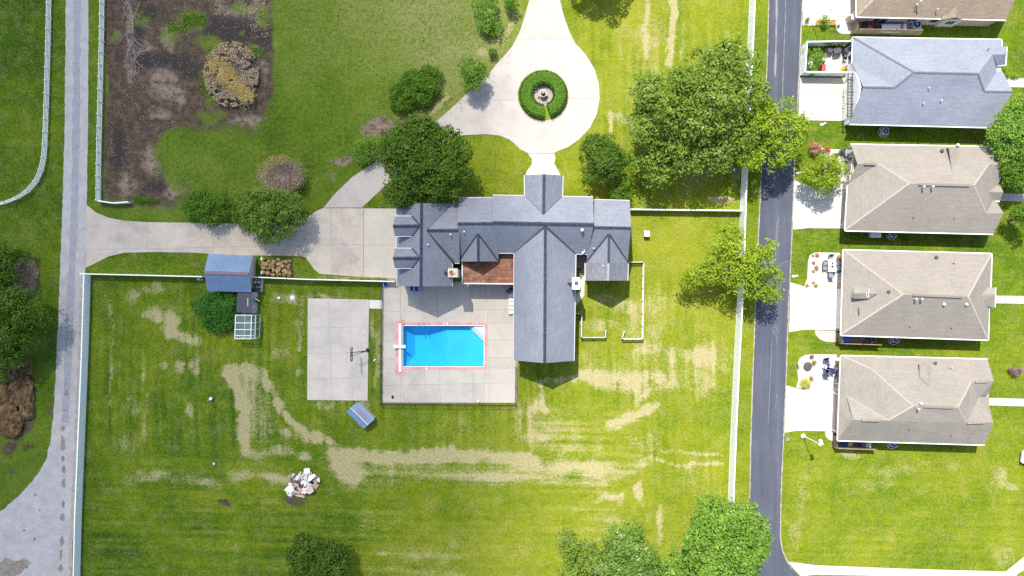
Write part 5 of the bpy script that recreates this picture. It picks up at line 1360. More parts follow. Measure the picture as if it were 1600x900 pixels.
# block E
roof(H0, [[(929, 312, 4.3), (984, 313.5, 4.3), (986, 356, 6.6), (927.5, 355, 6.6)],
          [(927.5, 355, 6.6), (986, 356, 6.6), (980.5, 411, 3.7), (916.5, 410, 3.7), (917.3, 398, 4.4)]], M['sh_blue'])
roof(H0, [[(951.5, 366, 6.1), (951.0, 411, 6.1), (915.5, 411, 3.72)], [(951.5, 366, 6.1), (981.3, 411, 3.72), (951.0, 411, 6.1)]], M['sh_blue'], .12)
roof(H0, [[(951.0, 411.1, 6.1), (950.2, 438.5, 6.1), (914.5, 438.5, 3.7), (915.3, 411.1, 3.7)], [(951.0, 411.1, 6.1), (981.5, 411.1, 3.7), (980.5, 438.5, 3.7), (950.2, 438.5, 6.1)]], M['sh_blue_old'], .14, 'roof')
caps(H0, [((928, 355, 6.63), (986, 356, 6.63)), ((951.5, 366.5, 6.13), (951.0, 411, 6.13))], CD, .28)
caps(H0, [((951.0, 411.5, 6.13), (950.2, 438.4, 6.13))], M['cap_grey'], .24)
valley(H0, [((951.5, 366, 6.12), (916, 410, 3.76)), ((951.5, 366, 6.12), (980.5, 410, 3.76))])
gable(H0, (918, 438, 3.7), (978, 438, 3.7), (950.2, 438, 6.05), M['siding'], .18, (0, 1))
# gutters and rakes
gutter(H0, [((716.5, 308.6, ZE), (770, 308.6, ZE)), ((770, 304.6, ZE), (819.5, 305.6, ZE)), ((879.5, 306.8, ZE), (926.5, 307.6, ZE)), ((929, 311.6, 4.3), (984, 313.1, 4.3)), ((778.8, 395.4, ZE), (803, 395.7, ZE)), ((900, 397, ZE), (918, 397.4, ZE)),
            ((803, 395, ZE), (802.5, 563, ZE)), ((900, 397, ZE), (897, 563.8, ZE)), ((914.2, 411, 3.7), (914, 438.5, 3.7)), ((981.8, 412, 3.7), (981, 438.5, 3.7)), ((819.2, 273.5, ZE), (819.5, 307, ZE)), ((879.8, 274, ZE), (879, 308, ZE)), ((710.5, 411.3, ZE - .1), (718, 411.3, ZE - .1)), ((619.6, 318, ZE), (620, 447, ZE)), ((707, 412, ZE), (706.8, 447, ZE))], M['fascia_grey'], .10, .12)
# walls
Wq = lambda x0, y0, x1, y1: [(x0, y0), (x1, y0), (x1, y1), (x0, y1)]
for q, z, m in (((632, 327, 708, 446), 4.25, 'brick'), ((709, 323, 776, 406.5), 3.62, 'brick'), ((776.5, 318, 917, 394), 4.22, 'brick'), ((823, 287, 874, 317.5), 4.22, 'brick'), ((806.5, 394.5, 889.5, 554), 4.22, 'brick'), ((923, 324, 971, 406), 3.6, 'brick'), ((914, 406.5, 970, 436.5), 3.55, 'siding')):
    walls(H0, Wq(*q), z, M[m])
# doors and windows of the main house
wg = WallLine((632, 327), (632, 446), (-1, 0))
garage_door(H0, wg, wg.py(341), wg.py(368), 2.3, M['door_white']); garage_door(H0, wg, wg.py(391), wg.py(418), 2.3, M['door_white'])
wl = WallLine((806.5, 394.5), (806.5, 554), (-1, 0))
for a in (1.2, 6.2, 9.2): window(H0, wl, a, a + 1.6, .9, 2.3, 2)
patio_door(H0, wl, 3.4, 5.5)
wl = WallLine((806.5, 554), (889.5, 554), (0, -1)); window(H0, wl, 1.0, 2.6, .9, 2.3, 2); window(H0, wl, 3.9, 5.5, .9, 2.3, 2)
wl = WallLine((889.5, 554), (889.5, 394.5), (1, 0)); window(H0, wl, 1.5, 3.0, .9, 2.3, 2); window(H0, wl, 4.2, 5.6, .9, 2.3, 2)
wl = WallLine((632, 446), (708, 446), (0, -1)); window(H0, wl, .8, 2.0, 1.0, 2.3, 2); window(H0, wl, 3.6, 5.0, 1.0, 2.3, 2)
wl = WallLine((823, 287), (874, 287), (0, 1)); window(H0, wl, .3, 1.0, .2, 2.4); window(H0, wl, 2.9, 3.6, .2, 2.4)
f = MB(); wl.box(f, 1.35, 2.55, .05, 2.25, -.02, .05); dd = f.build('front_door', M['door_grey'], H0); f = MB(); wl.box(f, 1.45, 1.5, .95, 1.15, .05, .11); f.build('handle', M['steel'], dd)
wl = WallLine((970, 406), (970, 324), (1, 0)); window(H0, wl, 1.2, 2.6, 1.0, 2.3, 2); window(H0, wl, 3.8, 5.2, 1.0, 2.3, 2)
# porch roof: flat frame filled with worn rust red panels
M['rust'] = mottle('worn rust red panel', [(.25, (.125, .052, .030)), (.5, (.235, .105, .062)), (.75, (.36, .19, .13))], .9, fine=7, fine_amt=.3, stain=(.44, .31, .25), stain_scale=.5, stain_amt=.55, obj_var=.55)
zp = 3.3
rd = random.Random(5)
mb = MB(); mb.prism([P(722, 404, zp), P(805, 404, zp), P(805, 442.5, zp), P(722, 442.5, zp)], zp - .18, zp - .06); mb.build('porch_deck', M['rust'], H0)
xs = [723.5 + k * 13.3 for k in range(7)]
ys = [392 + k * 5.05 for k in range(11)]
for j in range(10):
    for i in range(6):
        xa, xb = xs[i] + (3 if j % 2 else 0) * (i > 0), xs[i + 1] + (3 if j % 2 else 0) * (i < 5)
        if ys[j + 1] < 411 and xb < 780: continue
        z = zp - .055 + rd.uniform(0, .03)
        MB().prism([P(xa + .12, ys[j] + .1, zp), P(xb - .12, ys[j] + .1, zp), P(xb - .12, ys[j + 1] - .1, zp), P(xa + .12, ys[j + 1] - .1, zp)], zp - .058, z + .012).build('roof_board', M['rust'], H0)
gutter(H0, [((722.2, 408, zp + .08), (722.2, 443, zp + .08)), ((721.5, 442.8, zp + .08), (803, 443.6, zp + .08))], M['gutter'], .13, .16, 'porch_fascia')
for q in ((725, 441), (762, 441.5), (800, 441.5)): MB().box(P(q[0], q[1], zp) * 1.0 - Vector((0, 0, zp / 2 + .15)), (.14, .14, zp - .1)).build('porch_post', M['frame'], H0)
# chimneys with their little saddles
def chimney(name_mat, x0, y0, x1, y1, z0, z1, cap, flue, flue_sz, ridge):
    c = MB().prism([P(x0, y0, z1), P(x1, y0, z1), P(x1, y1, z1), P(x0, y1, z1)], z0, z1).build('chimney', name_mat, H0)
    e = .7
    MB().prism([P(x0 - e, y0 - e, z1), P(x1 + e, y0 - e, z1), P(x1 + e, y1 + e, z1), P(x0 - e, y1 + e, z1)], z1 - .16, z1 + .05).build('crown', cap, c)
    return c
M['stucco'] = mottle('cream render', [(.3, (.50, .44, .34)), (.7, (.58, .52, .42))], 1.5)
M['clay'] = plain('terracotta flue', (.40, .17, .09), .8, .2, 6)
c = chimney(M['stucco'], 700.5, 420, 714.5, 432.5, -.05, 7.6, M['stucco'], None, None, None)
MB().lathe(P(705.5, 425.8, 7.66), [(.24, -.02), (.24, .22), (.16, .22), (.15, .02)], 14).build('flue_pot', M['clay'], c)
MB().lathe(P(710, 426.2, 7.66), [(.14, -.02), (.14, .12), (.09, .12)], 12).build('flue_pot', M['stucco'], c)
c = chimney(M['siding_white'], 895, 434, 905.3, 451.5, -.05, 7.0, M['white'], None, None, None)
MB().box(P(900.5, 442.3, 7.07) + Vector((0, 0, .06)), (.42, .42, .14)).build('flue_cap', M['pipe_dark'], c)
for (x0, xr, yc, hw, zl, zh) in ((694.5, 700.5, 426, 5.5, 5.2, 5.9), (886.5, 894.5, 442.5, 8, 5.0, 5.8)):
    roof(H0, [[(x0, yc, zl), (xr, yc - hw, zl - .35), (xr, yc, zh)], [(x0, yc, zl), (xr, yc, zh), (xr, yc + hw, zl - .35)]], M['sh_blue'], .1, 'saddle_roof')
    valley(H0, [((x0, yc, zl + .02), (xr, yc - hw, zl - .33)), ((x0, yc, zl + .02), (xr, yc + hw, zl - .33))], .14)
    caps(H0, [((x0 + .5, yc, zl + .05), (xr, yc, zh + .02))], CD, .2)
vent(H0, 725.5, 362, 6.35); vent(H0, 704, 366.5, 6.4); vent(H0, 669, 382, 6.55); vent(H0, 909.5, 359.5, 6.9, 'turbine'); vent(H0, 942, 415.5, 5.55); vent(H0, 927, 388, 4.9)
d = P(912.5, 392.5, 4.75); mb = MB().tube([d + Vector((.1, -.2, -.4)), d + Vector((.05, -.05, 0)), d], .025, 6)
dish = mb.build('dish_bracket', M['pipe'], H0)
mb = MB(); ax = Vector((-.75, .15, .35)).normalized(); u = ax.cross(Vector((0, 0, 1))).normalized(); w = ax.cross(u)
rings = []
for rr, dd in ((.02, 0), (.18, .02), (.32, .06), (.42, .11)):
    i = len(mb.v); rings.append(i); mb.v += [tuple(d + ax * dd + (u * math.cos(q) * .75 + w * math.sin(q)) * rr) for q in [2 * math.pi * j / 16 for j in range(16)]]
for a, b in zip(rings, rings[1:]):
    for j in range(16): mb.f.append([a + j, a + (j + 1) % 16, b + (j + 1) % 16, b + j])
mb.build('satellite_dish', M['white'], dish, True)

# ================= houses along the road =================
# their roofs are pitched lower than first measured: heights above the eaves (2.6 m) are scaled
PITCH = .74
P_plain = P
def low(z): return 2.6 + (z - 2.6) * PITCH if z > 2.6 else z
def P(px, py, z=0.0): return P_plain(px, py, low(z))
def west_front(H, wl, ga, gb, mat_door, brick, gh=2.25):
    garage_door(H, wl, wl.py(ga), wl.py(gb), gh, mat_door)
# --- topmost, brown roof
N1 = thing('ranch_house', 'brown shingled house cut by the top edge, with a fenced corner yard', 'house', P(1450, 0))
ze, zr = 2.6, 6.2
roof(N1, [[(1338.5, 26, ze), (1572, 31, ze), (1600, -30, 5.2), (1560, -60, zr), (1424, -60, zr)], [(1338.5, 26, ze), (1424, -60, zr), (1405, -75, 5.2), (1338.5, -60, ze)], [(1572, 31, ze), (1615, -60, ze), (1600, -30, 5.2)],
          [(1424, -60, zr), (1560, -60, zr), (1600, -140, ze), (1338.5, -140, ze), (1338.5, -60, ze), (1405, -75, 5.2)]], M['sh_brown'])
caps(N1, [((1340, 25, ze + .02), (1424, -60, zr + .02))], M['cap_tan'], .3)
roof(N1, [[(1494, 9, 3.75), (1493.5, 27, 3.75), (1470, 31, 2.7)], [(1494, 9, 3.75), (1503, 31, 2.7), (1493.5, 27, 3.75)]], M['sh_brown'], .1, 'gable_roof')
gutter(N1, [((1338.5, 26.6, ze), (1470, 29.4, ze)), ((1503, 30, ze), (1572, 31.8, ze)), ((1338, -60, ze), (1338, 26.6, ze))])
W1 = [(1328.5, -60), (1328.5, 36.5), (1543, 41), (1590, -60)]
walls(N1, W1, 2.48, M['brick_tan'])
wl = WallLine((1328.5, 36.5), (1543, 41), (0, -1)); window(N1, wl, 6.0, 7.4, .9, 2.2, 2); window(N1, wl, 8.8, 10.0, .9, 2.2); patio_door(N1, wl, 2.0, 4.0)
wl = WallLine((1328.5, -30), (1328.5, 36.5), (-1, 0)); garage_door(N1, wl, .4, 4.2, 2.2, M['door_grey'])
gable(N1, (1471, 31, 2.75), (1502, 31, 2.75), (1494, 28, 3.6), M['siding'], .3, (0, 1))
walls(N1, [(1460, 37), (1487, 37.5), (1487, 42), (1460, 41.5)], 2.6, M['siding'], name='bay_wall')
wl = WallLine((1460, 41.5), (1487, 42), (0, -1)); window(N1, wl, .5, 1.6, .9, 2.2, 2)
vent(N1, 1435, 4.5, 4.2, 'flue'); vent(N1, 1431, 8, 3.9); vent(N1, 1463, 15.5, 3.4)
# --- slate roof
N2 = thing('ranch_house', 'slate grey roofed house with a tall white gable facing the road', 'house', P(1430, 130))
ze = 2.6; zr = 6.0
g1 = (1349, 136, 5.0); g2 = (1398, 137, 5.05); r1 = (1428, 113, zr); r2 = (1528, 115, zr); a = (1333, 58.5, ze); w = (1331.5, 99, ze); s1 = (1327.5, 193.5, ze); s2 = (1549, 199, ze)
e1 = (1538, 143, 4.75); e2 = (1583, 143.5, 4.75)
roof(N2, [[a, (1565, 62, ze), (1565, 72, 3.2), (1551, 85, 4.2), r2, r1], [a, r1, g2, w], [w, g2, g1], [s1, g1, g2, r1, r2, e1, e2, s2], [r2, (1551, 85, 4.2), (1558, 111, 3.3), e1], [e1, (1558, 111, 3.3), (1566, 110.5, 3.2), e2],
          [(1565, 72, 3.2), (1573, 73, 3.1), (1569.5, 85, 4.15), (1551, 85, 4.2)], [(1551, 85, 4.2), (1569.5, 85, 4.15), (1571.5, 101, 2.9), (1558, 102, 3.1)]], M['sh_slate'])
caps(N2, [(a, r1), (r1, r2), (g1, g2), (g2, r1), (r2, e1), (e1, e2)], M['cap_slate'], .26)
gutter(N2, [((1333, 58, ze), (1565, 61.5, ze)), ((1565.5, 62, ze), (1565.5, 72, 3.1)), ((1327.5, 194.2, ze), (1549, 199.7, ze)), ((1332.6, 58, ze), (1331.2, 99, ze)), ((1573.4, 73, 3.0), (1572, 101, 2.9)), ((1558, 102.4, 3.0), (1572, 101.6, 2.9))])
walls(N2, [(1320, 73), (1540, 76), (1546, 132), (1526, 199), (1319, 196)], 2.48, M['siding_white'])
G = [(1319, 196), (1319.5, 118)]
A0, B0 = P(1319, 196), P(1319.6, 112); T0 = P(1319.3, 156.8)
T0 = Vector((T0.x, P(1349, 136, 5.0).y, low(4.85))); Bz = Vector((B0.x, P(1332, 99, 2.6).y, 2.45)); Az = Vector((A0.x, P(1327, 193.5, 2.6).y, 2.45))
MB().hull([Az, Bz, T0], [p + Vector((.2, 0, 0)) for p in (Az, Bz, T0)]).build('gable_wall', M['siding_white'], N2)
wl = WallLine((1319, 196), (1319.8, 118), (-1, 0))
garage_door(N2, wl, .7, 5.3, 2.15, M['white'])
# dark trellis over the garage door
tr_ = MB()
for o_ in (.12, .62):
    wl.box(tr_, .4, 5.7, 2.52, 2.60, o_, o_ + .09)
tl = tr_.build('garage_trellis', M['iron'], N2)
for k in range(15):
    m = MB(); x = .5 + k * .36; big = k % 4 == 0
    wl.box(m, x, x + (.11 if big else .05), 2.605, 2.67, .0 if big else .08, .86 if big else .74); m.build('slat', M['iron'], tl)
wl = WallLine((1319.8, 112), (1320, 73), (-1, 0)); window(N2, wl, .5, 1.6, .9, 2.2); patio_door(N2, wl, 1.9, 3.4)
vent(N2, 1450, 138, 5.0); vent(N2, 1469, 157.5, 4.25); vent(N2, 1441.5, 161.5, 4.1); vent(N2, 1544, 77, 4.0, 'dark')
# --- tan roof, first
N3 = thing('ranch_house', 'tan roofed house with three small gables on its east side, below the slate roofed one', 'house', P(1440, 300))
ze = 2.6; zr = 5.9
r1 = (1421, 287, zr); r2 = (1522, 290, zr); n1 = (1329, 225.5, ze); n2 = (1556, 229.5, ze); s1 = (1320.5, 360, ze); s2 = (1552, 365.5, ze); gw1 = (1340, 256, 4.35); gw2 = (1373, 256, 4.4); wl0 = (1324.5, 290, ze)
ea = (1545, 257, 4.4); eb = (1573, 257.5, 4.35); ec = (1541, 333, 4.1); ed = (1568, 333.5, 4.05)
roof(N3, [[n1, n2, eb, ea, r2, r1, gw2, gw1], [gw1, gw2, wl0], [wl0, gw2, r1, s1], [s1, r1, r2, ec, ed, s2],
          [r2, ea, (1559, 289, 3.0), (1545, 300, 3.9), (1552, 313, 3.0), ec], [ea, eb, (1560, 288, 2.75), (1559, 289, 3.0)], [ec, (1552, 313, 3.0), (1557, 314, 2.7), ed],
          [(1545, 300, 3.9), (1568, 300.5, 3.85), (1563, 289, 3.0), (1552, 289, 3.1)], [(1545, 300, 3.9), (1552, 313, 3.0), (1562, 313.5, 2.9), (1568, 300.5, 3.85)]], M['sh_tan'])
caps(N3, [(wl0, gw2), (gw2, r1), (s1, r1), (r2, ea), (r2, ec)], M['cap_tan'], .24)
ridge_vent(N3, (1435, 288, zr), (1514, 290, zr), M['sh_tan']); ridge_vent(N3, (1350, 256, 4.42), (1368, 256.5, 4.42), M['sh_tan'])
gutter(N3, [((1329, 225, ze), (1556, 229, ze)), ((1320.5, 360.7, ze), (1552, 366.2, ze)), ((1324, 290, ze), (1320, 360.5, ze)), ((1553, 281, 3.2), (1552.5, 288, 3.0)), ((1551, 314, 2.9), (1562, 314.5, 2.9))])
walls(N3, [(1323, 240), (1532, 240), (1540, 258), (1536, 362), (1314, 358), (1316, 290)], 2.46, M['brick_tan'])
roof(N3, [[(1482.5, 231, 3.9), (1487.5, 266, 4.95), (1499, 238, 3.45), (1490, 229, 3.5)]], M['sh_tan'], .1, 'dormer_roof')
MB().hull([P(1477.5, 231.5, 2.75), P(1487, 266, 4.7), P(1482, 231.5, 3.8)], [P(1484, 232, 2.8), P(1489, 266, 4.7), P(1486, 232, 3.5)]).build('dormer_wall', M['pipe_dark'], N3)  # wedge coloured dark to stand in for the dormer's shade
wl = WallLine((1316, 290), (1314, 358), (-1, 0)); garage_door(N3, wl, .5, 4.7, 2.15, M['door_grey'])
wl = WallLine((1323, 240), (1316, 290), (-1, -.1)); patio_door(N3, wl, .6, 2.6); window(N3, wl, 2.9, 3.7, .9, 2.1)
vent(N3, 1440, 292.5, 5.7, 'flue'); vent(N3, 1454, 292.5, 5.7, 'flue'); vent(N3, 1426, 340, 3.6, 'dark'); vent(N3, 1490, 341.5, 3.6, 'dark'); vent(N3, 1471.5, 235.5, 3.3, 'dome'); vent(N3, 1495.5, 227, 2.7, 'turbine')
# --- tan roof, second: plain hip
N4 = thing('ranch_house', 'tan hip roofed house with a white table and chairs on its patio', 'house', P(1430, 460))
ze = 2.6; zr = 5.9
n1 = (1318, 390.5, ze); n2 = (1549.5, 396.5, ze); s2 = (1544, 531, ze); s1 = (1314, 523.5, ze); r1 = (1411, 460.5, zr); r2 = (1513, 464, zr)
roof(N4, [[n1, n2, r2, r1], [n1, r1, s1], [s1, r1, r2, s2], [r2, n2, s2]], M['sh_tan'])
caps(N4, [(n1, r1), (s1, r1), (n2, r2), (s2, r2)], M['cap_tan'], .24)
ridge_vent(N4, (1426, 461, zr), (1503, 464, zr), M['sh_tan'])
gutter(N4, [((1318, 390, ze), (1549.5, 396, ze)), ((1314, 524.2, ze), (1544, 531.7, ze)), ((1317.6, 390, ze), (1313.6, 524, ze)), ((1550, 396, ze), (1548.7, 449, ze)), ((1546, 480, ze), (1544.5, 532, ze))])
walls(N4, [(1310, 405), (1529, 409), (1525, 522), (1306, 516)], 2.46, M['brick'])
roof(N4, [[(1333.5, 449, 4.35), (1364, 449.5, 4.45), (1371, 458.5, 4.85), (1333.5, 458, 4.75)], [(1333.5, 458, 4.75), (1371, 458.5, 4.85), (1357, 467, 4.35), (1333.5, 466.5, 4.25)]], M['sh_tan'], .12, 'dormer_roof')
MB().prism([P(1335, 450.5, 4.3), P(1356, 450.5, 4.3), P(1356, 465.5, 4.3), P(1335, 465.5, 4.3)], 2.8, low(4.22)).build('dormer_wall', M['frame'], N4)
wl = WallLine(P(1335, 450.5, 4.3), P(1335, 465.5, 4.3), (-1, 0)); window(N4, wl, .15, 1.0, low(3.5), low(4.15))
roof(N4, [[(1530, 449, 3.0), (1555.5, 449.5, 3.0), (1554.8, 460, 3.9), (1524, 460, 3.9)], [(1523, 460, 3.9), (1554.8, 460, 3.9), (1554.5, 480, 3.0), (1547, 480, 3.0), (1525, 474, 3.6)]], M['sh_tan'], .12, 'porch_roof')
gutter(N4, [((1555.8, 449, 2.95), (1555, 480.3, 2.95))])
for q in ((1531, 452), (1530, 479)): MB().box(P(*q) + Vector((0, 0, 1.4)), (.14, .14, 2.8)).build('porch_post', M['frame'], N4)
wl = WallLine((1310, 405), (1306, 516), (-1, 0)); garage_door(N4, wl, wl.py(453), wl.py(511), 2.15, M['door_white']); patio_door(N4, wl, wl.py(411), wl.py(429), 2.1); window(N4, wl, wl.py(433), wl.py(440), .2, 2.1)
vent(N4, 1388, 456, 5.0, 'dome'); vent(N4, 1462.5, 402, 3.1, 'dome'); vent(N4, 1489.5, 411.5, 3.5, 'dark'); vent(N4, 1428, 467, 5.6, 'flue'); vent(N4, 1437, 467, 5.6, 'flue'); vent(N4, 1474, 475.5, 5.2, 'turbine'); vent(N4, 1509, 475.5, 5.2, 'turbine'); vent(N4, 1420.5, 511, 3.3, 'dark'); vent(N4, 1485.5, 513, 3.3, 'dark')
# --- tan roof, third
N5 = thing('ranch_house', 'tan roofed house lowest in the row, with a fire pit on its patio', 'house', P(1430, 625))
ze = 2.6; zr = 5.9
n1 = (1314, 556, ze); n2 = (1543, 561.5, ze); k1 = (1361, 576, 4.15); r1 = (1427, 635, zr); r2 = (1497, 637, zr); gv = (1388, 657, 5.05); gw = (1333.5, 656, 4.95); wv = (1323, 619, 3.3); s1 = (1309, 688, ze); s2 = (1539, 695, ze); w0 = (1310.5, 640, ze)
ea = (1518, 597, 4.3); eb = (1553, 595.5, 4.2); ec = (1510, 661, 4.75); ed = (1552, 660, 4.6)
roof(N5, [[n1, n2, eb, ea, r2, r1, k1], [n1, k1, r1, gv, wv, w0], [wv, gv, gw], [s1, gw, gv, r1, r2, ec, ed, s2],
          [r2, ea, (1530, 620, 3.5), ec], [ea, eb, (1543, 618, 3.0), (1530, 619.9, 3.5)], [ec, (1530, 620, 3.5), (1545, 620, 3.1), (1545.5, 634, 3.3), ed],
          [(1310.5, 640, ze), (1323, 619.2, 3.3), (1333.3, 656, 4.2), (1325, 672, 3.6), s1]], M['sh_tan'])
caps(N5, [(k1, r1), (gv, r1), (wv, gv), (r2, ea), (r2, ec), (n1, k1)], M['cap_tan'], .24)
ridge_vent(N5, (1443, 635.3, zr), (1490, 637, zr), M['sh_tan']); ridge_vent(N5, (1346, 656.3, 5.0), (1373, 657, 5.05), M['sh_tan']); ridge_vent(N5, (1524, 596.5, 4.3), (1542, 596, 4.25), M['sh_tan']); ridge_vent(N5, (1511, 660.7, 4.76), (1537, 660, 4.7), M['sh_tan'])
gutter(N5, [((1314, 555.4, ze), (1543, 560.9, ze)), ((1309, 688.7, ze), (1539, 695.7, ze)), ((1313.5, 556, ze), (1308.5, 688, ze))])
walls(N5, [(1304, 563), (1521, 568), (1528, 590), (1520, 679), (1299.5, 674)], 2.46, M['brick'])
MB().hull([P(1327, 672, 2.75), P(1323.5, 622, 3.0), P(1333, 656, 4.85)], [P(1333, 672, 2.75), P(1329, 622, 3.0), P(1337, 656, 4.85)]).build('gable_wall', M['frame'], N5)
roof(N5, [[(1436.5, 569, 4.1), (1446, 568, 4.0), (1452, 602, 4.85), (1437, 591, 4.5)], [(1446, 568, 4.0), (1457, 574, 3.55), (1452, 602, 4.85)]], M['sh_tan'], .12, 'dormer_roof')
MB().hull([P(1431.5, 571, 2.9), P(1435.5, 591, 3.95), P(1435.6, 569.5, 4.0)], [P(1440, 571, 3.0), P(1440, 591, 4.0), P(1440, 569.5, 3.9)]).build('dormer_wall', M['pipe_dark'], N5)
wl = WallLine((1304, 563), (1299.5, 674), (-1, 0)); garage_door(N5, wl, wl.py(614), wl.py(670), 2.15, M['door_grey']); window(N5, wl, wl.py(597), wl.py(607), .2, 2.1)
pd = patio_door(N5, wl, wl.py(574), wl.py(594), 2.1)
m = MB(); wl.box(m, wl.py(573.5), wl.py(594.5), 2.12, 2.2, .0, .5); m.build('awning', M['glass_navy'], N5)
vent(N5, 1460.5, 567.5, 3.2, 'dome'); vent(N5, 1485, 574, 3.6); vent(N5, 1438, 630, 5.8, 'turbine'); vent(N5, 1432, 638, 5.8, 'flue'); vent(N5, 1419, 671, 4.0, 'dark'); vent(N5, 1484.5, 680.5, 3.4, 'dark')
P = P_plain

# ------------------------------------------------------------------ sheds and yard things
def metal_roof(name, c1):
    t = NT(name); uv, pos = slope_uv(t)
    sx = t.n('SeparateXYZ'); t.l(uv, sx.inputs[0])
    n = t.noise(pos, .8, 5, .6); n2 = t.noise(pos, 6, 3)
    f = t.math('ADD', t.math('MULTIPLY_ADD', n, .5, .72), t.math('MULTIPLY', t.math('SUBTRACT', n2, .5), .12))
    c = t.mix(1.0, tuple(c1), grey(t, f), 'MULTIPLY')
    return t.done(t.bsdf(c, .38, .5, metal=.25))
M['metal_blue'] = metal_roof('blue grey sheet metal', (.215, .30, .44))
M['metal_red'] = plain('red brown ridge metal', (.21, .13, .15), .5, .2, 5)
SH_ = thing('garden_shed', 'shed with a two slope blue sheet metal roof on the fence line', 'shed', P(362, 428))
a, b, c_, d_ = (326, 396.5, 2.4), (395, 399.5, 2.4), (388, 427.5, 4.0), (319.5, 425.5, 4.0); e_, f_ = (324.5, 454.5, 2.4), (393, 456.8, 2.4)
roof(SH_, [[a, b, c_, d_], [d_, c_, f_, e_]], M['metal_blue'], .07)
def ribs(parent, e0, e1, r0, r1, n):
    mb = MB()
    for k in range(n + 1):
        t_ = k / n; p = P(*e0).lerp(P(*e1), t_); q = P(*r0).lerp(P(*r1), t_); mb.bar(p + Vector((0, 0, .015)), q + Vector((0, 0, .015)), .05, .05)
    mb.build('roof_ribs', M['metal_blue'], parent)['kind'] = 'stuff'
ribs(SH_, a, b, d_, c_, 26); ribs(SH_, e_, f_, d_, c_, 26)
MB().bar(P(319.5, 425.5, 4.05), P(388, 427.5, 4.05), .34, .05).build('ridge_cap', M['metal_red'], SH_)
base = [(340, 401), (401, 402.5), (396.5, 451), (338, 450)]
walls(SH_, base, 2.36, M['siding'])
q0, q1 = P(401, 402), P(396.5, 452); mid_ = q0.lerp(q1, .5)
MB().hull([Vector((q0.x, q0.y, 2.3)), Vector((q1.x, q1.y, 2.3)), Vector((mid_.x - .05, mid_.y, 3.85))], [Vector((q0.x - .2, q0.y, 2.3)), Vector((q1.x - .2, q1.y, 2.3)), Vector((mid_.x - .25, mid_.y, 3.85))]).build('gable_wall', M['siding'], SH_)
wl = WallLine(q1, q0, (1, .05)); f = MB(); wl.box(f, 1.4, 2.4, .05, 2.0, .0, .05); f.build('door', M['door_white'], SH_)

LT = thing('dark_shed', 'small flat roofed dark grey shed against the south side of the blue roofed shed', 'shed', P(385, 472))
MB().hull([P(371, 457, 2.1), P(394, 458, 2.1), P(393, 489.5, 1.9), P(369, 488, 1.9)], [P(371, 457, 2.2), P(394, 458, 2.2), P(393, 489.5, 2.0), P(369, 488, 2.0)]).build('roof', plain('charcoal roll roofing', (.075, .072, .088), .8, .18, 3), LT)
MB().box(P(387.3, 472, 2.14), (.07, .95, .05)).build('roof_batten', M['frame'], LT)
for q in ((379, 458, 379, 489), (371, 474, 394, 475)): MB().bar(P(q[0], q[1], 2.13 - (q[1] > 470) * .06), P(q[2], q[3], 2.13 - .2 * (q[3] > 480) - .08 * (q[3] < 480)), .03, .03).build('roof_seam', M['pipe_dark'], LT)
walls(LT, [(383, 461), (401, 461), (399.5, 486), (381.5, 485.5)], 1.88, M['fascia_grey'])
def leafdoor(x, y, rz, w, lbl):
    m = MB().box(P(x, y, .95), (w, .06, 1.85), R(rz)); return m
M['sheet_white'] = plain('pale sheet door', (.56, .58, .60), .5, .1, 3)
d1 = MB().hull([P(398.5, 465, 0), P(405.5, 470.5, 0), P(405.3, 471.4, 0), P(398.2, 466, 0)], [P(398.5, 465, 1.9), P(405.5, 470.5, 1.9), P(405.3, 471.4, 1.9), P(398.2, 466, 1.9)]).build('door', M['sheet_white'], LT)
MB().box(P(398, 477.5, .95), (.06, .7, 1.9)).build('door', M['sheet_white'], LT)
MB().prism([P(399.5, 456.5), P(403.5, 456.5), P(403.5, 464), P(399.5, 464)], 0, 1.5).build('side_cabinet', M['fascia_grey'], LT)
MB().prism([P(398.5, 482), P(402.5, 482), P(402, 489), P(398, 489)], 0, 1.3).build('side_cabinet', M['fascia_grey'], LT)

WB = thing('potting_bench', 'dark topped work bench with white pots beside the blue roofed shed', 'work bench', P(404, 445))
MB().prism([P(401, 434.5), P(410, 434.5), P(409, 456), P(400, 455.5)], .82, .9).build('bench_top', M['pipe_dark'], WB)
MB().box(P(404.5, 448.5, .93), (.72, .06, .06)).build('batten', M['frame'], WB)
MB().prism([P(401.5, 435), P(409, 435), P(408.6, 440.5), P(401, 440)], .9, .96).build('board', M['rust'], WB)
for x, y in ((401.5, 436), (409.5, 436), (401, 454), (408.6, 454)): MB().box(P(x, y, .41), (.07, .07, .82)).build('leg', M['fascia_grey'], WB)
MB().prism([P(409.5, 437), P(412, 437), P(411, 456), P(408.8, 456)], 0, .55).build('crate_shelf', M['siding'], WB)
for (x, y), lb in zip(((400.6, 433.4), (405.4, 433.2), (400, 440.8), (405.3, 441.2)), ('small white pot on the bench by the fence, shed side', 'small white pot on the bench by the fence, lawn side', 'small white pot on the bench further from the fence, shed side', 'small white pot on the bench further from the fence, lawn side')):
    solo(MB().lathe(P(x, y, .9), [(.09, 0), (.12, .2), (.10, .2), (.08, .05)], 10), 'flower_pot', M['white'], lb, 'pot', P(x, y, .9), 'white pots on the work bench')

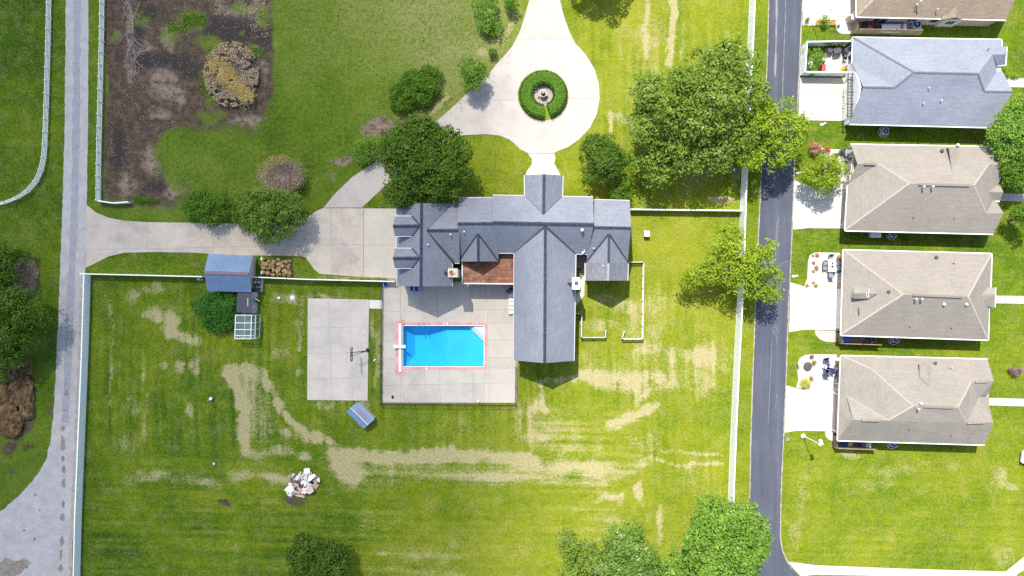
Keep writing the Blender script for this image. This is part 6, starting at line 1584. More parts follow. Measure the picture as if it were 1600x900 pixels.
GH = thing('greenhouse', 'small glass greenhouse with a white frame below the dark grey shed', 'greenhouse', P(391, 508))
t = NT('greenhouse glass'); gtr = t.n('BsdfTransparent'); gtr.inputs[0].default_value = (.70, .86, .84, 1); ggl = t.n('BsdfGlossy'); ggl.inputs['Roughness'].default_value = .12
nz = t.noise(t.pos(), 3, 4); gd = t.n('BsdfDiffuse'); gd.inputs[0].default_value = (.40, .52, .55, 1)
m1 = t.n('MixShader'); t.l(t.math('MULTIPLY', nz, .42), m1.inputs[0]); t.l(gtr.outputs[0], m1.inputs[1]); t.l(gd.outputs[0], m1.inputs[2])
m2 = t.n('MixShader'); m2.inputs[0].default_value = .10; t.l(m1.outputs[0], m2.inputs[1]); t.l(ggl.outputs[0], m2.inputs[2]); M['ghglass'] = t.done(m2)
zr_, zl_ = 2.3, 1.7
cs = [(374.5, 490.5, 2.0), (401.5, 490.5, 2.2), (399, 528.5, 2.2), (372, 528.5, 2.0)]
xa, xb, ya, yb = P(377, 0).x, P(407, 0).x, P(0, 491.5).y, P(0, 527.5).y
fr = MB()
def gp(u, v, z): return Vector((xa + (xb - xa) * u - .10 * v, ya + (yb - ya) * v, z))
Zt = lambda u: 2.0 + .25 * min(u / .85, (1 - u) / .15 * 1.0 if u > .85 else 1)
frames = [((0, 0), (0, 1)), ((.85, 0), (.85, 1)), ((0, 0), (.85, 0)), ((0, 1), (.85, 1)), ((0, .33), (.85, .33)), ((0, .61), (.85, .61)), ((0, .87), (.85, .87))]
for p, q in frames: fr.bar(gp(*p, Zt(p[0])), gp(*q, Zt(q[0])), .09, .07)
for v in (0, .33, .61, .87, 1): fr.bar(gp(.85, v, 2.25), gp(1, v, 1.8), .06, .06)
fr.bar(gp(1, 0, 1.8), gp(1, 1, 1.8), .07, .07); fr.bar(gp(.5, 0, Zt(.5)), gp(.5, 1, Zt(.5)), .03, .03)
for u, v in ((0, 0), (1, 0), (0, 1), (1, 1), (1, .33), (1, .61), (0, .5)): fr.bar(gp(u, v, 0), gp(u, v, Zt(u) if u < 1 else 1.8), .07, .07)
fr.bar(gp(1, 0, .05), gp(1, 1, .05), .07, .07); fr.bar(gp(0, 1, .05), gp(1, 1, .05), .07, .07)
fr.build('frame', M['frame'], GH)
vs_ = [0, .33, .61, .87, 1]
for v0, v1 in zip(vs_, vs_[1:]):
    MB().poly([gp(.02, v0 + .01, Zt(.02)), gp(.84, v0 + .01, 2.24), gp(.84, v1 - .01, 2.24), gp(.02, v1 - .01, Zt(.02))][::-1]).build('pane', M['ghglass'], GH)
    MB().poly([gp(.86, v0 + .01, 2.24), gp(.995, v0 + .01, 1.81), gp(.995, v1 - .01, 1.81), gp(.86, v1 - .01, 2.24)][::-1]).build('pane', M['ghglass'], GH)
    MB().poly([gp(1, v0 + .01, .1), gp(1, v1 - .01, .1), gp(1, v1 - .01, 1.76), gp(1, v0 + .01, 1.76)]).build('pane', M['ghglass'], GH)
for k, (u, v) in enumerate(((.25, .2), (.3, .5), (.25, .8), (.7, .25), (.7, .6))):
    q = gp(u, v, .5); px_, py_ = 800 + q.x * S, 450 - q.y * S
    plant('potted_plant', ('leafy plant inside the greenhouse, back left', 'leafy plant inside the greenhouse, middle left', 'leafy plant inside the greenhouse, front left', 'leafy plant inside the greenhouse, back right', 'leafy plant inside the greenhouse, front right')[k], 'plant', [(px_, py_, 4.5, .5)], 'leaf_fresh', .10, .25, 1.6, seed=120 + k, trunk=False, group='plants inside the greenhouse')

# pale stone blocks on the grass behind the fence
M['block'] = mottle('tan stone', [(.28, (.20, .125, .055)), (.5, (.36, .25, .13)), (.75, (.48, .36, .21))], 2.2, fine=8, fine_amt=.35, obj_var=.5, bump_d=.06)
ST = thing('stone_pile', 'pile of split tan stone blocks on the grass behind the white fence', 'stone pile', P(432, 416))
rd = random.Random(91)
def rock(c, sz, rz, seed, tilt=0):
    rr = random.Random(seed); m = Matrix.Rotation(rz, 3, 'Z') @ Matrix.Rotation(tilt, 3, 'X')
    pts = []
    for z in (-1, 1):
        for k in range(8):
            q = 2 * math.pi * (k + .5) / 8; e = (1.0 if z < 0 else .92)
            x, y = math.cos(q), math.sin(q); g_ = 1 / max(abs(x), abs(y)) * rr.uniform(.88, 1.0) * e
            pts.append(Vector(c) + m @ Vector((x * g_ * sz[0] / 2, y * g_ * sz[1] / 2, z * sz[2] / 2 * rr.uniform(.85, 1.05))))
    return MB().hull(pts[:8], pts[8:])
cells = []
for cx_, cw in ((412, 8), (420, 8), (428, 8), (436, 9), (444, 7), (452, 8)):
    y = 404 + rd.uniform(-2, 2)
    while y < 427: 
        h_ = rd.uniform(4.5, 8); cells.append((cx_ + rd.uniform(-1, 1), y + h_ / 2, cw * rd.uniform(.8, 1.0), h_ * .92)); y += h_
for i, (x, y, w_, h_) in enumerate(cells):
    z = .3 + rd.uniform(-.1, .1); rock(P(x, y, z), (w_ / S * .98, h_ / S * .98, .6), rd.uniform(-.2, .2), 300 + i, rd.uniform(-.1, .1)).build('stone', M['block'], ST)
for i in range(16):
    x, y = rd.uniform(414, 452), rd.uniform(408, 427); rock(P(x, y, .72), (rd.uniform(.35, .6), rd.uniform(.3, .5), .35), rd.uniform(0, 3), 400 + i, rd.uniform(-.3, .3)).build('stone', M['block'], ST)
for i in range(10):
    x, y = rd.uniform(408, 414), rd.uniform(403, 428); rock(P(x, y, .12), (.3, .25, .25), rd.uniform(0, 3), 450 + i).build('stone', M['block'], ST)
for (x, y), lb in zip(((409.8, 404.5), (409.6, 426)), ('white plastic post cap north of the stone pile', 'white plastic post cap by the fence at the stone pile')):
    solo(MB().box(P(x, y, .35), (.16, .4, .7)), 'white_post', M['white'], lb, 'post', P(x, y), 'white posts by the stone pile')

# heap of broken white panels and boards
RB = thing('rubble_pile', 'heap of broken white and tan boards on the open lawn', 'rubble heap', P(470, 758))
M['board_white'] = plain('broken white board', (.74, .71, .67), .7, .15, 4, obj_var=.2)
M['board_pink'] = plain('broken pinkish board', (.52, .40, .33), .8, .2, 4, obj_var=.3)
M['board_tan'] = plain('raw tan board', (.50, .36, .22), .8, .25, 5, obj_var=.4)
M['board_dark'] = plain('dark broken board', (.14, .10, .095), .8, .25, 5, obj_var=.3)
rd = random.Random(17)
pal = ['board_white'] * 7 + ['board_pink'] * 5 + ['board_tan'] * 3 + ['board_dark'] * 2
def plate(c, w, h, rz, tx, ty, mat, seed, th=.045):
    rr = random.Random(seed); m = Matrix.Rotation(rz, 3, 'Z') @ Matrix.Rotation(tx, 3, 'X') @ Matrix.Rotation(ty, 3, 'Y')
    n = rr.choice((4, 5, 5, 6)); pts = []
    for k in range(n):
        q = 2 * math.pi * (k + .5) / n + rr.uniform(-.3, .3); x, y = math.cos(q), math.sin(q); g_ = 1 / max(abs(x), abs(y)) * rr.uniform(.75, 1)
        pts.append((x * g_ * w / 2, y * g_ * h / 2))
    MB().hull([Vector(c) + m @ Vector((*p, -th / 2)) for p in pts], [Vector(c) + m @ Vector((*p, th / 2)) for p in pts]).build('broken_board', M[mat], RB)
MB().blob(P(470, 758, 0), (1.45, 1.2, .5), 3, 12, 6, .1).build('core', M['board_dark'], RB)
for i in range(96):
    q = math.sqrt(rd.random()); an = rd.uniform(0, 6.283); x = 470 + 25 * q * math.cos(an) + 3 * math.sin(an); y = 757 + 19 * q * math.sin(an) - 6 * math.cos(an)
    z = .15 + .6 * (1 - q * q) + rd.uniform(-.08, .12)
    sm = rd.random() < .45
    plate(P(x, y, z), rd.uniform(.25, .5) if sm else rd.uniform(.5, 1.0), rd.uniform(.1, .25) if sm else rd.uniform(.35, .75), rd.uniform(0, 3.14), rd.gauss(0, .32), rd.gauss(0, .32), rd.choice(pal), 500 + i)
for (x, y, w_, h_, rz, mt) in ((452, 765, 1.35, 1.2, .4, 'board_white'), (480, 736, .75, .8, .2, 'board_white'), (486, 746, 1.3, .7, .7, 'board_white'), (465, 747, .75, .8, .1, 'board_white'), (484, 768, 1.1, .6, .6, 'board_pink'), (468, 775, 1.5, .28, -.35, 'board_pink'), (497, 750, .4, .6, .1, 'board_white')):
    plate(P(x, y, .78), w_, h_, rz, rd.gauss(0, .15), rd.gauss(0, .15), mt, int(x))
solo(MB().blob(P(455, 782, 0), (.75, .45, .10), 9, 14, 5, .25), 'ash_patch', M['soil'], 'grey dirt heap spilling from the lower left of the broken board heap', 'dirt heap', P(455, 782))

# leaning shelter on the grass below the court
MS = thing('animal_shelter', 'little blue grey metal roofed shelter standing askew below the concrete court', 'shelter', P(564, 650))
q = [P(541, 643.5, 1.3), P(557.5, 628.5, 1.45), P(584.5, 655.5, 1.45), P(568, 670, 1.3)]
mid0, mid1 = q[0].lerp(q[1], .45) + Vector((0, 0, .16)), q[3].lerp(q[2], .45) + Vector((0, 0, .16))
roof(MS, [[q[0], mid0, mid1, q[3]], [mid0, q[1], q[2], mid1]], M['metal_blue'], .05)
mb = MB()
for k in range(13):
    t_ = k / 12; mb.bar(q[0].lerp(q[3], t_), mid0.lerp(mid1, t_), .04, .04); mb.bar(q[1].lerp(q[2], t_), mid0.lerp(mid1, t_), .04, .04)
mb.build('roof_ribs', M['metal_blue'], MS)['kind'] = 'stuff'
MB().bar(mid0 + Vector((0, 0, .03)), mid1 + Vector((0, 0, .03)), .12, .03).build('ridge_cap', M['fascia_grey'], MS)
m0, m1 = mid0.lerp(q[1], .35), mid1.lerp(q[2], .35)
MB().bar(m0.lerp(m1, .25) + Vector((0, 0, .045)), m0.lerp(m1, .75) + Vector((0, 0, .045)), .34, .02).build('rust_patch', plain('rusted sheet', (.26, .20, .21), .7, .4, 5), MS)
g4 = [Vector((p.x, p.y, 0)) * 1.0 for p in q]; cg = sum(g4, Vector()) / 4
MB().prism([cg + (p - cg) * .92 + Vector((.12, .02, 0)) for p in g4], 0, 1.25).build('wall', M['fascia_grey'], MS)

# basketball hoop
BH = thing('basketball_hoop', 'basketball hoop on a crank neck pole at the east edge of the concrete court', 'basketball hoop', P(575, 546.5))
b0 = P(575.3, 546.8)
MB().tube([b0, b0 + Vector((0, 0, 2.3)), b0 + Vector((-.25, -.05, 2.75))], .075, 8).build('pole', M['iron'], BH)
mb = MB()
bx, by = b0.x - 1.38, b0.y - .28
for s in (-.16, .2): mb.tube([b0 + Vector((-.2, -.03 + s * .3, 2.7)), Vector((bx + .05, by + s, 3.15))], .03, 6); mb.tube([b0 + Vector((-.05, s * .3, 2.2)), Vector((bx + .05, by + s, 2.85))], .03, 6)
mb.build('extension_arm', M['iron'], BH)
t = NT('clear acrylic'); at = t.n('BsdfTransparent'); at.inputs[0].default_value = (.75, .77, .78, 1); ag = t.n('BsdfGlossy'); ag.inputs['Roughness'].default_value = .1; am = t.n('MixShader'); am.inputs[0].default_value = .1
t.l(at.outputs[0], am.inputs[1]); t.l(ag.outputs[0], am.inputs[2]); M['acrylic'] = t.done(am)
MB().box((bx, by, 3.25), (.03, 1.5, 1.0)).build('backboard', M['acrylic'], BH)
mb = MB()
for s in (-.78, .78): mb.box((bx, by + s, 3.25), (.07, .06, 1.1))
for z in (2.73, 3.77): mb.box((bx, by, z), (.07, 1.5, .06))
mb.box((bx - .02, by, 3.1), (.05, .6, .05)); mb.build('backboard_frame', M['iron'], BH)
mb = MB(); mb.tube([Vector((bx - .40 + .23 * math.cos(a_), by + .23 * math.sin(a_), 3.02)) for a_ in [2 * math.pi * k / 16 for k in range(17)]], .015, 5); mb.bar((bx, by, 3.02), (bx - .17, by, 3.02), .1, .03)
mb.build('rim', plain('orange rim', (.22, .07, .04), .5), BH)
mb = MB().lathe(b0, [(.3, 0), (.3, .06), (.12, .1)], 10); mb.build('base_plate', M['iron'], BH)

# chairs ------------------------------------------------------------
def chair(name, label, px, py, rz, mat, frame, group=None, z=.06, w=.56, cat='chair', lounge=False):
    o = thing(name, label, cat, P(px, py, 0) + Vector((0, 0, z)), group, R(rz))
    def B(n, mb, m): 
        me = mb.mesh(n); return link(n, me, m, o)
    B('seat', MB().box((0, 0, .42), (w, w, .05)), mat)
    m = MB(); m.obox((0, w * .52, .70), (w / 2, 0, 0), (0, .03, .0), (0, .10, .30)); B('backrest', m, mat)
    for sx in (-1, 1):
        for sy in (-1, 1): B('leg', MB().box((sx * w * .45, sy * w * .45, .2), (.035, .035, .41)), frame)
        B('armrest', MB().box((sx * w * .52, 0, .62), (.05, w * .9, .03)).box((sx * w * .52, -w * .42, .51), (.03, .03, .2)), frame)
    return o
M['canvas_blue'] = plain('blue canvas', (.020, .055, .25), .7, .2, 6)
M['canvas_navy'] = plain('navy cushion', (.035, .05, .12), .8, .2, 6)
M['cushion_grey'] = plain('grey cushion', (.22, .23, .26), .85, .2, 6)
M['dark_wicker'] = plain('dark wicker', (.055, .05, .055), .7, .25, 10)
M['light_wicker'] = plain('pale wicker', (.52, .50, .47), .7, .2, 10)
chair('camp_chair', 'blue canvas chair by the white fence end at the pool deck corner', 604, 443.5, 15, M['canvas_blue'], M['steel'], 'blue canvas chairs')
chair('camp_chair', 'left one of the pair of blue canvas chairs under the garage wing wall', 645, 450.5, 5, M['canvas_blue'], M['steel'], 'blue canvas chairs')
chair('camp_chair', 'right one of the pair of blue canvas chairs under the garage wing wall', 651.5, 451.5, -8, M['canvas_blue'], M['steel'], 'blue canvas chairs')
for k, y in enumerate((462, 468.5, 474.5, 481, 487.5)):
    o = thing('deck_lounger', ('white slatted lounger nearest the dark grill', 'second white slatted lounger from the dark grill', 'middle white slatted lounger under the wing eave', 'fourth white slatted lounger from the dark grill', 'white slatted lounger furthest from the dark grill')[k] + ' on the pool deck', 'lounger', P(801, y) + Vector((0, 0, .06)), 'white loungers along the wing')
    for i in range(9): link('slat', MB().box((-.42 + i * .13, 0, .34), (.11, .34, .02)).mesh('slat'), M['white'], o)
    link('frame', MB().box((.05, .18, .31), (1.1, .03, .05)).box((.05, -.18, .31), (1.1, .03, .05)).mesh('frame'), M['white'], o)
    link('backrest', MB().obox((.72, 0, .5), (.16, 0, .16), (0, .18, 0), (-.012, 0, .012)).mesh('backrest'), M['white'], o)
    for sx in (-.4, .5):
        for sy in (-.17, .17): link('leg', MB().box((sx, sy, .15), (.04, .04, .3)).mesh('leg'), M['white'], o)
    link('foot_pad', MB().box((-.28, -.25, .30), (.36, .09, .04)).mesh('foot_pad'), M['cushion_grey'], o)
def grill(label, px, py, rz=0, z=.06):
    o = thing('grill', label, 'grill', P(px, py) + Vector((0, 0, z)), None, R(rz))
    link('cart', MB().box((0, 0, .4), (.62, .48, .8)).mesh('cart'), M['pipe_dark'], o)
    link('lid', MB().lathe((0, 0, .8), [(.30, 0), (.30, .12), (.22, .24), (.05, .28)], 12).mesh('lid'), M['dark_wicker'], o, True)
    for s in (-1, 1): link('side_shelf', MB().box((s * .48, 0, .78), (.32, .42, .04)).mesh('side_shelf'), M['pipe_dark'], o)
    link('handle', MB().box((0, -.30, .92), (.4, .04, .04)).mesh('handle'), M['steel'], o)
    return o
grill('dark grill against the wing wall above the white loungers', 799, 453, 20)

# utility box, statue, lawn fittings
UB = thing('utility_box', 'pale utility box on the lawn east of the house', 'utility box', P(1009, 366))
MB().prism([P(1005, 361.5, 0), P(1013, 361.5, 0), P(1013, 370, 0), P(1005, 370, 0)], 0, .75).build('cabinet', M['fascia_grey'], UB)
MB().prism([P(1004.6, 361.1, 0), P(1013.4, 361.1, 0), P(1013.4, 370.4, 0), P(1004.6, 370.4, 0)], .75, .83).build('lid', M['fascia_grey'], UB)
FT = thing('garden_fountain', 'small tiered stone fountain in the gravel inside the hedge ring', 'fountain', P(848.5, 148.5) + Vector((0, 0, .09)))
M['stone_pale'] = mottle('pale carved stone', [(.3, (.34, .32, .30)), (.7, (.48, .46, .44))], 4)
def FB(n, prof, m, k=16): link(n, MB().lathe((0, 0, 0), prof, k).mesh(n), m, FT, True)
FB('plinth', [(.30, 0), (.30, .10), (.16, .16), (.12, .5)], M['stone_pale']); FB('basin', [(.10, .45), (.42, .62), (.45, .70), (.38, .68), (.10, .60)], M['stone_pale']); FB('finial', [(.07, .6), (.06, 1.0), (.17, 1.08), (.14, 1.12), (.05, 1.12), (.07, 1.3), (.01, 1.36)], M['stone_pale'])
FB('basin_water', [(.02, .655), (.37, .66)], M['pipe_dark'])
for (x, y), lb in zip(((842, 152), (854.5, 151)), ('dark stone left of the fountain', 'dark stone right of the fountain')):
    solo(rock(P(x, y, .18), (.28, .2, .2), .3, int(x)), 'garden_stone', M['pipe_dark'], lb, 'stone', P(x, y, .09), 'dark stones by the fountain')
def cap_(label, px, py, r_, mat, ring=None, h=.12, name='drain_cap', cat='drain cap'):
    o = thing(name, label, cat, P(px, py))
    link('cap', MB().lathe((0, 0, 0), [(r_, 0), (r_, h), (r_ * .7, h + .03)], 14).mesh('cap'), mat, o)
    if ring: link('collar', MB().lathe((0, 0, 0), [(r_ * 1.7, -.02), (r_ * 1.7, h * .4), (r_ * 1.05, h * .45)], 14).mesh('collar'), ring, o)
    return o
cap_('left white drain cap on the worn grass right of the dark shed', 436, 465.5, .17, M['white'])
cap_('right white drain cap with a grey collar on the worn grass', 457, 465.3, .20, M['white'], M['fascia_grey'])
cap_('dark collared cap in the lower west lawn, rim bare soil', 334.5, 724.5, .16, M['light_wicker'], M['soil'])
o = cap_('capped well pipe with a pale handle on the west lawn', 331, 622.3, .18, M['white'], M['pipe_dark'], .45, 'well_pipe', 'well pipe')
link('handle', MB().tube([(0, 0, .4), (-.5, -.3, .12)], .03, 6).mesh('handle'), M['light_wicker'], o)
cap_('white pool pump hatch at the bottom edge of the pool deck', 747.5, 626.5, .16, M['white'], None, .35, 'pump_hatch', 'hatch')
solo(MB().blob(P(613.5, 620.5, .1), (.16, .22, .12), 4), 'leaf_clump', M['hedge_wood'], 'dark clump of leaves on the pool deck near its lower left corner', 'leaves', P(613.5, 620.5))
solo(MB().box(P(585, 562.5, .05), (.34, .12, .06), 1.0), 'white_scrap', M['white'], 'white scrap on the grass strip between court and pool deck', 'scrap', P(585, 562.5))
solo(MB().box(P(311, 436.5, .2), (.42, .22, .4), 0).box(P(316, 437, .12), (.2, .2, .24)), 'white_bucket_pair', M['sheet_white'], 'small white containers by the fence left of the blue roofed shed', 'containers', P(311, 436.5))
GT = thing('yard_gate', 'open teal gate bar by the wing wall above the west picket fence', 'gate', P(903, 487.5))
MB().bar(P(897, 489, .9), P(908.5, 486.8, .9), .05, .05).bar(P(897, 489, .3), P(908.5, 486.8, .3), .05, .05).build('gate_rails', plain('teal paint', (.08, .28, .26), .5), GT)
MB().bar(P(908.5, 486.8, .1), P(908.5, 486.8, .95), .06, .06).build('gate_post', M['frame'], GT)

# air conditioners
def ac(label, px, py, z=0, s=.78, ring=False):
    o = thing('air_conditioner', label, 'air conditioner', P(px, py), 'air conditioners beside the eastern houses')
    link('pad', MB().box((0, 0, .04), (s * 1.25, s * 1.25, .08)).mesh('pad'), M['concrete_court'], o)
    link('cabinet', MB().box((0, 0, .08 + s * .45), (s, s, s * .9)).mesh('cabinet'), M['fascia_grey'], o)
    link('fan_grille', MB().lathe((0, 0, .08 + s * .9), [(s * .44, 0), (s * .44, .03), (s * .36, .035)], 18).mesh('fan_grille'), M['canvas_navy'], o)
    link('fan_hub', MB().lathe((0, 0, .11 + s * .9), [(s * .15, 0), (s * .13, .03)], 12).mesh('fan_hub'), M['pipe'], o)
    if ring:
        link('edging', MB().lathe((0, 0, 0), [(s * .95, 0), (s * .95, .12), (s * .86, .12), (s * .86, 0)], 20).mesh('edging'), M['light_wicker'], o)
    return o
ac('air conditioner beside the fenced deck of the brown roofed house', 1427, 41.5, 0, .95)
ac('air conditioner in a ring of edging below the slate roofed house', 1380, 206.5, 0, .7, True)
ac('air conditioner in a pale ring south of the uppermost tan roof', 1392.5, 366.5, 0, .7, True)
ac('air conditioner half under the south eave of the plain hip roof', 1396, 529.5, 0, .75, True)
ac('air conditioner half under the south eave of the lowest tan roof', 1393, 692, 0, .75, True)
o = thing('storage_bench', 'white lidded storage box south of the uppermost tan roof', 'storage box', P(1369, 367))
MB().box(P(1368, 367.5, .3), (1.15, .55, .6)).build('box', M['white'], o); MB().box(P(1368, 367.5, .64), (1.22, .6, .07)).build('lid', M['white'], o); MB().box(P(1359.5, 368, .2), (.3, .5, .4)).build('step', M['light_wicker'], o)

# ---- topmost house: fenced corner deck and flower bed
M['fence_wood'] = mottle('weathered wood boards', [(.3, (.24, .185, .125)), (.7, (.36, .285, .20))], 2, obj_var=.2)
def board_fence(label, line, h, bw=.14):
    pts = [P(*q) for q in line]; t = thing('board_fence', label, 'fence', pts[0])
    for a, b in zip(pts, pts[1:]):
        d = b - a; n = max(1, int(d.length / bw)); rz = math.atan2(d.y, d.x)
        me = MB().box((0, 0, h / 2), (bw - .012, .03, h)).mesh('fence_board'); me.materials.append(M['fence_wood'])
        for k in range(n):
            o = link('fence_board', me, None, t); o.location = a + d * ((k + .5) / n) - pts[0]; o.rotation_euler.z = rz
        for z in (.3, h - .12): MB().bar(a + Vector((0, 0, z)) + Vector((.02, .04, 0)), b + Vector((0, 0, z)) + Vector((.02, .04, 0)), .05, .09).build('rail', M['fence_wood'], t)
        for p in (a, b): MB().box(p + Vector((0, 0, h / 2 + .04)), (.1, .1, h + .08), rz).build('post', M['fence_wood'], t)
    return t
board_fence('brown board fence round the corner deck of the topmost house', [(1331, 36.5), (1331.5, 52.5), (1390, 53.5), (1430, 54.5)], 1.75)
struct(MB().prism([P(1331.5, 36.8), P(1436, 39), P(1441, 44), P(1440, 52), P(1434, 55), P(1331.5, 52)], 0, .05).build('deck_gravel', M['gravel_pink']))
o = thing('covered_spa', 'long white covered tub on the fenced deck of the topmost house', 'covered tub', P(1393, 44))
MB().box(P(1392, 44.5, .45), (2.1, .85, .9)).build('tub', M['fascia_grey'], o); MB().box(P(1392, 44.5, .94), (2.2, .95, .09)).build('cover', M['white'], o)
o = thing('leaning_panel', 'white panel standing beside the long white tub', 'panel', P(1412, 46)); MB().box(P(1411, 45.5, .5), (.36, 1.0, 1.0)).build('panel', M['white'], o); MB().box(P(1409, 50.5, .2), (.4, .16, .3)).build('foot', M['white'], o)
M['red_paint'] = plain('red paint', (.34, .045, .04), .5, .15, 5)
chair('patio_chair', 'red chair on the fenced deck of the topmost house', 1363, 41, 30, M['red_paint'], M['red_paint'], None, .05)
chair('patio_chair', 'dark wicker chair left of the red chair on the fenced deck', 1348, 43, -20, M['dark_wicker'], M['dark_wicker'], None, .05, .7)
solo(MB().box(P(1371, 43, .35), (.5, .5, .6), .4), 'side_table', M['dark_wicker'], 'small dark table right of the red chair on the fenced deck', 'table', P(1371, 43))
M['brick_col'] = M['brick_tan']
o = thing('brick_pier', 'tan brick pier at the corner of the topmost house drive', 'pier', P(1326, 33)); MB().prism([P(1320, 30), P(1330, 30), P(1330, 37), P(1322, 37)], 0, 1.6).build('shaft', M['brick_tan'], o); MB().prism([P(1319.5, 29.5), P(1330.5, 29.5), P(1330.5, 37.5), P(1321.5, 37.5)], 1.6, 1.68).build('cap', M['siding'], o)
o = thing('flower_bed', 'narrow white edged flower bed beside the topmost drive', 'flower bed', P(1290, 36)); mb = MB()
for q in ((1274, 37.6, 1306, 39), (1274, 32, 1275, 37.6), (1305, 32, 1306, 37.6)): rect_px(mb, *q, 0, .25)
mb.build('edging', M['white'], o); rect_px(MB(), 1275, 31.5, 1305, 37.6, 0, .12).build('soil', M['soil'], o)
FP = thing('flagpole', 'flagpole with a small striped flag at the corner of the topmost drive', 'flagpole', P(1267, 34))
pt = Vector(P(1289, 17, 5.2)); pb = P(1267.5, 33.5)
MB().tube([pb, Vector((pb.x, pb.y, 5.4))], [.05, .03], 8).build('pole', M['pipe'], FP)
M['flag_white'] = plain('flag white', (.75, .72, .74), .8, .05); M['flag_red'] = plain('flag red', (.52, .07, .10), .8, .05); M['flag_blue'] = plain('flag blue', (.06, .08, .30), .8, .05)
fd = Vector((.55, -.83, -.05)).normalized()
fb = Vector((pb.x, pb.y, 5.2)); rows = 7
def fpt(u, v): return fb + fd * u * 1.15 + Vector((.06 * math.sin(u * 7), .05 * math.sin(u * 6 + 1), -v * .75 - .12 * u)) + Vector((.55, .1, 0)) * v * .85
flag = None
for k in range(rows):
    mb = MB(); v0, v1 = k / rows, (k + 1) / rows
    for i in range(8):
        u0, u1 = i / 8, (i + 1) / 8
        if v1 <= .58 and u1 <= .5: continue
        mb.poly([fpt(u0, v0), fpt(u1, v0), fpt(u1, v1), fpt(u0, v1)])
    if flag is None:
        flag = mb.build('flag', M['flag_red'], FP)
    else: mb.build('stripe', M['flag_white' if k % 2 else 'flag_red'], flag)
mb = MB()
for i in range(4): mb.poly([fpt(i / 8, 0), fpt((i + 1) / 8, 0), fpt((i + 1) / 8, 4 / 7), fpt(i / 8, 4 / 7)])
mb.build('canton', M['flag_blue'], flag)
MB().lathe((pb.x, pb.y, 5.4), [(.06, 0), (.07, .05), (.01, .1)], 8).build('finial', M['pipe'], FP)
solo(MB().lathe(P(1309, 41.5), [(.14, 0), (.16, .3), (.1, .32)], 10), 'planter_pot', M['pipe_dark'], 'dark pot on the edge of the topmost house path', 'pot', P(1309, 41.5))

# ---- slate roofed house: walled patio
M['red_cloth'] = plain('red cloth', (.62, .07, .055), .7, .15, 4)
o = thing('patio_bench', 'red bench along the garden bed inside the white vinyl fence', 'bench', P(1287, 108))
MB().box(P(1287, 108, .42), (.50, 1.15, .08)).build('seat', M['red_cloth'], o); MB().box(P(1284, 108, .65), (.06, 1.15, .45)).build('backrest', M['red_cloth'], o)
for dy in (-.5, .5): MB().box(P(1287, 108, .2) + Vector((0, dy, 0)), (.4, .06, .38)).build('leg', M['red_paint'], o)
grill('dark covered grill in the corner of the patio inside the white vinyl fence', 1318, 84, 90)
o = thing('storage_bin', 'large dark bin beside the covered grill inside the white vinyl fence', 'bin', P(1310, 78)); MB().box(P(1308, 79, .45), (.8, .6, .9), .2).build('bin', M['canvas_navy'], o); MB().box(P(1308, 79, .94), (.86, .66, .08), .2).build('lid', M['pipe_dark'], o)
o = thing('storage_bin', 'dark bin near the garden bed inside the white vinyl fence', 'bin', P(1297, 77)); MB().box(P(1297, 78, .4), (.5, .5, .8), .1).build('bin', M['glass_navy'], o); MB().box(P(1297, 78, .83), (.56, .56, .06), .1).build('lid', M['pipe_dark'], o)
chair('patio_chair', 'dark and pale chair facing the garden bed inside the white vinyl fence', 1318.5, 93, 80, M['canvas_navy'], M['frame'], None, .06)
def potted(label, px, py, r_, leaf, seed, z=.06, pot='clay', h=.35, lsize=.08):
    q = P(px, py); o = thing('potted_plant', label, 'potted plant', q + Vector((0, 0, z)))
    link('pot', MB().lathe((0, 0, 0), [(r_ * .55, 0), (r_ * .8, h), (r_ * .7, h), (r_ * .6, h * .8)], 12).mesh('pot'), M[pot], o)
    V, A, _ = crown_mesh('foliage', [((0, 0, h + r_ * .55), r_, r_, r_ * .7)], lsize, max(.12, r_ * .4), 2.8, seed)
    link('foliage', mesh_from_arrays('foliage', V, 4, {'rnd': A}), M[leaf], o)
potted('large potted plant on the patio corner inside the white vinyl fence', 1321, 113, .42, 'leaf_mid', 201); potted('potted yellow flowers inside the white vinyl fence', 1315, 110, .28, 'flower_gold', 202); potted('small potted rust coloured plant inside the white vinyl fence', 1319, 107, .2, 'leaf_red', 203)

# ---- first tan house patio
def table(name, label, px, py, w, d, rz, top, leg, group=None, z=.06, h=.74):
    o = thing(name, label, 'table', P(px, py) + Vector((0, 0, z)), group, R(rz))
    link('tabletop', MB().box((0, 0, h), (w, d, .05)).mesh('tabletop'), top, o)
    for sx in (-1, 1):
        for sy in (-1, 1): link('leg', MB().box((sx * w * .44, sy * d * .44, h / 2), (.06, .06, h)).mesh('leg'), leg, o)
    return o
table('patio_table', 'grey patio table by the wall of the uppermost tan roofed house', 1322, 241, .9, .7, 5, M['cushion_grey'], M['pipe_dark'])
chair('patio_chair', 'navy chair left of the grey patio table', 1316, 238, 100, M['canvas_navy'], M['pipe_dark']); chair('patio_chair', 'grey chair below the grey patio table', 1321, 248, 180, M['cushion_grey'], M['pipe_dark']); chair('patio_chair', 'pale chair above the grey patio table', 1326, 236, 0, M['light_wicker'], M['pipe_dark'])
potted('round potted shrub on the white patio above the willowy tree', 1311, 238.5, .26, 'leaf_pale', 204, pot='cushion_grey'); potted('potted plant at the left side of the white patio above the willowy tree', 1304, 244, .28, 'leaf_mid', 205)
struct(rect_px(MB(), 1320, 246, 1330, 287, .06, .085).build('door_mat', plain('grey outdoor mat', (.24, .26, .29), .9, .2, 4)))
solo(MB().box(P(1316, 281, .25), (.5, .3, .4), .5), 'garden_ornament', M['white'], 'white ornament at the lower end of the patio under the willowy tree', 'ornament', P(1316, 281))
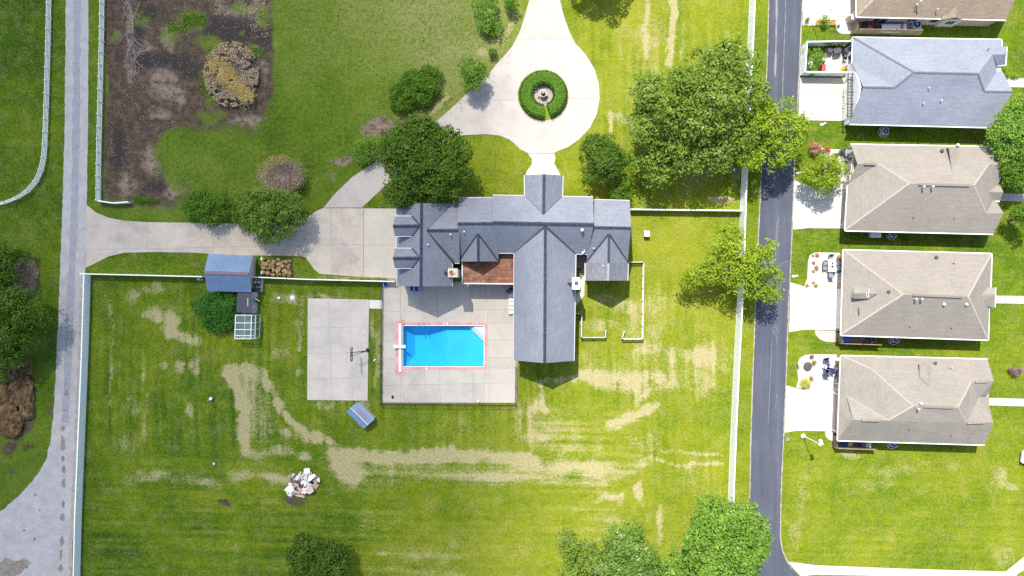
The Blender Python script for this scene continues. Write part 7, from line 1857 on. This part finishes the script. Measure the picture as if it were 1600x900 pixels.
solo(MB().lathe(P(1284, 232.5), [(.12, 0), (.15, .12), (.05, .2)], 10), 'path_light', M['white'], 'small white path light right of the red brown shrub', 'path light', P(1284, 232.5))
for (x, y, rz), lb in zip(((1248.5, 270, 20), (1242, 431, 5), (1286, 194, 25)), ('white downspout end on the grass above a white drive near the loose willowy tree', 'white downspout end on the grass above the drive of the plain hip roofed house', 'white downspout end on the grass below the slate roofed house drive')):
    solo(MB().box(P(x, y, .08), (.75, .16, .12), R(rz)).box(P(x - 2.5, y + .8, .1), (.25, .25, .18), R(rz)), 'downspout', M['white'], lb, 'downspout', P(x, y))

# ---- second tan house patio: white table set
table('dining_table', 'white dining table on the patio of the plain hip roofed house', 1296, 415, .95, 1.55, 4, M['white'], M['white'])
for (x, y, rz), lb in zip(((1295.5, 402.5, 0), (1295, 429, 180), (1287, 411, 90), (1286.5, 418.5, 90), (1303, 411, -90), (1303, 419, -90)), ('at the top end', 'at the bottom end', 'at the upper left side', 'at the lower left side', 'at the upper right side', 'at the lower right side')):
    chair('dining_chair', 'grey dining chair ' + lb + ' of the white dining table', x, y, rz, M['cushion_grey'], M['dark_wicker'], 'chairs round the white dining table')
for (x, y, s_), lb in zip(((1296.5, 411.5, .12), (1296, 416.5, .15)), ('small dark bowl on the white dining table, upper', 'dark planter on the white dining table, lower')):
    solo(MB().lathe(P(x, y) + Vector((0, 0, .825)), [(s_ * .6, 0), (s_, .12), (s_ * .8, .1)], 12), 'table_bowl', M['dark_wicker'], lb, 'bowl', P(x, y, .82))
for i, (x, y, r_, lf, lb) in enumerate(((1276.5, 398.5, .22, 'leaf_red', 'rust coloured plant near the top of the pink gravel by the dining table'), (1269.5, 399.5, .12, 'leaf_red', 'tiny plant at the top left of the pink gravel'), (1274.5, 418.5, .26, 'leaf_red', 'brownish plant half way down the pink gravel by the dining table'), (1270.5, 411, .14, 'leaf_purple', 'small plum plant in the upper pink gravel'), (1270, 424, .1, 'leaf_purple', 'tiny plum plant in the lower pink gravel'), (1260.5, 446, .16, 'leaf_red', 'small plant at the lower left end of the pink gravel'), (1273.8, 446.5, .2, 'leaf_rust', 'orange plant at the lower right end of the pink gravel'), (1270, 442, .13, 'leaf_red', 'small plant just above the lower end of the pink gravel'))):
    V, A, _ = crown_mesh('f', [((0, 0, r_ * .7), r_, r_, r_ * .6)], .07, max(.08, r_ * .4), 2.6, 210 + i)
    o = link('bed_plant', mesh_from_arrays('bed_plant', V, 4, {'rnd': A}), M[lf]); o.location = P(x, y) + Vector((0, 0, .06)); tag(o, lb, 'plant', 'plants in the pink gravel beds')
potted('potted plant by the patio door of the plain hip roofed house', 1309, 401.5, .25, 'leaf_rust', 230)
# deck beside it
struct(rect_px(MB(), 1312, 520, 1369, 535.5, .0, .10).build('side_deck', mottle('grey deck boards', [(.3, (.20, .185, .17)), (.7, (.29, .27, .25))], 2)))
board_fence('brown board screen along the side deck of the plain hip roofed house', [(1308.5, 521), (1309.5, 536), (1340, 537), (1368, 538)], 1.5)
M['tarp'] = plain('bright blue tarp', (.03, .13, .52), .5, .25, 4)
solo(MB().box(P(1321, 529.5, .4), (.8, .75, .7), .05).box(P(1321, 529.5, .78), (.7, .6, .08), .2), 'covered_chair', M['tarp'], 'bright blue covered chair on the side deck of the plain hip roofed house', 'covered chair', P(1321, 529.5))
grill('dark grill on the side deck of the plain hip roofed house', 1356, 531, 10, .1)

# ---- third tan house patio
o = thing('fire_pit', 'round dark covered fire pit in the pink gravel', 'fire pit', P(1260.5, 571.5))
link('bowl', MB().lathe((0, 0, .06), [(.44, 0), (.5, .32), (.46, .34)], 24).mesh('bowl'), M['stone_pale'], o); link('cover', MB().lathe((0, 0, .06), [(.50, .345), (.48, .42), (.1, .47)], 24).mesh('cover'), plain('charcoal cover', (.075, .07, .08), .7, .2, 5), o)
M['rug'] = mottle('pale grey outdoor rug', [(.3, (.56, .57, .58)), (.7, (.64, .65, .66))], 3)
tag(link('outdoor_rug', rect_px(MB(), 1277.5, 558.5, 1298.5, 586.5, .062, .075).mesh('outdoor_rug', P(1288, 572)), M['rug']), 'pale grey rug under the navy chairs on the lowest patio', 'rug').location = P(1288, 572)
for (x, y, rz), lb in zip(((1288.5, 563.5, 10), (1289.5, 572, 80), (1288, 581, 170), (1293, 578, -100)), ('topmost', 'second', 'bottom', 'right hand')):
    chair('lounge_chair', lb + ' of the navy cushioned chairs on the pale grey rug', x, y, rz, M['canvas_navy'], M['cushion_grey'], 'navy chairs on the pale rug', .076, .66)
solo(MB().lathe(P(1287.5, 572) + Vector((-.1, 0, .076)), [(.04, 0), (.04, .4), (.28, .42), (.28, .45)], 16), 'side_table', M['white'], 'small round white table among the navy chairs on the rug', 'table', P(1287, 572))
potted('potted flowering plant by the wall at the top of the lowest patio', 1308, 562, .26, 'flower_white', 240, pot='white'); potted('pale potted plant beside the navy awning on the lowest patio', 1305.5, 570, .3, 'leaf_pale', 241, pot='white')
potted('small potted plant on the gravel right of the fire pit', 1270, 565.5, .22, 'leaf_lime', 242); potted('small potted red plant on the gravel above the golden shrub', 1266, 589.5, .2, 'leaf_red', 243); potted('small potted plant at the top of the fire pit gravel', 1266, 556.5, .2, 'leaf_purple', 244)
solo(MB().box(P(1247, 572, .25), (.16, .5, .5), .2), 'garden_ornament', M['cushion_grey'], 'grey ornament at the left edge of the fire pit gravel', 'ornament', P(1247, 572))
struct(rect_px(MB(), 1309, 687.5, 1363, 698, .0, .09).build('side_deck', M['fence_wood']))
board_fence('brown board screen along the side deck of the lowest tan roofed house', [(1301, 680), (1301.5, 697.5), (1335, 699), (1362, 699.5)], 1.4)
chair('patio_chair', 'navy chair at the west end of the lowest side deck', 1317, 692.5, 0, M['canvas_blue'], M['pipe_dark'], None, .09, .6); chair('patio_chair', 'tan chair beside the navy one on the lowest side deck', 1325, 692.5, 10, M['board_tan'], M['board_tan'], None, .09, .5); chair('patio_chair', 'dark chair in the middle of the lowest side deck', 1339, 692.5, -10, M['canvas_navy'], M['pipe_dark'], None, .09, .66)
solo(MB().box(P(1357, 692, .5), (.16, .9, 1.0)).box(P(1355.5, 695.5, .3), (.4, .4, .4)), 'white_screen', M['white'], 'white screen at the east end of the lowest side deck', 'screen', P(1357, 692))
LP = thing('lamp_post', 'tall white lamp post on the grass below the lowest white drive', 'lamp post', P(1255, 681))
b0 = P(1255, 681)
MB().lathe(b0, [(.27, 0), (.27, .10), (.12, .16)], 14).build('footing', M['white'], LP)
MB().tube([b0 + Vector((0, 0, .1)), b0 + Vector((0, 0, 5.2))], [.06, .045], 8).build('pole', M['white'], LP)
MB().box(b0 + Vector((.12, .25, 5.25)), (.36, .62, .16), .3).build('lamp_head', M['white'], LP); MB().lathe(b0 + Vector((0, 0, 5.15)), [(.12, 0), (.18, .12), (.1, .2)], 10).build('collar', M['white'], LP)
solo(MB().box(P(1230, 686.5, .12), (.5, .4, .24), .3).box(P(1229, 684, .2), (.2, .2, .3)), 'valve_box', M['cushion_grey'], 'grey valve box on the grass at the road edge below the lowest white drive', 'valve box', P(1230, 686.5))

# ---- car at the right edge
CR = thing('parked_car', 'white car with dark windows cut by the right edge', 'car', P(1620, 716), None, R(172))
M['car_white'] = plain('white car paint', (.72, .73, .75), .2, .02, 1, spec=.6)
def car_part(n, rings, m, smooth=True):
    mb = MB(); i0 = []
    for (x, w_, z0_, z1_) in rings:
        i = len(mb.v); i0.append(i); mb.v += [(x, -w_, z0_), (x, -w_ * 1.03, (z0_ + z1_) / 2), (x, -w_ * .9, z1_), (x, w_ * .9, z1_), (x, w_ * 1.03, (z0_ + z1_) / 2), (x, w_, z0_)]
    for a_, b_ in zip(i0, i0[1:]):
        for j in range(6): mb.f.append([a_ + j, a_ + (j + 1) % 6, b_ + (j + 1) % 6, b_ + j])
    mb.f.append([i0[0] + 5 - j for j in range(6)]); mb.f.append([i0[-1] + j for j in range(6)])
    return link(n, mb.mesh(n), m, CR)
car_part('body', [(-2.25, .62, .35, .75), (-2.1, .82, .28, .92), (-1.2, .90, .26, 1.0), (.9, .90, .26, .98), (1.8, .84, .28, .88), (2.2, .66, .35, .68)], M['car_white'])
car_part('cabin', [(-1.75, .70, .95, 1.0), (-1.2, .74, .95, 1.40), (.1, .74, .95, 1.44), (.95, .70, .95, 1.0)], M['glass'])
link('car_roof', MB().hull([Vector(p) for p in ((-1.2, -.62, 1.41), (.05, -.62, 1.45), (.05, .62, 1.45), (-1.2, .62, 1.41))], [Vector(p) for p in ((-1.15, -.55, 1.47), (0, -.55, 1.49), (0, .55, 1.49), (-1.15, .55, 1.47))]).mesh('car_roof'), M['car_white'], CR)
for sx in (-1.35, 1.35):
    for sy in (-.82, .82):
        w_ = link('wheel', MB().tube([(sx, sy - .1, .32), (sx, sy + .1, .32)], .32, 16).mesh('wheel'), M['pipe_dark'], CR)
        link('rim', MB().tube([(sx, sy - .11, .32), (sx, sy + .11, .32)], .19, 12).mesh('rim'), M['steel'], w_)
for sy in (-.6, .6): link('headlight', MB().box((2.1, sy, .66), (.16, .3, .12)).mesh('headlight'), M['pipe'], CR); link('tail_light', MB().box((-2.2, sy, .75), (.1, .26, .14)).mesh('tail_light'), M['red_paint'], CR)
for sy in (-.98, .98): link('mirror', MB().box((.7, sy, .98), (.14, .18, .12)).mesh('mirror'), M['car_white'], CR)
